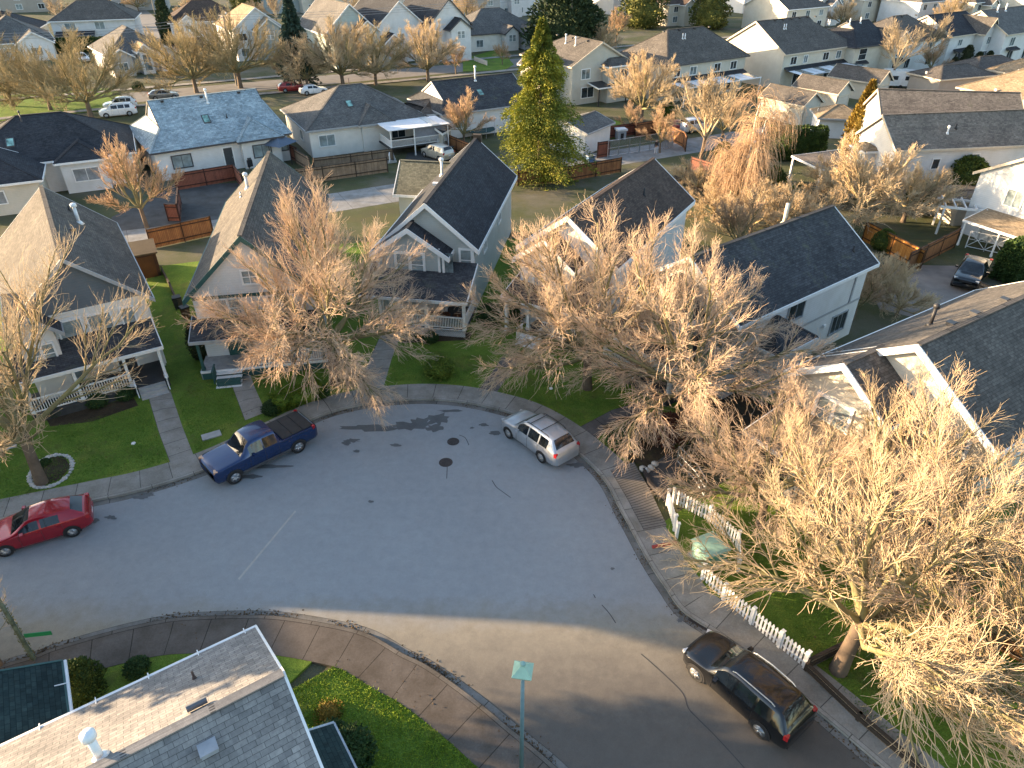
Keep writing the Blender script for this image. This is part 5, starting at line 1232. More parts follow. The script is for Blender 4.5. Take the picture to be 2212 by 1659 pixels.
far = [('grey two-storey house with small windows, far behind the bungalow with twin gables', 1000, 42, 62, 9, 6, 5.4, 8.4, RF_MID, W_GREY), ('white house far behind left of the big dark evergreen', 1105, 30, 62, 7, 6, 6, 9, RF_GREY, W_WHITE),
       ('brown roofed house behind the blue spruce at the top', 585, 25, 62, 8, 6, 5, 8.2, RF_BROWN, W_BLUE), ('tan roofed house far beyond the pale green house', 700, 22, 62, 8, 6, 5.4, 8.6, RF_TAN, W_CREAM), ('dark roofed house at the top left corner', 55, 22, 70, 9, 7, 5, 8.6, RF_DARK, W_TAUPE),
       ('dark roofed house left of the leaning lamp at the top', 310, 18, 70, 8, 6, 5, 8, RF_MID, W_GREY), ('navy roofed house far beyond the hooded gable house', 880, 20, 62, 8, 6, 5.4, 8.6, RF_DARK, W_CREAM),
       ('pinkish roofed house between the yellow green evergreens', 1455, 48, 57, 8, 6, 5, 8.4, RF_BROWN, W_CREAM), ('dark roofed house behind the white duplex', 1690, 62, 57, 8, 7, 5.2, 9, RF_MID, W_CREAM), ('white stuccoed house with pale gable behind the white duplex', 1762, 48, 57, 6, 5, 6, 9, RF_GREY, W_WHITE),
       ('tan house with bare tree before it at the top right', 1858, 40, 57, 9, 6, 5.4, 8.8, RF_TAN, W_CREAM), ('navy roofed house above the brown hip roof', 1915, 30, 57, 7, 6, 5.6, 9.2, RF_DARK, W_WHITE), ('pale many-gabled house above the brown hip roof', 1965, 48, 57, 7, 6, 5.4, 9, RF_GREY, W_WHITE),
       ('brown roofed house behind the navy roofed one at the right', 2080, 48, 57, 8, 6, 5.4, 8.8, RF_MID, W_CREAM), ('tan roofed house at the far right of the far row', 2190, 48, 57, 8, 6, 5.4, 8.8, RF_TAN, W_CREAM), ('white house beyond the twin evergreens at the top', 1610, 22, 57, 8, 6, 5.4, 8.8, RF_TAN, W_WHITE), ('house half hidden by the big dark evergreen', 1340, 25, 57, 8, 6, 5.4, 8.6, RF_MID, W_GREY)]
for i, q in enumerate(far): fill(*q, ends=((0, 0), (1, .4), (.3, 1))[i % 3], gab=[(-2.5, 2.1, 4.8, None, q[-1])] if i % 2 else None)
for i in range(6):
    px = 2010 + i * 42
    fill(['slate townhouse with grey gable, leftmost of its terrace', 'slate townhouse, second from the left of its terrace', 'slate townhouse, third from the left of its terrace', 'slate townhouse, fourth from the left of its terrace', 'slate townhouse, fifth from the left of its terrace', 'slate townhouse at the right end of its terrace'][i], px, 24 + (i % 2), -30, 6, 3.9, 6.4, 10.8, RF_DARK, W_BLUE, (1, 1), 'y-', [(0, 1.7, 5.6, RF_DARK, W_CREAM)], 'townhouse')
# neighbours along the same street, just out of the picture on the left: they throw the long shadows over the road
for i, (x, y, hd) in enumerate(((-37.6, 33.0, -33), (-49.5, 28.6, -33), (-60, 21.8, -33))):
    h = House('gabled_house', ['pale gabled house next along the street, left of the slate grey one', 'low pale gabled house second along the street to the left', 'low pale gabled house third along the street to the left'][i], 'house', x, y, hd)
    m_ = h.wing(0, 0, 'y', 7.4, 3.9, (5.0, 4.0, 5.0)[i], (8.6, 7.3, 8.6)[i], (1, 1), W_STUCCO, RF_CHAR); h.win(m_, 'y-', -1.4, 1.9, 1.6, 1.3); h.win(m_, 'x+', 0, 1.9, 1.2, 1.0); h.door(m_, 'y-', 1.5, .3); h.shed_roof(-3.4, 3.4, -9.2, -7.2, 2.7, 3.5, RF_CHAR)
    for a in (-3.2, 0, 3.2): h.post(a, -9, 0, 2.65)
for i, (x, y) in enumerate(((-27.5, 5.5), (-38.0, -1.0))):
    h = House('gabled_house', ['grey gabled house on the near side of the street, left of the dark green roof', 'second grey gabled house on the near side of the street'][i], 'house', x, y, 147)
    m_ = h.wing(0, 0, 'y', 6.5, 3.8, 5.0, 8.2, (1, 1), W_GREY, RF_CHAR); h.win(m_, 'y-', 0, 3.8, 1.6, 1.3); h.win(m_, 'x+', 0, 3.8, 1.2, 1.0)
# ---------------------------------------------------------------- trees
BIG = 'big bare street trees around the bend'
td = [bare_tree_data(11, 9.6, 6.2, 2.2, 14, .19, 10, 12, 7, (.3, 1.6), twr=.0060, rm2=.013, hz=3.9),
      bare_tree_data(23, 10.2, 6.0, 2.4, 16, .2, 11, 13, 7, (.3, 1.6), twr=.0062, rm2=.013, hz=4.0),
      bare_tree_data(37, 9.6, 6.3, 2.0, 14, .19, 10, 12, 7, (.35, 1.6), 'twig_peach', .0060, rm2=.013, hz=3.9),
      bare_tree_data(41, 8.2, 5.8, 2.3, 13, .2, 10, 11, 6, (.45, 1.6), 'twig_tan', .0058, rm2=.013, hz=3.4),
      bare_tree_data(43, 8.6, 6.0, 2.1, 11, .2, 9, 10, 6, (.35, 1.55), 'twig_tan', .0058, rm2=.013, hz=3.6),
      bare_tree_data(47, 9.0, 6.0, 2.1, 12, .19, 10, 11, 6, (.35, 1.55), 'twig_pink', .0060, rm2=.013, hz=3.6)]
def tree(d, px, py, s, rz, label, name='bare_tree', cat='tree', group=None, sz=None):
    x, y, _ = G(px, py); return plant(d, name, label, cat, x, y, rz, s, group, 0, sz)
t0_ = bare_tree_data(14, 9.4, 6.3, 2.3, 10, .17, 9, 10, 6, (.3, 1.4), 'twig_tan', .0048, rm2=.009)
tree(t0_, 92, 1048, 1.42, 2.2, 'mossy bare tree standing in a ring of white stones at the left', group=BIG)
tree(td[1], 725, 832, 1.28, .6, 'bare tree between the second house and the grey green house', group=BIG)
tree(td[2], 1268, 842, 1.36, 4.0, 'widest bare tree, in front of the white house with two gables', group=BIG)
tree(td[0], 1470, 925, 1.3, 5.1, 'bare tree close to the silver car, before the low side wing', group=BIG)
tree(td[4], 1912, 1238, 1.16, 1.3, 'yellow lit bare tree in front of the large pale house', group=BIG)
tree(td[5], 1640, 1140, .95, .4, 'smaller pinkish bare tree beside the corner of the picket fence', group=BIG)
tree(td[3], 1808, 1452, 1.36, 3.4, 'bare tree with thick reddish trunk beside the black car', group=BIG)
tree(td[4], 2185, 1610, 1.05, 2.9, 'bare tree at the bottom right corner, over the shaded lawn', group=BIG)
tree(td[5], 2120, 1440, 1.3, 5.6, 'bare tree with pale forked limbs at the lower right edge', group=BIG)
ts = [bare_tree_data(51, 6.4, 3.6, 1.4, 9, .13, 9, 8, 5, (.25, 1.1), 'twig_orange', .013), bare_tree_data(53, 8.6, 8.2, 1.9, 14, .24, 10, 10, 5, (.45, 1.5), 'twig_olive', .014, sub=.46),
      bare_tree_data(57, 7.6, 5.2, 1.4, 13, .2, 10, 10, 6, (.3, 1.4), 'twig_tan', .013), bare_tree_data(59, 8, 4.0, 2.4, 9, .13, 8, 7, 4, (.2, .95), 'twig_grey', .013, 'twig_tan')]
tree(ts[0], 318, 492, 1.4, 0, 'dense orange twigged tree in front of the black roofed and blue roofed bungalows')
tree(ts[1], 198, 256, 1.32, 1, 'dark spreading bare tree beside the white cars on the rear street', group='bare trees along the rear street')
tree(ts[1], 520, 190, 1.4, 3, 'broad olive bare tree behind the pale blue grey roof', group='bare trees along the rear street')
tree(ts[2], 742, 190, 1.55, 2, 'rounded bare tree before the pale green gabled house', group='bare trees along the rear street')
tree(ts[2], 925, 176, 1.4, 4, 'rounded bare tree before the hooded gable house', group='bare trees along the rear street')
tree(ts[1], 30, 230, 1.2, 5, 'olive bare tree at the left edge of the rear street', group='bare trees along the rear street')
tree(ts[0], 1002, 318, 1.15, 2, 'small pink twigged tree in front of the plain slate roof')
tree(ts[2], 1385, 262, 1.3, 1, 'tan bare tree in the yard of the beige gabled house')
tree(ts[3], 1510, 362, 1.5, 3, 'pale slender bare tree by the lane, left of the weeping tree')
tree(ts[3], 1925, 190, 1.4, 1, 'white barked bare tree beside the caravan'); tree(ts[0], 2005, 165, 1.0, 1, 'pink tipped bare tree right of the white barked one')
tree(ts[0], 1085, 140, .7, 1, 'small pinkish tree on the lawn with the low wall'); tree(ts[2], 1300, 118, .85, 1, 'bare tree below the big dark evergreen'); tree(ts[2], 1815, 62, .95, 2, 'bare tree before the tan house at the top right')
tree(ts[0], 1945, 40, 1.2, 2, 'round pink bare tree far off at the top right'); tree(ts[3], 135, 60, 1.0, 2, 'pale bare tree beside the hip roofed house at the top left'); tree(ts[2], 300, 26, 1.0, 3, 'bare tree beyond the broad brown hip roof'); tree(ts[3], 560, 60, .9, 1, 'thin bare tree before the blue grey gable')
tree(ts[0], 2250, 215, .7, 3, 'orange twigged shrub between the tan roofs')
tree(ts[0], 1362, 290, .7, 5, 'reddish bare shrub tree near the garage with the broad white door'); tree(bare_tree_data(15, 5.0, 2.6, 1.0, 7, .08, 6, 6, 4, (.3, 1.2), 'twig_tan', .005, rm2=.009), 5, 1440, 1.0, 2, 'low bare shrub beside the leaning mossy pole')
RS = 'bare trees along the rear street'
for px, py, k, sc, l in ((425, 200, 1, 1.25, 'olive bare tree left of the grey utility pole'), (665, 192, 2, 1.2, 'bare tree close under the blue spruce'), (812, 184, 1, 1.1, 'olive bare tree between the two rounded ones'), (110, 238, 1, 1.0, 'pale olive bare tree left of the dark spreading one'), (985, 160, 0, .9, 'pink twigged tree before the twin gabled bungalow')):
    tree(ts[k], px, py, sc, px, l, group=RS)
for px, py, k, sc, l in ((20, 110, 3, 1.2, 'bare tree against the left bungalow gable'), (330, 140, 0, 1.0, 'pinkish shrub tree beside the arched entrance'), (430, 60, 2, 1.2, 'bare tree before the plum roofs'), (240, 14, 2, 1.5, 'bare tree at the top edge beyond the broad hip roof'), (600, 62, 3, 1.1, 'bare tree left of the blue spruce tip'), (1330, 95, 0, 1.2, 'orange tinted bare tree right of the massive evergreen'), (1420, 40, 2, 1.3, 'bare tree beyond the olive evergreen'), (1650, 40, 3, 1.3, 'bare tree above the white duplex'), (1790, 52, 0, 1.1, 'orange bare tree behind the white duplex'), (2050, 60, 2, 1.1, 'bare tree before the slate terrace'), (1010, 60, 2, 1.2, 'bare tree behind the twin gabled bungalow'), (765, 60, 3, 1.1, 'thin bare tree between the stepped gables'), (1560, 300, 2, .8, 'bare tree between the lane and the weeping tree'), (1425, 330, 0, .9, 'pink bare bush by the metal gate'), (1990, 150, 3, 1.3, 'grey bare tree before the navy roofed white house')):
    tree(ts[k], px, py, sc, px, l)
# apple trees and brush on the right
ap = bare_tree_data(61, 4.6, 4.6, 1.1, 11, .15, 10, 9, 5, (.5, 1.5), 'twig_tan', .012, 'twig_olive', .5, .05, .1)
tree(ap, 1850, 480, 1.6, 1, 'tangled old fruit tree behind the charcoal roof'); tree(ap, 1950, 480, 1.3, 3, 'mossy fruit tree next to the orange lit fence'); tree(ap, 1680, 520, 1.15, 2, 'brown brushy tree under the weeping tree')
tree(ts[0], 1590, 560, 1.0, 1, 'reddish brush at the foot of the weeping tree')
for px, py, sc, l in ((1540, 480, .9, 'brown brush between the brown roof and the pale flue'), (1620, 512, 1.0, 'tan brush just behind the pale flue'), (1745, 505, 1.0, 'tangle of bare brush left of the old fruit tree'), (1800, 440, 1.0, 'bare brush under the patio roof edge'), (1505, 420, .8, 'reddish brush in front of the pale board fence')):
    tree(ap, px, py, sc, px, l)
tree(ap, 1885, 650, .85, 4, 'low purple brown brush below the white side wall'); tree(ap, 1935, 685, .7, 2, 'low brush by the eave of the large pale house'); tree(ts[0], 1842, 690, .75, 2, 'dark brush at the corner of the white side wall')
# weeping tree
def weeping(seed=71, H=12.4):
    rng = np.random.default_rng(seed); n = 9
    T = []; RR = []
    for k, (dx, dy, hh) in enumerate(((0, 0, H), (1.0, .3, H * .98), (-1.3, .4, H * .6), (.3, -.8, H * .66))):
        t = np.linspace(0, 1, n); bend = np.clip(t - .72, 0, 1) / .28
        T.append(np.stack([dx * t ** .6 + (1.7 if k == 1 else .25 * (1 if k != 2 else -3)) * bend ** 1.3 * (1 if k < 2 else 1.4), dy * t, hh * (t - .10 * bend ** 2 * (2.2 if k == 1 else 1.2))], 1)); RR.append(np.linspace(.17 - .03 * k, .03, n))
    P1, R1 = np.array(T), np.array(RR)
    P2, R2 = spawn(rng, P1, R1, 38, (.28, 1), (.6, 1.2), lambda pl, t, u: .5 + 1.5 * u, 6, up=.1, wander=.14, rr=.4, rmin=.018, droop=.75)
    P3, R3 = spawn(rng, P2, R2, 14, (.2, 1), (.3, .9), lambda pl, t, u: 1.0 + 2.0 * u, 7, up=-.3, wander=.06, rr=.7, rmin=.012, droop=.5)
    P3[:, :, 2] = np.maximum(P3[:, :, 2], .4)
    Va, Fa = tubes(P1, R1, 8); Vb, Fb = tubes(P2, R2, 4); Vc, Fc = tubes(P3, R3, 3)
    tr = np_mesh('trunk', Va, Fa, bark('birch'), True); cr = np_mesh('crown', np.vstack([Vb, Vc]), np.vstack([Fb, Fc + len(Vb)]), bark('twig_orange'))
    return tr, cr
x, y, _ = G(1592, 478); plant(weeping(), 'weeping_tree', 'tall weeping birch with an arching pale top and hanging orange twigs', 'tree', x, y, R(-10), 1.0)
# evergreens
GREEN_Y = leafmat('needles_yellow_green', [(.3, (.04, .065, .012)), (.48, (.15, .17, .024)), (.66, (.38, .36, .04))], .5)
GREEN_D = leafmat('needles_dark', [(.3, (.014, .026, .012)), (.5, (.03, .05, .02)), (.75, (.075, .095, .03))], .7)
GREEN_B = leafmat('needles_blue', [(.3, (.025, .045, .035)), (.55, (.05, .085, .06)), (.75, (.10, .14, .085))], .9)
GREEN_O = leafmat('needles_gold', [(.3, (.09, .07, .012)), (.5, (.19, .13, .02)), (.75, (.30, .18, .04))], 1.0)
HEDGE_G = leafmat('hedge_green', [(.3, (.02, .042, .012)), (.55, (.045, .08, .018)), (.75, (.09, .13, .025))], 1.6)
HEDGE_Y = leafmat('hedge_lime', [(.3, (.06, .10, .012)), (.5, (.12, .18, .018)), (.75, (.22, .27, .03))], 1.8)
LEAF_B = leafmat('leaf_bush', [(.3, (.02, .045, .016)), (.55, (.04, .08, .022)), (.75, (.09, .13, .03))], 2.2)
LEAF_RED = leafmat('leaf_rust_red', [(.3, (.05, .02, .014)), (.55, (.10, .04, .025)), (.75, (.16, .075, .04))], 2.0)
cf = conifer_data(81, 15.4, 4.9, GREEN_Y, 420, 240, .24, .5, .8, .86, irr=.6, fl=.36, trunk_r=.3)
x, y, _ = G(1165, 388); plant(cf, 'conifer', 'tall yellow green conifer rising behind the grey green house', 'tree', x, y, 0)
x = conifer_data(105, 12, 3.8, GREEN_D, 520, 40, .4, .04, 4.9, .45); plant(x, 'conifer', 'unseen dense evergreen added beyond the left edge to shade the road', 'tree', -24.5, 17.9, 0)  # unseen tree added to shade the near road and leave the lawn lit
x = conifer_data(106, 6.8, .62, GREEN_D, 260, 24, .3, .3, .2, .3); plant(x, 'cedar', 'unseen narrow evergreen beyond the left edge, set there for its shadow stripe', 'tree', -31.0, 25.7, 0)  # unseen tree, put here to throw the dark stripe across the road
bs_ = conifer_data(83, 13, 3.6, GREEN_B, 340, 30, .5, .55, .8, .85, irr=.25); x, y, _ = G(650, 186); plant(bs_, 'blue_spruce', 'blue green spruce standing among the rear gabled houses', 'tree', x, y)
cd = column_data(85, 8.6, 1.7, GREEN_O, 5200, .34, up=1.2, taper=.85, lump=.22); x, y, _ = G(1845, 334)
e = empty('cedar', 'gold and green conical cedar beside the tan roofed garage', 'tree', (x, y, 0)); put(e, 'crown', cd, (0, 0, 0)); q = MB(); q.tube([(0, 0, -.1), (0, 0, 7)], [.14, .03], 6); q.build('trunk', bark('trunk'), e)
big = column_data(87, 13, 8.0, GREEN_D, 9000, .75, up=.5, taper=.55, lumps=7, lump=.16); x, y, _ = G(1222, 112); shrub(big, 'evergreen_tree', 'massive dark evergreen behind the utility pole', 'tree', x, y, 1.0)
by = column_data(89, 11, 5.0, leafmat('needles_olive', [(.3, (.03, .045, .014)), (.5, (.09, .10, .022)), (.72, (.24, .21, .05))], .5), 5200, .6, up=.4, taper=.6, lumps=7, lump=.22)
for px, py, s, l in ((1385, 60, 1.1, 'olive evergreen left of the pink roofed house at the top'), (1530, 62, .95, 'olive evergreen before the house with the dark roof at the top'), (535, 34, .8, 'yellow green evergreen behind the blue spruce')):
    x, y, _ = G(px, py); shrub(by, 'evergreen_tree', l, 'tree', x, y, s, px * .1, 'olive evergreens beyond the rear houses')
cdk = column_data(91, 9, 1.3, GREEN_D, 2600, .4, up=1.3, taper=.7); x, y, _ = G(368, 98); shrub(cdk, 'cedar', 'slim dark cedar column beside the plum roofed house', 'tree', x, y, 1.25)
# hedges and shrubs
def hedge(px, py, L, W, H, rz, mat, label, seed, leaf=.13, dens=220):
    x, y, _ = G(px, py); o = bpy.data.objects.new('hedge', hedge_mesh(seed, L, W, H, mat, dens, leaf)); link(o); o.location = (x, y, .1); o.rotation_euler = (0, 0, rz); tag(o, label, 'hedge'); return o
hedge(645, 872, 3.0, 1.15, .95, R(34), HEDGE_Y, 'clipped lime green hedge at the edge of the pavement above the blue pickup', 3, .10, 800)
hedge(1712, 345, 6.5, 1.7, 3.6, R(-2), HEDGE_G, 'tall dark cedar hedge with yellow tops beside the lane garages', 5, .22, 150); hedge(205, 112, 17, 1.6, 2.6, R(8), HEDGE_G, 'long clipped hedge in front of the white hip roofed house', 7, .3, 60)
hedge(2190, 600, 3.6, 2.0, 3.0, R(30), HEDGE_G, 'tall green hedge beside the black pickup at the right edge', 8, .2, 200)
rsh = column_data(93, 1.35, .95, LEAF_B, 2600, .14, up=.4, taper=.25, lump=.08); rsy = column_data(95, 1.35, .95, leafmat('leaf_round', [(.3, (.07, .11, .02)), (.55, (.14, .20, .03)), (.75, (.25, .30, .045))], 2), 3000, .13, up=.4, taper=.2, lump=.06)
big_sh = column_data(97, 4.2, 2.3, leafmat('leaf_laurel', [(.3, (.022, .042, .012)), (.5, (.06, .09, .018)), (.73, (.17, .18, .025))], .9), 5200, .26, up=.8, taper=.35, lumps=7, lump=.14)
col_sh = column_data(99, 2.7, .72, leafmat('leaf_column', [(.3, (.022, .032, .014)), (.6, (.05, .06, .025)), (.8, (.075, .07, .035))], 2), 2600, .14, up=.9, taper=.3, lump=.06)
def sh(d, px, py, label, s=1.0, rz=0.0, **k):
    x, y, _ = G(px, py); return shrub(d, 'shrub', label, 'shrub', x, y, s, rz, **k)
sh(rsy, 950, 812, 'round green shrub on the lawn of the grey green house', 1.0); sh(rsh, 590, 893, 'small dark green shrub at the near end of the lime hedge', .62, 1); sh(rsh, 692, 858, 'low green shrub at the far end of the lime hedge', .6, 2)
sh(col_sh, 440, 775, 'narrow clipped evergreen column beside the dark green trimmed house', 1.05, 0); sh(rsh, 985, 718, 'yellowish shrub against the porch lattice', .8, 2)
for px, py, s, l in ((890, 735, .55, 'low dark shrub under the porch lattice, left'), (930, 740, .6, 'low shrub with pale blooms under the porch lattice'), (1060, 700, 1.1, 'dark shrub between the grey green house and the twin gabled house'), (570, 780, .5, 'low plant under the second house porch, left'), (630, 778, .55, 'low plant under the second house porch, right'), (1345, 965, .95, 'broad leafy shrub at the end of the silver car'), (1395, 940, .9, 'green shrub beside the rust red bush'), (1330, 690, 1.4, 'tall dark shrub before the twin gabled house'), (1500, 905, .9, 'dark shrub below the low side wing'), (1105, 690, 1.2, 'dark green bush by the white steps')):
    sh(rsh, px, py, l, s, px * .01)
red = column_data(101, 1.8, 1.1, LEAF_RED, 2400, .15, up=.5, taper=.3, lump=.15); sh(red, 1440, 955, 'rust red bush by the garden path', 1.0); sh(red, 1490, 930, 'second rust red bush further from the pavement', .8, 1)
sh(big_sh, 2068, 440, 'large evergreen shrub against the white side wall at the right', 1.12, 0); sh(big_sh, 1985, 455, 'yellow lit evergreen shrub left of the large one', .72, 2); sh(big_sh, 1665, 412, 'dark rhododendron at the foot of the cedar hedge', .62, 1); sh(big_sh, 1440, 262, 'dark conical shrub before the white patio awning', .62, 1, sx=.35)
sh(big_sh, 180, 1500, 'bushy evergreen shrub with yellowed tips by the near house', .4, 2); sh(rsh, 300, 1452, 'low shrub at the eave of the near house', .5, 1); sh(rsh, 722, 1600, 'dark shrub on the near lawn, beside the gutter end', .6, 3); sh(column_data(103, .9, .8, GREEN_O, 1200, .12, up=.3, taper=.2), 712, 1548, 'golden brown low shrub on the near lawn', .6, 3); sh(rsh, 760, 1640, 'dark green shrub at the bottom of the near lawn', .9, 5)
for px, py, s, l in ((2080, 150, 1.3, 'dark cone shrub against the navy roofed white house'), (2105, 152, 1.0, 'dark cone shrub, second along the same hedge line'), (2128, 150, 1.0, 'dark cone shrub, third along the same hedge line'), (2052, 165, 1.0, 'dark cone shrub nearest the pink tipped tree'), (100, 1005, .3, 'small green plant in the stone ring'), (1890, 620, .9, 'green shrub at the edge of the brown driveway')):
    sh(col_sh if py < 200 else rsh, px, py, l, s * (1.2 if py < 200 else 1), px * .01, sx=None)
sh(rsh, 300, 195, 'low dark shrub before the arched entrance', 1.0, 2); sh(rsh, 118, 898, 'low shrub before the white verandah, left', .6, 2); sh(rsh, 215, 878, 'low shrub before the white verandah, middle', .65, 1); sh(rsh, 275, 862, 'low shrub before the white verandah, right', .6, 4)
for px, py, sc, l in ((1640, 395, .55, 'green shrub under the left end of the cedar hedge'), (1720, 440, .5, 'green shrub between the brush and the patio roof'), (1905, 540, .45, 'lime tinted shrub in front of the orange lit fence'), (1830, 560, .4, 'small green shrub behind the charcoal roof end'), (1560, 345, .5, 'green shrub beside the dark red fence')):
    sh(big_sh, px, py, l, sc, px * .02)
# grass: blades on the lawns in view
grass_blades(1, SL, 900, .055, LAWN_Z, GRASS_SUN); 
for k, px in enumerate(([(0, 1090), (365, 1000), (320, 880), (100, 930), (0, 960)], [(385, 870), (425, 980), (525, 905), (490, 800), (440, 790)], [(545, 800), (585, 890), (690, 855), (765, 835), (800, 770), (690, 790)], [(835, 830), (880, 825), (1030, 838), (1075, 780), (870, 750)], [(1080, 850), (1210, 890), (1250, 915), (1330, 880), (1200, 800), (1130, 790)])):
    grass_blades(10 + k, [G(*p) for p in px], 260, .05, LAWN_Z, GRASS_BL)
grass_blades(20, [G(*p) for p in ((1600, 1180), (1740, 1400), (1900, 1600), (2212, 1659), (2212, 1400), (1900, 1250), (1700, 1150))], 200, .06, LAWN_Z, GRASS_BL)

# ---------------------------------------------------------------- stones round the tree
rs = random.Random(9)
def stone(x, y, s, i):
    m = MB(); vs = []; 
    m.lathe([(0.0, -.3), (.75, -.2), (1.0, .15), (.72, .55), (.0, .7)], (0, 0, 0), 9)
    m.v = [(a * s * rs.uniform(.85, 1.15), b * s * rs.uniform(.8, 1.1), c * s * .8) for a, b, c in m.v]
    o = m.build('stone', flat('stone_pale', (.42, .41, .39), .9, .25, 6), loc=(x, y, LAWN_Z), rz=rs.random() * 6, smooth=True); tag(o, 'pale rounded stone in the ring around the mossy tree', 'stone', 'pale stones edging the tree bed')
for i in range(34):
    a = 2 * math.pi * i / 34; px = 112 + 46 * math.cos(a) - 6 * math.sin(a); py = 1022 + 34 * math.sin(a) - 10 * math.cos(a); x, y, _ = G(px, py)
    stone(x, y, rs.uniform(.10, .17), i)
bed([(70, 1040), (90, 1055), (130, 1040), (155, 1012), (140, 990), (105, 990), (85, 1010)], LAWN_Z + .006)
for i, (px, py) in enumerate(((1388, 1018), (1396, 1022), (1406, 1016), (1414, 1008))):
    x, y, _ = G(px, py); m = MB(); m.lathe([(0.0, -.1), (.17, -.05), (.2, .12), (.0, .22)], (0, 0, 0), 9); tag(m.build('stone', flat('stone_pale', (.42, .41, .39)), loc=(x, y, LAWN_Z), smooth=True, rz=i), 'pale rock at the corner of the rust red bush bed', 'stone', 'rocks at the bed corner')
# small lawn fittings
for px, py, l in ((1190, 843, 'white flat cap in the lawn of the twin gabled house'), (798, 845, 'white cap in the lawn beside the pale path'), (290, 962, 'white cap in the lawn of the slate grey house')):
    x, y, _ = G(px, py); m = MB(); m.lathe([(.0, .05), (.11, .045), (.12, 0)], (0, 0, 0), 12); tag(m.build('utility_box', WHITE, loc=(x, y, LAWN_Z)), l, 'utility cap')
for px, py, l in ((458, 945, 'flat grey slab set in the grass above the pickup'), (15, 970, 'flat grey slab set in the grass at the left edge')):
    x, y, _ = G(px, py); m = MB(); m.box((0, 0, .03), (1.0, .55, .06)); tag(m.build('stone_slab', CONC_STEP, loc=(x, y, LAWN_Z), rz=R(30)), l, 'slab')
# ---------------------------------------------------------------- vehicles
BLUE = paint('paint_navy', (.009, .030, .105), .35, .22); SILVER = paint('paint_silver', (.50, .53, .57), .6, .3); RED = paint('paint_red', (.34, .012, .025), .35, .25); BLK = paint('paint_black', (.008, .009, .011), .3, .2)
WHT = paint('paint_white', (.68, .69, .71), .05, .3); RED2 = paint('paint_dull_red', (.30, .03, .03), .2, .35); BEIGE = paint('paint_beige', (.48, .46, .40), .4, .35); GREYP = paint('paint_grey', (.2, .21, .22), .5, .3)
def heading(a, b): (x0, y0, _), (x1, y1, _) = G(*a), G(*b); return math.degrees(math.atan2(x0 - x1, y0 - y1))
def park(a, b, off, **k):
    """a: front wheel contact, b: rear wheel contact on the visible side; off: half track, to the car's far side"""
    A, B = np.array(G(*a)[:2]), np.array(G(*b)[:2]); f = (A - B) / np.linalg.norm(A - B); nrm = np.array([-f[1], f[0]]) * off
    K, L, wl = k['K'], k['L'], k['wheels']; mid = (wl[0] + wl[1]) / 2; c = (A + B) / 2 + nrm - f * L * (.5 - mid)
    return c[0], c[1], math.degrees(math.atan2(f[0], f[1]))
def parked(name, label, a, b, off, **k):
    x, y, hd = park(a, b, off, **k); return car(name, label, 'car' if 'pickup' not in name else 'pickup truck', x, y, hd, **k)
parked('pickup_truck', 'dark blue crew cab pickup with black bed cover, parked at the kerb', (510, 1043), (647, 976), -.9, K=TRUCK_K, L=5.7, W=2.0, H=1.92, body=BLUE, side=((.34, .465), (.48, .60)), ws=(.262, .37), rw=(.608, .63), wheels=(.165, .79), Rw=.40, lamp=LAMP_A, cover=True, dark_sill=FASC_DARK, spokes=6)
parked('parked_car', 'silver estate car with black roof bars, parked on the curve', (1100, 946), (1170, 998), -.82, K=SUV_K, L=4.64, W=1.8, H=1.70, body=SILVER, wheels=(.178, .755), Rw=.35, rails=BLACK, cross=True, spokes=6)
parked('parked_car', 'red hatchback parked behind the pickup at the left edge', (22, 1198), (158, 1158), -.78, K=HATCH_K, L=4.35, W=1.78, H=1.46, body=RED, side=((.345, .53), (.55, .72)), ws=(.275, .46), rw=(.835, .935), wheels=(.18, .79), Rw=.32, spokes=8)
parked('parked_car', 'black car parked beside the white picket fence under the tree', (1503, 1466), (1638, 1587), -.84, K=SUV_K, L=4.66, W=1.88, H=1.66, body=BLK, wheels=(.18, .785), Rw=.37, rails=GALV, spokes=5)
x, y, _ = G(2092, 606); car('pickup_truck', 'black pickup with its grille towards the brown driveway', 'pickup truck', x, y, 218, K=TRUCK_K, L=5.3, W=1.9, H=1.8, body=BLK, side=((.34, .465), (.48, .60)), ws=(.262, .37), rw=(.608, .63), wheels=(.165, .79), Rw=.39, lamp=LAMP_W)
x, y, _ = G(946, 342); car('parked_car', 'pale beige estate car beside the garden shed', 'car', x, y, -45, K=VAN_K, L=4.4, W=1.75, H=1.7, body=BEIGE, wheels=(.17, .78), Rw=.33)
x, y, _ = G(258, 250); car('parked_car', 'white people carrier nearest the dark spreading tree', 'car', x, y, -117, K=VAN_K, L=4.9, W=1.9, H=1.72, body=WHT, wheels=(.17, .78), Rw=.34, group='white cars on the rear street')
x, y, _ = G(262, 234); car('parked_car', 'white car just behind the people carrier', 'car', x, y, -117, K=SUV_K, L=4.6, W=1.85, H=1.6, body=WHT, wheels=(.178, .755), Rw=.34, group='white cars on the rear street')
x, y, _ = G(632, 197); car('parked_car', 'red car seen past the end of the pale blue grey roof', 'car', x, y, 63, K=HATCH_K, L=4.5, W=1.8, H=1.5, body=RED2, side=((.345, .53), (.55, .72)), ws=(.275, .46), rw=(.835, .935), wheels=(.18, .79), Rw=.33)
x, y, _ = G(678, 203); car('parked_car', 'pale car right of the distant red car', 'car', x, y, 63, K=HATCH_K, L=4.4, W=1.78, H=1.48, body=WHT, side=((.345, .53), (.55, .72)), ws=(.275, .46), rw=(.835, .935), wheels=(.18, .79), Rw=.33)
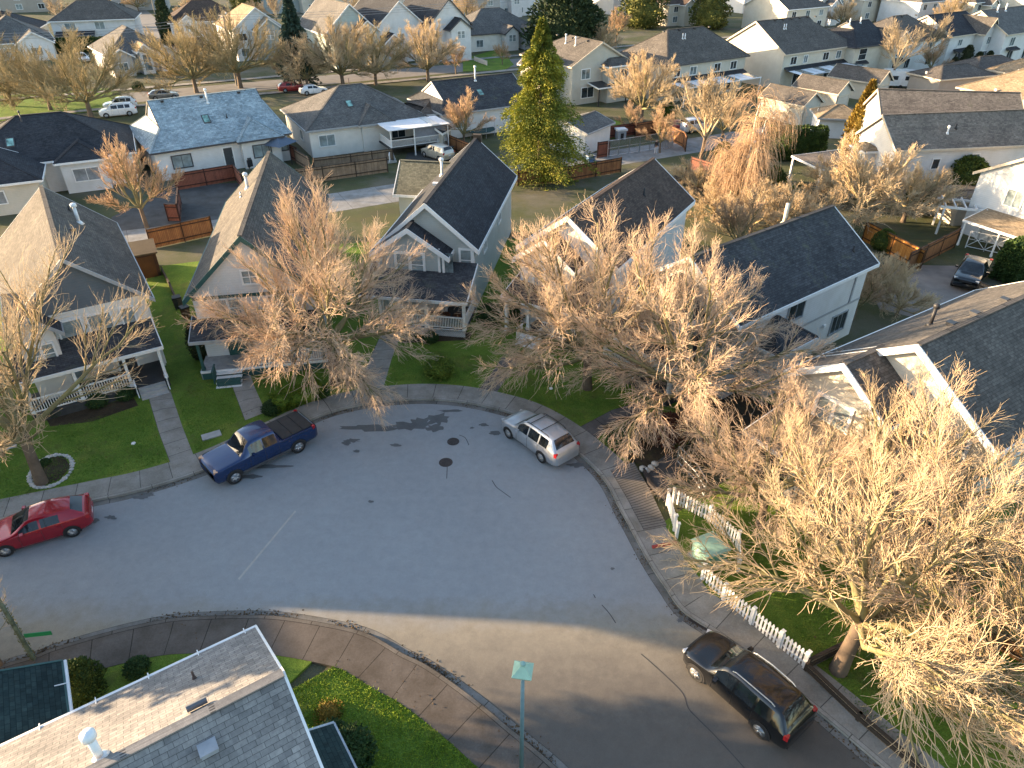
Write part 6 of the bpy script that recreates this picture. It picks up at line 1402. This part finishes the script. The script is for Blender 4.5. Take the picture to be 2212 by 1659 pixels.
x, y, _ = G(355, 214); car('parked_car', 'grey car whose roof shows above the pale blue grey roof', 'car', x, y, 63, K=HATCH_K, L=4.4, W=1.78, H=1.48, body=GREYP, side=((.345, .53), (.55, .72)), ws=(.275, .46), rw=(.835, .935), wheels=(.18, .79), Rw=.33)
x, y, _ = G(1500, 283); car('parked_car', 'white car in the lane left of the weeping tree', 'car', x, y, 63, K=VAN_K, L=4.8, W=1.9, H=1.75, body=WHT, wheels=(.17, .78), Rw=.34)
x, y, _ = G(1462, 283); car('parked_car', 'red car in front of the white one in the lane', 'car', x, y, 63, K=HATCH_K, L=4.3, W=1.78, H=1.48, body=RED2, side=((.345, .53), (.55, .72)), ws=(.275, .46), rw=(.835, .935), wheels=(.18, .79), Rw=.33)
x, y, _ = G(180, 133); car('parked_car', 'white car in the drive between the two left bungalows', 'car', x, y, 140, K=SUV_K, L=4.6, W=1.85, H=1.6, body=WHT, wheels=(.178, .755), Rw=.34)
x, y, _ = G(155, 92); car('parked_car', 'dark car in front of the white hip roofed house', 'car', x, y, 150, K=SUV_K, L=4.6, W=1.85, H=1.6, body=GREYP, wheels=(.178, .755), Rw=.34)
x, y, _ = G(282, 58); car('parked_car', 'white pickup like car on the side street at the top left', 'car', x, y, 120, K=VAN_K, L=4.9, W=1.9, H=1.7, body=WHT, wheels=(.17, .78), Rw=.34)
x, y, _ = G(405, 92); car('parked_car', 'dark car before the plum roofed house', 'car', x, y, 80, K=HATCH_K, L=4.4, W=1.78, H=1.48, body=GREYP, side=((.345, .53), (.55, .72)), ws=(.275, .46), rw=(.835, .935), wheels=(.18, .79), Rw=.33)
x, y, _ = G(1945, 190); e = empty('caravan', 'white caravan with a rounded nose beside the white barked tree', 'caravan', (x, y, 0), R(-12))
m = MB(); prof = [(-3.2, .5), (-3.25, 2.3), (-2.9, 2.75), (1.6, 2.75), (2.6, 2.45), (3.15, 1.5), (3.2, .8), (2.9, .5)]
for s in (1, -1): m.poly([(a, s * 1.15, b) for a, b in (prof if s < 0 else prof[::-1])])
for i in range(len(prof)): a, b = prof[i], prof[(i + 1) % len(prof)]; m.poly([(a[0], -1.15, a[1]), (a[0], 1.15, a[1]), (b[0], 1.15, b[1]), (b[0], -1.15, b[1])])
m.build('body', WHT, e)
for a in (-1.6, .6): m = MB(); m.box((a, -1.17, 1.7), (1.1, .04, .6)); m.build('window', CAR_GLASS, e)
m = MB(); m.box((2.75, 0, 1.95), (.5, 1.5, .5)); m.build('window', CAR_GLASS, e)
for s in (1, -1): t, r, d = wheel_meshes(.33, .22); w = bpy.data.objects.new('wheel', t); link(w, e); w.location = (-.4, s * 1.05, .33); put(w, 'rim', r, (0, 0, 0))
# ---------------------------------------------------------------- fences
def board_fence(label, px, h, mat, cat='fence', cap=None, name='wooden_fence', world=None, post=2.4):
    pts = [np.array(p[:2], float) for p in (world or [G(*p) for p in px])]
    e = empty(name, label, cat, (pts[0][0], pts[0][1], 0)); o = pts[0]
    for a, b in zip(pts[:-1], pts[1:]):
        L = float(np.linalg.norm(b - a)); d = (b - a) / L; n = np.array([-d[1], d[0]]); m = MB(); a0, b0 = a - o, b - o
        for s in (1, -1):
            q = n * .02 * s; m.poly([(*(a0 + q), .04), (*(b0 + q), .04), (*(b0 + q), h), (*(a0 + q), h)], [(0, .1), (L, .1), (L, h + .1), (0, h + .1)])
        m.build('fence_panel', mat, e); r = MB(); r.beam((*a0, h + .05), (*b0, h + .05), .12, .06); r.beam((*(a0 - n * .05), h - .18), (*(b0 - n * .05), h - .18), .05, .09); r.beam((*(a0 - n * .05), .4), (*(b0 - n * .05), .4), .05, .09); r.build('fence_rail', cap or mat, e)
        k = max(1, int(L / post))
        for i in range(k + 1): q = a0 + d * L * i / k; p = MB(); p.box((q[0], q[1], h / 2 + .04), (.11, .11, h + .1), math.atan2(d[1], d[0])); p.build('fence_post', cap or mat, e)
    return e
def picket_fence(label, px, h=.95, world=None, gap=.16, mat=None, z=.1, pw=.09):
    mat = mat or WHITE
    pts = [np.array(p[:2], float) for p in (world or [G(*p) for p in px])]; o = pts[0]
    e = empty('picket_fence', label, 'fence', (o[0], o[1], z))
    for j, (a, b) in enumerate(zip(pts[:-1], pts[1:])):
        L = float(np.linalg.norm(b - a)); d = (b - a) / L; a0 = a - o; n = np.array([-d[1], d[0]]); rz = math.atan2(d[1], d[0]); m = MB(); k = int(L / gap)
        for i in range(k):
            c = a0 + d * (i + .5) * L / k; w = pw / 2; t = .012
            for s in (1,): 
                P = lambda u, zz, v: (c[0] + d[0] * u + n[0] * v, c[1] + d[1] * u + n[1] * v, zz)
                out = [(-w, .06), (w, .06), (w, h - .06), (0, h), (-w, h - .06)]
                m.faces([P(u, zz, -t) for u, zz in out] + [P(u, zz, t) for u, zz in out], [(4, 3, 2, 1, 0), (5, 6, 7, 8, 9), (0, 1, 6, 5), (1, 2, 7, 6), (2, 3, 8, 7), (3, 4, 9, 8), (4, 0, 5, 9)])
        m.build('fence_panel', mat, e); r = MB()
        for zz in (.3, h - .2): r.beam((*(a0 + n * .035), zz), (*(a0 + d * L + n * .035), zz), .04, .08)
        r.build('fence_rail', mat, e)
        for q in ((a0,) if j else (a0,)) + ((a0 + d * L,) if j == len(pts) - 2 else ()): p = MB(); p.box((q[0], q[1], h / 2 + .02), (.11, .11, h + .04), rz); p.box((q[0], q[1], h + .06), (.15, .15, .04), rz); p.build('fence_post', mat, e)
    return e
picket_fence('white picket fence running from the green lamp head down past the black car', [(1515, 1255), (1560, 1300), (1620, 1352), (1680, 1402), (1735, 1447)], .95)
picket_fence('white picket fence angled round the lawn corner beside the green lamp head', [(1440, 1095), (1455, 1150), (1460, 1168)], .95); picket_fence('short white picket fence behind the green lamp head', [(1452, 1090), (1530, 1130), (1590, 1185), (1592, 1240)], .95)
x0, y0, _ = G(985, 1720); picket_fence('white picket fence tips at the bottom of the near lawn', None, .95, [(-2.35, 10.85), (-1.6, 11.45), (-1.0, 11.9)], z=.1)
board_fence('weathered rail fence under the thick trunked tree', [(1740, 1450), (1830, 1405)], .7, CEDAR_OLD); board_fence('weathered rail fence along the pavement below the black car', [(1738, 1452), (1850, 1560), (2000, 1690)], .5, CEDAR_OLD)
board_fence('brown board fence between the green yard and the lane', [(328, 538), (400, 522), (462, 508)], 1.7, CEDAR); board_fence('red brown fence under the black framed windows', [(382, 412), (510, 390), (528, 412)], 1.7, CEDAR_RED); board_fence('short red brown fence right of the orange twigged tree', [(365, 478), (390, 478), (392, 440)], 1.6, CEDAR_RED)
board_fence('brown fence beside the plain slate roofed bungalow', [(960, 318), (1015, 342), (1040, 350)], 1.7, CEDAR); board_fence('orange lit fence behind the fruit trees', [(1862, 520), (1985, 585)], 1.7, ORANGE); board_fence('brown fence running back from the orange lit one', [(1955, 590), (2060, 535)], 1.7, CEDAR)
board_fence('pale board fence in front of the weeping tree', [(1478, 398), (1560, 432), (1575, 450)], 1.7, CEDAR_OLD); board_fence('dark red fence left of the weeping tree', [(1490, 372), (1560, 395)], 1.7, CEDAR_RED)
board_fence('red fence round the yard by the lane gate', [(1308, 300), (1370, 292)], 1.5, CEDAR_RED); board_fence('new orange brown fence from the yard to the lane', [(1372, 298), (1420, 290), (1475, 318), (1480, 328)], 1.8, CEDAR); board_fence('short red fence beside the broad white garage', [(1290, 342), (1315, 338)], 1.8, CEDAR_RED)
board_fence('brown gate beside the black pickup', [(2100, 655), (2140, 672)], 1.7, CEDAR_OLD); board_fence('tall brown gate near the caravan', [(1968, 196), (1988, 196)], 1.9, CEDAR_OLD); board_fence('dark fence past the brown gate at the right edge', [(2142, 672), (2230, 640)], 1.2, flat('mesh_dark', (.05, .055, .06), .7))
board_fence('long brown fence between the black roofed and blue roofed bungalows', [(262, 300), (300, 355)], 1.6, CEDAR_OLD); board_fence('brown fence beside the grey hip roofed bungalow', [(600, 330), (645, 352)], 1.7, CEDAR_RED); board_fence('low pale wall on the rear lawn', [(1025, 132), (1052, 142)], .8, flat('pale_wall', (.5, .48, .45), .8), 'wall', name='garden_wall')
board_fence('dark board fence behind the hedge at the top left', [(380, 104), (440, 100)], 1.8, FASC_DARK)
# chain-link style gate on the lane
def frame_gate(label, px, h, mat, z=0.0, cross=False, name='metal_gate', n=5, mesh_=True):
    pts = [np.array(G(*p)[:2]) for p in px]; o = pts[0]; e = empty(name, label, 'gate', (o[0], o[1], z))
    for a, b in zip(pts[:-1], pts[1:]):
        for i in range(n):
            p, q = a - o + (b - a) * i / n, a - o + (b - a) * (i + 1) / n; m = MB()
            m.tube([(*p, 0), (*p, h)], .04, 6); m.tube([(*p, h), (*q, h)], .03, 6); m.tube([(*p, .15), (*q, .15)], .03, 6); m.tube([(*p, h * .55), (*q, h * .55)], .02, 5); m.tube([(*q, 0), (*q, h)], .04, 6)
            if cross: m.tube([(*p, .15), (*q, h)], .03, 6); m.tube([(*p, h), (*q, .15)], .03, 6)
            fo = m.build('gate_frame', mat, e)
            if mesh_:
                w = MB(); 
                for k in range(1, 14): c = p + (q - p) * k / 14; w.tube([(*c, .15), (*c, h)], .008, 3, False)
                w.build('wire_mesh', GALV, fo)
    return e
frame_gate('grey metal gate panels across the yard by the lane', [(1312, 340), (1425, 322), (1452, 318)], 1.9, GALV, n=5); frame_gate('white cross braced gate by the brown driveway', [(2085, 535), (2165, 552)], 1.5, WHITE, cross=True, n=2, mesh_=False)
frame_gate('grey tube railing at the garden path end by the curve', [(1462, 1000), (1500, 1040), (1520, 1075)], 1.1, GALV, n=3, mesh_=False)
# pergola on the right
x, y, _ = G(2060, 500); e = empty('pergola', 'white timber pergola below the bright white gable', 'pergola', (x, y, 0), R(-20))
for a in (-1.6, 1.6):
    for b in (-1.2, 1.2): m = MB(); m.box((a, b, 1.2), (.16, .16, 2.4)); m.build('post', WHITE, e)
for b in (-1.2, 1.2): m = MB(); m.box((0, b, 2.5), (3.9, .12, .2)); m.build('beam', WHITE, e)
for k in range(5): m = MB(); m.box((-1.6 + .8 * k, 0, 2.66), (.1, 3.0, .12)); m.build('rafter', WHITE, e)
# red kerb board on the pavement
A, B = G(1408, 1188), G(1460, 1178); m = MB(); m.beam((*A[:2], .24), (*B[:2], .24), .12, .12); tag(m.build('kerb_ramp', flat('red_paint', (.33, .05, .045), .6)), 'red painted bar lying across the pavement by the picket fence', 'bar')
A = [G(*p) for p in ((1390, 1020), (1402, 1050), (1425, 1072), (1438, 1082))]; m = MB()
for p, q in zip(A[:-1], A[1:]): m.beam((*p[:2], .30), (*q[:2], .30), .14, .3)
tag(m.build('garden_edging', flat('edging_dark', (.035, .03, .03), .8)), 'low dark edging wall beside the brick paved strip', 'edging')

# ---------------------------------------------------------------- street furniture
LAMP_GREEN = flat('lamp_green', (.26, .43, .35), .5, .14); POLE_TEAL = flat('pole_teal', (.13, .21, .24), .45, .12)
def lantern(x, y, hz, label, rz):
    e = empty('street_lamp', label, 'street lamp', (x, y, 0), rz)
    m = MB(); m.tube([(0, 0, 0), (0, 0, .9)], [.11, .10], 12); m.tube([(0, 0, .9), (0, 0, hz)], [.075, .055], 12); m.build('pole', POLE_TEAL, e, True)
    h = MB(); h.lathe([(.07, hz - .05), (.14, hz + .0), (.36, hz + .06), (.38, hz + .1)], (0, 0, 0), 4); ho = h.build('lamp_head', LAMP_GREEN, e)
    g = MB(); g.lathe([(.38, hz + .1), (.40, hz + .13), (.10, hz + .36), (.09, hz + .40)], (0, 0, 0), 4); g.build('lamp_cap', LAMP_GREEN, ho)
    k = MB(); k.lathe([(.085, hz + .40), (.075, hz + .46), (.0, hz + .48)], (0, 0, 0), 10); k.build('photocell', flat('photocell', (.20, .33, .30)), ho)
    return e
lx, ly, _ = G(1131, 1440, 6.3); lantern(lx - .02, ly, 6.0, 'green square street lamp on a tall teal pole at the near kerb', R(36))
x, y, _ = G(1528, 1212); e = empty('utility_kiosk', 'pale green utility box standing behind the picket fence corner', 'utility box', (x, y, .1), R(25))
m = MB(); m.box((0, 0, .06), (1.35, 1.25, .12)); m.build('plinth', CONC_STEP, e)
m = MB(); m.box((0, 0, .5), (1.15, 1.0, .78)); m.build('body', LAMP_GREEN, e)
m = MB(); m.lathe([(.86, .89), (.88, .95), (.70, 1.0), (.0, 1.02)], (0, 0, 0), 4); o_ = m.build('lid', LAMP_GREEN, e); o_.rotation_euler = (0, 0, R(45))
for s_ in (-.28, .28): m = MB(); m.box((s_, -.51, .5), (.5, .03, .66)); m.box((s_ * .3, -.53, .55), (.03, .03, .12)); m.build('door', flat('kiosk_door', (.12, .31, .25), .5), e)
# mossy sign pole
x, y, _ = G(76, 1428); e = empty('street_sign', 'mossy pole with a green street name blade at the left', 'street sign', (x, y, 0), R(8))
m = MB(); m.tube([(0, 0, 0), (0, 0, 4.9)], [.085, .07], 10); m.build('pole', flat('pole_moss', (.09, .12, .09), .8, .5, 6), e)
rng = np.random.default_rng(4); n = 420; zz = rng.uniform(.2, 3.2, n); aa = rng.random(n) * 6.28; P = np.stack([.09 * np.cos(aa), .09 * np.sin(aa), zz], 1); V, F = leaf_cloud(rng, P, np.stack([np.cos(aa), np.sin(aa), .5 * np.ones(n)], 1), .055)
put(e, 'ivy', np_mesh('ivy', V, F, leafmat('moss_leaf', [(.3, (.05, .06, .012)), (.7, (.17, .16, .03))], 3)), (0, 0, 0))
m = MB(); m.box((.62, 0, 1.5), (.95, .03, .2)); b_ = m.build('sign_blade', flat('sign_green', (.015, .20, .08), .4, .1), e)
# utility pole and wires
UP = 'utility poles'
WOOD = flat('pole_wood', (.30, .26, .21), .9, .2, 3)
def upole(px, py, H, label, lamp=0, cross=True):
    x, y, _ = G(px, py); e = empty('utility_pole', label, 'utility pole', (x, y, 0), R(-30)); m = MB(); m.tube([(0, 0, 0), (0, 0, H)], [.16, .11], 8); m.build('pole', WOOD, e)
    if cross: m = MB(); m.box((0, 0, H - .5), (2.2, .12, .14)); m.build('crossarm', WOOD, e)
    if lamp: m = MB(); m.tube([(0, 0, H - 2.6), (-1.0 * lamp, 0, H - 1.7), (-2.2 * lamp, 0, H - 1.6)], .05, 6); a = m.build('lamp_arm', GALV, e); q = MB(); q.box((-2.4 * lamp, 0, H - 1.62), (.7, .25, .14)); q.build('lamp_head', GALV, a)
    return (x, y, H - .4)
p1 = upole(1231, 118, 12.2, 'wooden utility pole with a curved lamp arm before the dark evergreen', 1)
p2 = upole(512, 185, 11.0, 'grey utility pole rising through the broad olive bare tree', 0); p3 = upole(350, 90, 11, 'slim pale street light pole at the top left', 0, False); p4 = upole(-120, 250, 11, 'utility pole beyond the left edge of the rear street')
for i, (a, b) in enumerate(((p1, p2), (p2, p4))):
    for k in range(3):
        pts = []
        for t in np.linspace(0, 1, 14): q = [a[j] + (b[j] - a[j]) * t for j in range(3)]; q[2] += -.9 * 4 * t * (1 - t) - .35 * k; q[0] += (k - 1) * .5; pts.append(q)
        m = MB(); m.tube(pts, .022, 4, False); tag(m.build('power_line', flat('wire_grey', (.3, .3, .31), .6)), ['overhead wire slung between the pole with the lamp arm and the grey pole', 'overhead wire running left from the grey pole in the bare tree'][i], 'power line', ['wires right of the grey pole', 'wires left of the grey pole'][i])
# fallen leaves and grit along the gutters
def litter(name, line, n, spread, z, size, mat, seed, off=0.0):
    rg = np.random.default_rng(seed); L = np.array(line); i = rg.integers(0, len(L) - 1, n); t = rg.random(n)[:, None]
    p = L[i] * (1 - t) + L[i + 1] * t; d = L[i + 1] - L[i]; d = d / (np.linalg.norm(d, axis=1, keepdims=True) + 1e-9); nr = np.stack([-d[:, 1], d[:, 0]], 1)
    q = (off - np.abs(rg.normal(size=n)) * spread)[:, None] if spread > 0 else (off + rg.random(n) * -spread)[:, None]
    clump = (np.sin(p[:, 0] * 1.7) + np.sin(p[:, 1] * 2.3 + 1) + rg.normal(size=n) * .6) > .1
    P = np.concatenate([p + nr * q, np.full((n, 1), z)], 1)[clump]; a = rg.random(len(P)) * 6.28
    V, F = leaf_cloud(rg, P, np.stack([np.cos(a), np.sin(a), .12 * rg.random(len(P))], 1), size, .7)
    V[:, 2] = np.maximum(V[:, 2], z - .002)
    o = bpy.data.objects.new(name, np_mesh(name, V, F, mat)); link(o); tag(o, kind='stuff')
LEAVES = leafmat('dead_leaves', [(.3, (.05, .03, .015)), (.55, (.11, .07, .035)), (.75, (.20, .14, .07))], 3)
litter('leaf_litter', NK, 3200, .16, .016, .08, LEAVES, 1); litter('leaf_litter', SKr, 2600, .16, .016, .08, LEAVES, 2)
litter('leaf_litter', offset(NK, 1.5), 700, -2.2, HK + .03, .08, LEAVES, 3); litter('leaf_litter', SS0, 260, -1.4, HK + .004, .06, LEAVES, 4)
# bins, trampoline
def bin_(px, py, label, col):
    x, y, _ = G(px, py); e = empty('wheelie_bin', label, 'bin', (x, y, 0), R(px)); m = MB(); m.lathe([(.26, .06), (.34, .95)], (0, 0, 0), 4); m.build('body', flat('bin_' + label[:5], col, .5), e); q = MB(); q.box((0, .02, .99), (.56, .6, .08)); q.build('lid', BLACK, e)
    for s in (1, -1): q = MB(); q.lathe([(0, -.03), (.1, -.03), (.1, .03), (0, .03)], (s * .2, -.26, .1), 10, 'x'); q.build('wheel', BLACK, e)
bin_(405, 690, 'brown waste bin at the side of the dark green trimmed house', (.09, .045, .03)); bin_(388, 668, 'black waste bin behind the brown one', (.03, .03, .032)); bin_(975, 335, 'green waste bin beside the beige estate car', (.02, .09, .07)); bin_(962, 332, 'dark waste bin next to the green one', (.03, .035, .04))
x, y, _ = G(1035, 292); e = empty('trampoline', 'dark round trampoline behind the plain slate roofed bungalow', 'trampoline', (x, y, 0)); m = MB(); m.lathe([(0, .8), (1.9, .8), (2.1, .82), (2.1, .76)], (0, 0, 0), 24); m.build('mat', flat('trampoline', (.02, .06, .06), .8), e)
for k in range(6): a = k * 1.047; m = MB(); m.tube([(2 * math.cos(a), 2 * math.sin(a), 0), (2 * math.cos(a), 2 * math.sin(a), 2.6)], .03, 6); m.build('pole', GALV, e)
board_fence('brown fence along the lane behind the dark green trimmed house', [(590, 408), (700, 392), (838, 372)], 1.6, CEDAR_OLD); board_fence('brown fence below the tall conifer by the lane', [(1118, 402), (1230, 392), (1340, 372)], 1.6, CEDAR)
board_fence('dark board fence between the blue grey and the grey hip roofs, lane end', [(640, 352), (672, 372)], 1.6, CEDAR_OLD); board_fence('weathered fence along the far side of the lane below the grey hip roof', [(680, 372), (760, 362), (850, 350)], 1.5, CEDAR_OLD)
def yard(name, label, cat, px, py, rz, parts):
    x, y, _ = G(px, py); e = empty(name, label, cat, (x, y, 0), R(rz))
    for nm, c, d, mt in parts: m = MB(); m.box(c, d); m.build(nm, mt, e)
legs = lambda w, d, h, mt: [('leg', (sx * w, sy * d, h / 2), (.06, .06, h), mt) for sx in (-1, 1) for sy in (-1, 1)]
yard('patio_table', 'dark patio table by the gazebo', 'table', 578, 372, 20, [('table_top', (0, 0, .74), (1.5, .9, .05), BLACK)] + legs(.65, .38, .72, BLACK))
for px, py, l in ((566, 376, 'dark garden chair left of the patio table'), (592, 376, 'dark garden chair right of the patio table')): yard('garden_chair', l, 'chair', px, py, 20, [('seat', (0, 0, .42), (.5, .5, .06), BLACK), ('backrest', (0, .24, .75), (.5, .05, .6), BLACK)] + legs(.2, .2, .4, BLACK))
yard('barbecue', 'covered barbecue against the wall with black framed windows', 'barbecue', 545, 362, 55, [('body', (0, 0, .6), (1.2, .55, .75), BLACK), ('hood', (0, 0, 1.08), (1.0, .5, .24), FASC_DARK)] + legs(.5, .2, .3, BLACK))
yard('playhouse', 'small plastic playhouse in the yard by the lane gate', 'playhouse', 1340, 300, 15, [('wall', (0, 0, .55), (1.1, 1.0, 1.1), flat('toy_grey', (.3, .33, .36), .6)), ('roof', (0, 0, 1.2), (1.35, 1.2, .22), flat('toy_white', (.6, .62, .64), .6)), ('door', (0, -.52, .4), (.4, .04, .8), BLACK)])
yard('planter_box', 'timber planter box in the yard of the grey hip roofed bungalow', 'planter', 800, 352, 62, [('side', (0, 0, .25), (2.2, .9, .5), CEDAR_OLD), ('soil', (0, 0, .5), (2.0, .7, .04), SOIL)]); yard('planter_box', 'timber planter box behind the brown roofed gable house', 'planter', 1455, 395, 40, [('side', (0, 0, .25), (2.4, 1.0, .5), CEDAR), ('soil', (0, 0, .5), (2.2, .8, .04), SOIL)])
yard('garden_bench', 'wooden bench below the patio roof by the fruit tree', 'bench', 1770, 412, 75, [('seat', (0, 0, .42), (1.5, .42, .05), CEDAR_OLD), ('backrest', (0, .2, .72), (1.5, .05, .5), CEDAR_OLD)] + legs(.65, .16, .4, CEDAR_OLD))
yard('log_pile', 'stacked firewood beside the fence behind the weeping tree', 'log pile', 1530, 405, 30, [('log_row', (0, 0, .2 + .36 * k), (2.4 - .3 * k, .5, .34), CEDAR_OLD) for k in range(3)])
yard('storage_crate', 'blue storage crate by the broad white garage door', 'crate', 1275, 348, 30, [('body', (0, 0, .3), (.9, .6, .6), flat('crate_blue', (.05, .12, .25), .5)), ('lid', (0, 0, .63), (.95, .65, .06), flat('crate_lid', (.3, .33, .36), .5))])
# small shed with cedar door at the first house
x, y, _ = G(318, 590); h = House('garden_shed', 'small cedar shed with flat pale roof between the first two houses', 'shed', x, y, -28, trim=CEDAR_OLD); h.box('wall', (0, 0, 1.0), (2.0, 2.6, 2.0), CEDAR); h.box('roof', (0, .2, 2.05), (2.3, 3.2, .12), RF_TAN); h.box('door', (0, -1.32, .95), (1.5, .06, 1.8), ORANGE)
board_fence('orange topped timber deck rail at the lower right edge', [(2130, 1395), (2212, 1440), (2300, 1490)], 1.0, CEDAR)
board_fence('low post and rail edging across the green side yard', [(352, 590), (370, 625), (385, 660)], .5, CEDAR_OLD)
# ---------------------------------------------------------------- person by the lane
def skin(name, verts, edges, rad, mat, parent, sub=2):
    m = bpy.data.meshes.new(name); m.from_pydata(verts, edges, []); o = bpy.data.objects.new(name, m); link(o, parent); m.materials.append(mat)
    sk = o.modifiers.new('skin', 'SKIN'); o.modifiers.new('sub', 'SUBSURF').levels = sub; o.modifiers['sub'].render_levels = sub
    for i, r_ in enumerate(rad): d = m.skin_vertices[0].data[i]; d.radius = (r_, r_) if not isinstance(r_, tuple) else r_; d.use_root = (i == 0)
    return o
x, y, _ = G(1416, 333); pe = empty('person', 'person in a dark jacket and pale trousers standing in the lane by the metal gate', 'person', (x, y, 0), R(20))
SKIN_M = flat('skin', (.45, .28, .2), .6, .06); JKT = flat('jacket_black', (.02, .022, .027), .8); TRS = flat('trousers_pale', (.52, .53, .56), .8)
V_ = [(0, 0, .93), (0, 0, 1.15), (0, 0, 1.38), (0, 0, 1.5), (0, -.01, 1.60), (0, -.01, 1.70), (.17, 0, 1.40), (.22, .01, 1.14), (.23, -.06, .90), (.23, -.07, .80), (-.17, 0, 1.40), (-.22, .01, 1.14), (-.22, -.07, .90), (-.22, -.08, .80), (.09, 0, .86), (.10, -.02, .48), (.11, .02, .08), (.12, -.12, .04), (-.09, 0, .86), (-.11, .02, .48), (-.11, .06, .08), (-.12, -.08, .04)]
E_ = [(0, 1), (1, 2), (2, 3), (3, 4), (4, 5), (2, 6), (6, 7), (7, 8), (8, 9), (2, 10), (10, 11), (11, 12), (12, 13), (0, 14), (14, 15), (15, 16), (16, 17), (0, 18), (18, 19), (19, 20), (20, 21)]
skin('body', V_, E_, [.13, .12, .14, .055, .085, .075, .06, .045, .035, .03, .06, .045, .035, .03, .085, .06, .04, .035, .085, .06, .04, .035], SKIN_M, pe)
skin('jacket', V_[:4] + V_[6:9] + V_[10:13], [(0, 1), (1, 2), (2, 3), (2, 4), (4, 5), (5, 6), (2, 7), (7, 8), (8, 9)], [.155, .15, .165, .075, .08, .062, .052, .08, .062, .052], JKT, pe)
skin('trousers', [(0, 0, .95), (.09, 0, .86), (.10, -.02, .48), (.11, .02, .09), (-.09, 0, .86), (-.11, .02, .48), (-.11, .06, .09)], [(0, 1), (1, 2), (2, 3), (0, 4), (4, 5), (5, 6)], [.14, .10, .075, .06, .10, .075, .06], TRS, pe)
skin('hair', [(0, .03, 1.70), (0, .03, 1.76)], [(0, 1)], [.09, .07], flat('hair_dark', (.02, .015, .012), .7), pe)

# ---------------------------------------------------------------- light and camera
SUN_AZ, SUN_EL = R(-79), R(10.5)
sd = bpy.data.lights.new('Sun', 'SUN'); sd.energy = 23.0; sd.angle = R(.55); sd.color = (1.0, .715, .425)
so = bpy.data.objects.new('sun', sd); link(so)
from mathutils import Vector
dirv = Vector((math.sin(SUN_AZ) * math.cos(SUN_EL), math.cos(SUN_AZ) * math.cos(SUN_EL), math.sin(SUN_EL)))
so.rotation_euler = dirv.to_track_quat('Z', 'Y').to_euler(); so.location = (-40, 10, 60)
w = bpy.data.worlds.new('World'); SC.world = w; w.use_nodes = True; nt = w.node_tree; bg = nt.nodes['Background']
sky = nt.nodes.new('ShaderNodeTexSky'); sky.sky_type = 'NISHITA'; sky.sun_disc = False; sky.sun_elevation = SUN_EL; sky.sun_rotation = SUN_AZ
sky.air_density = 1.0; sky.dust_density = 1.2; sky.ozone_density = 1.0
nt.links.new(sky.outputs[0], bg.inputs[0]); bg.inputs[1].default_value = .55
cd_ = bpy.data.cameras.new('Camera'); cam = bpy.data.objects.new('camera', cd_); link(cam); SC.camera = cam
cd_.sensor_width = 36.0; cd_.lens = 36.0 * FOC / 2212.0; cd_.clip_end = 4000; cd_.clip_start = .1
cam.location = (0, 0, CAM_H); cam.rotation_euler = (math.pi / 2 - CAM_PITCH, 0, 0)
SC.view_settings.view_transform = 'Standard'; SC.view_settings.look = 'None'; SC.view_settings.exposure = 0
SC.cycles.max_bounces = 6; SC.cycles.diffuse_bounces = 3; SC.cycles.glossy_bounces = 3; SC.cycles.transparent_max_bounces = 4
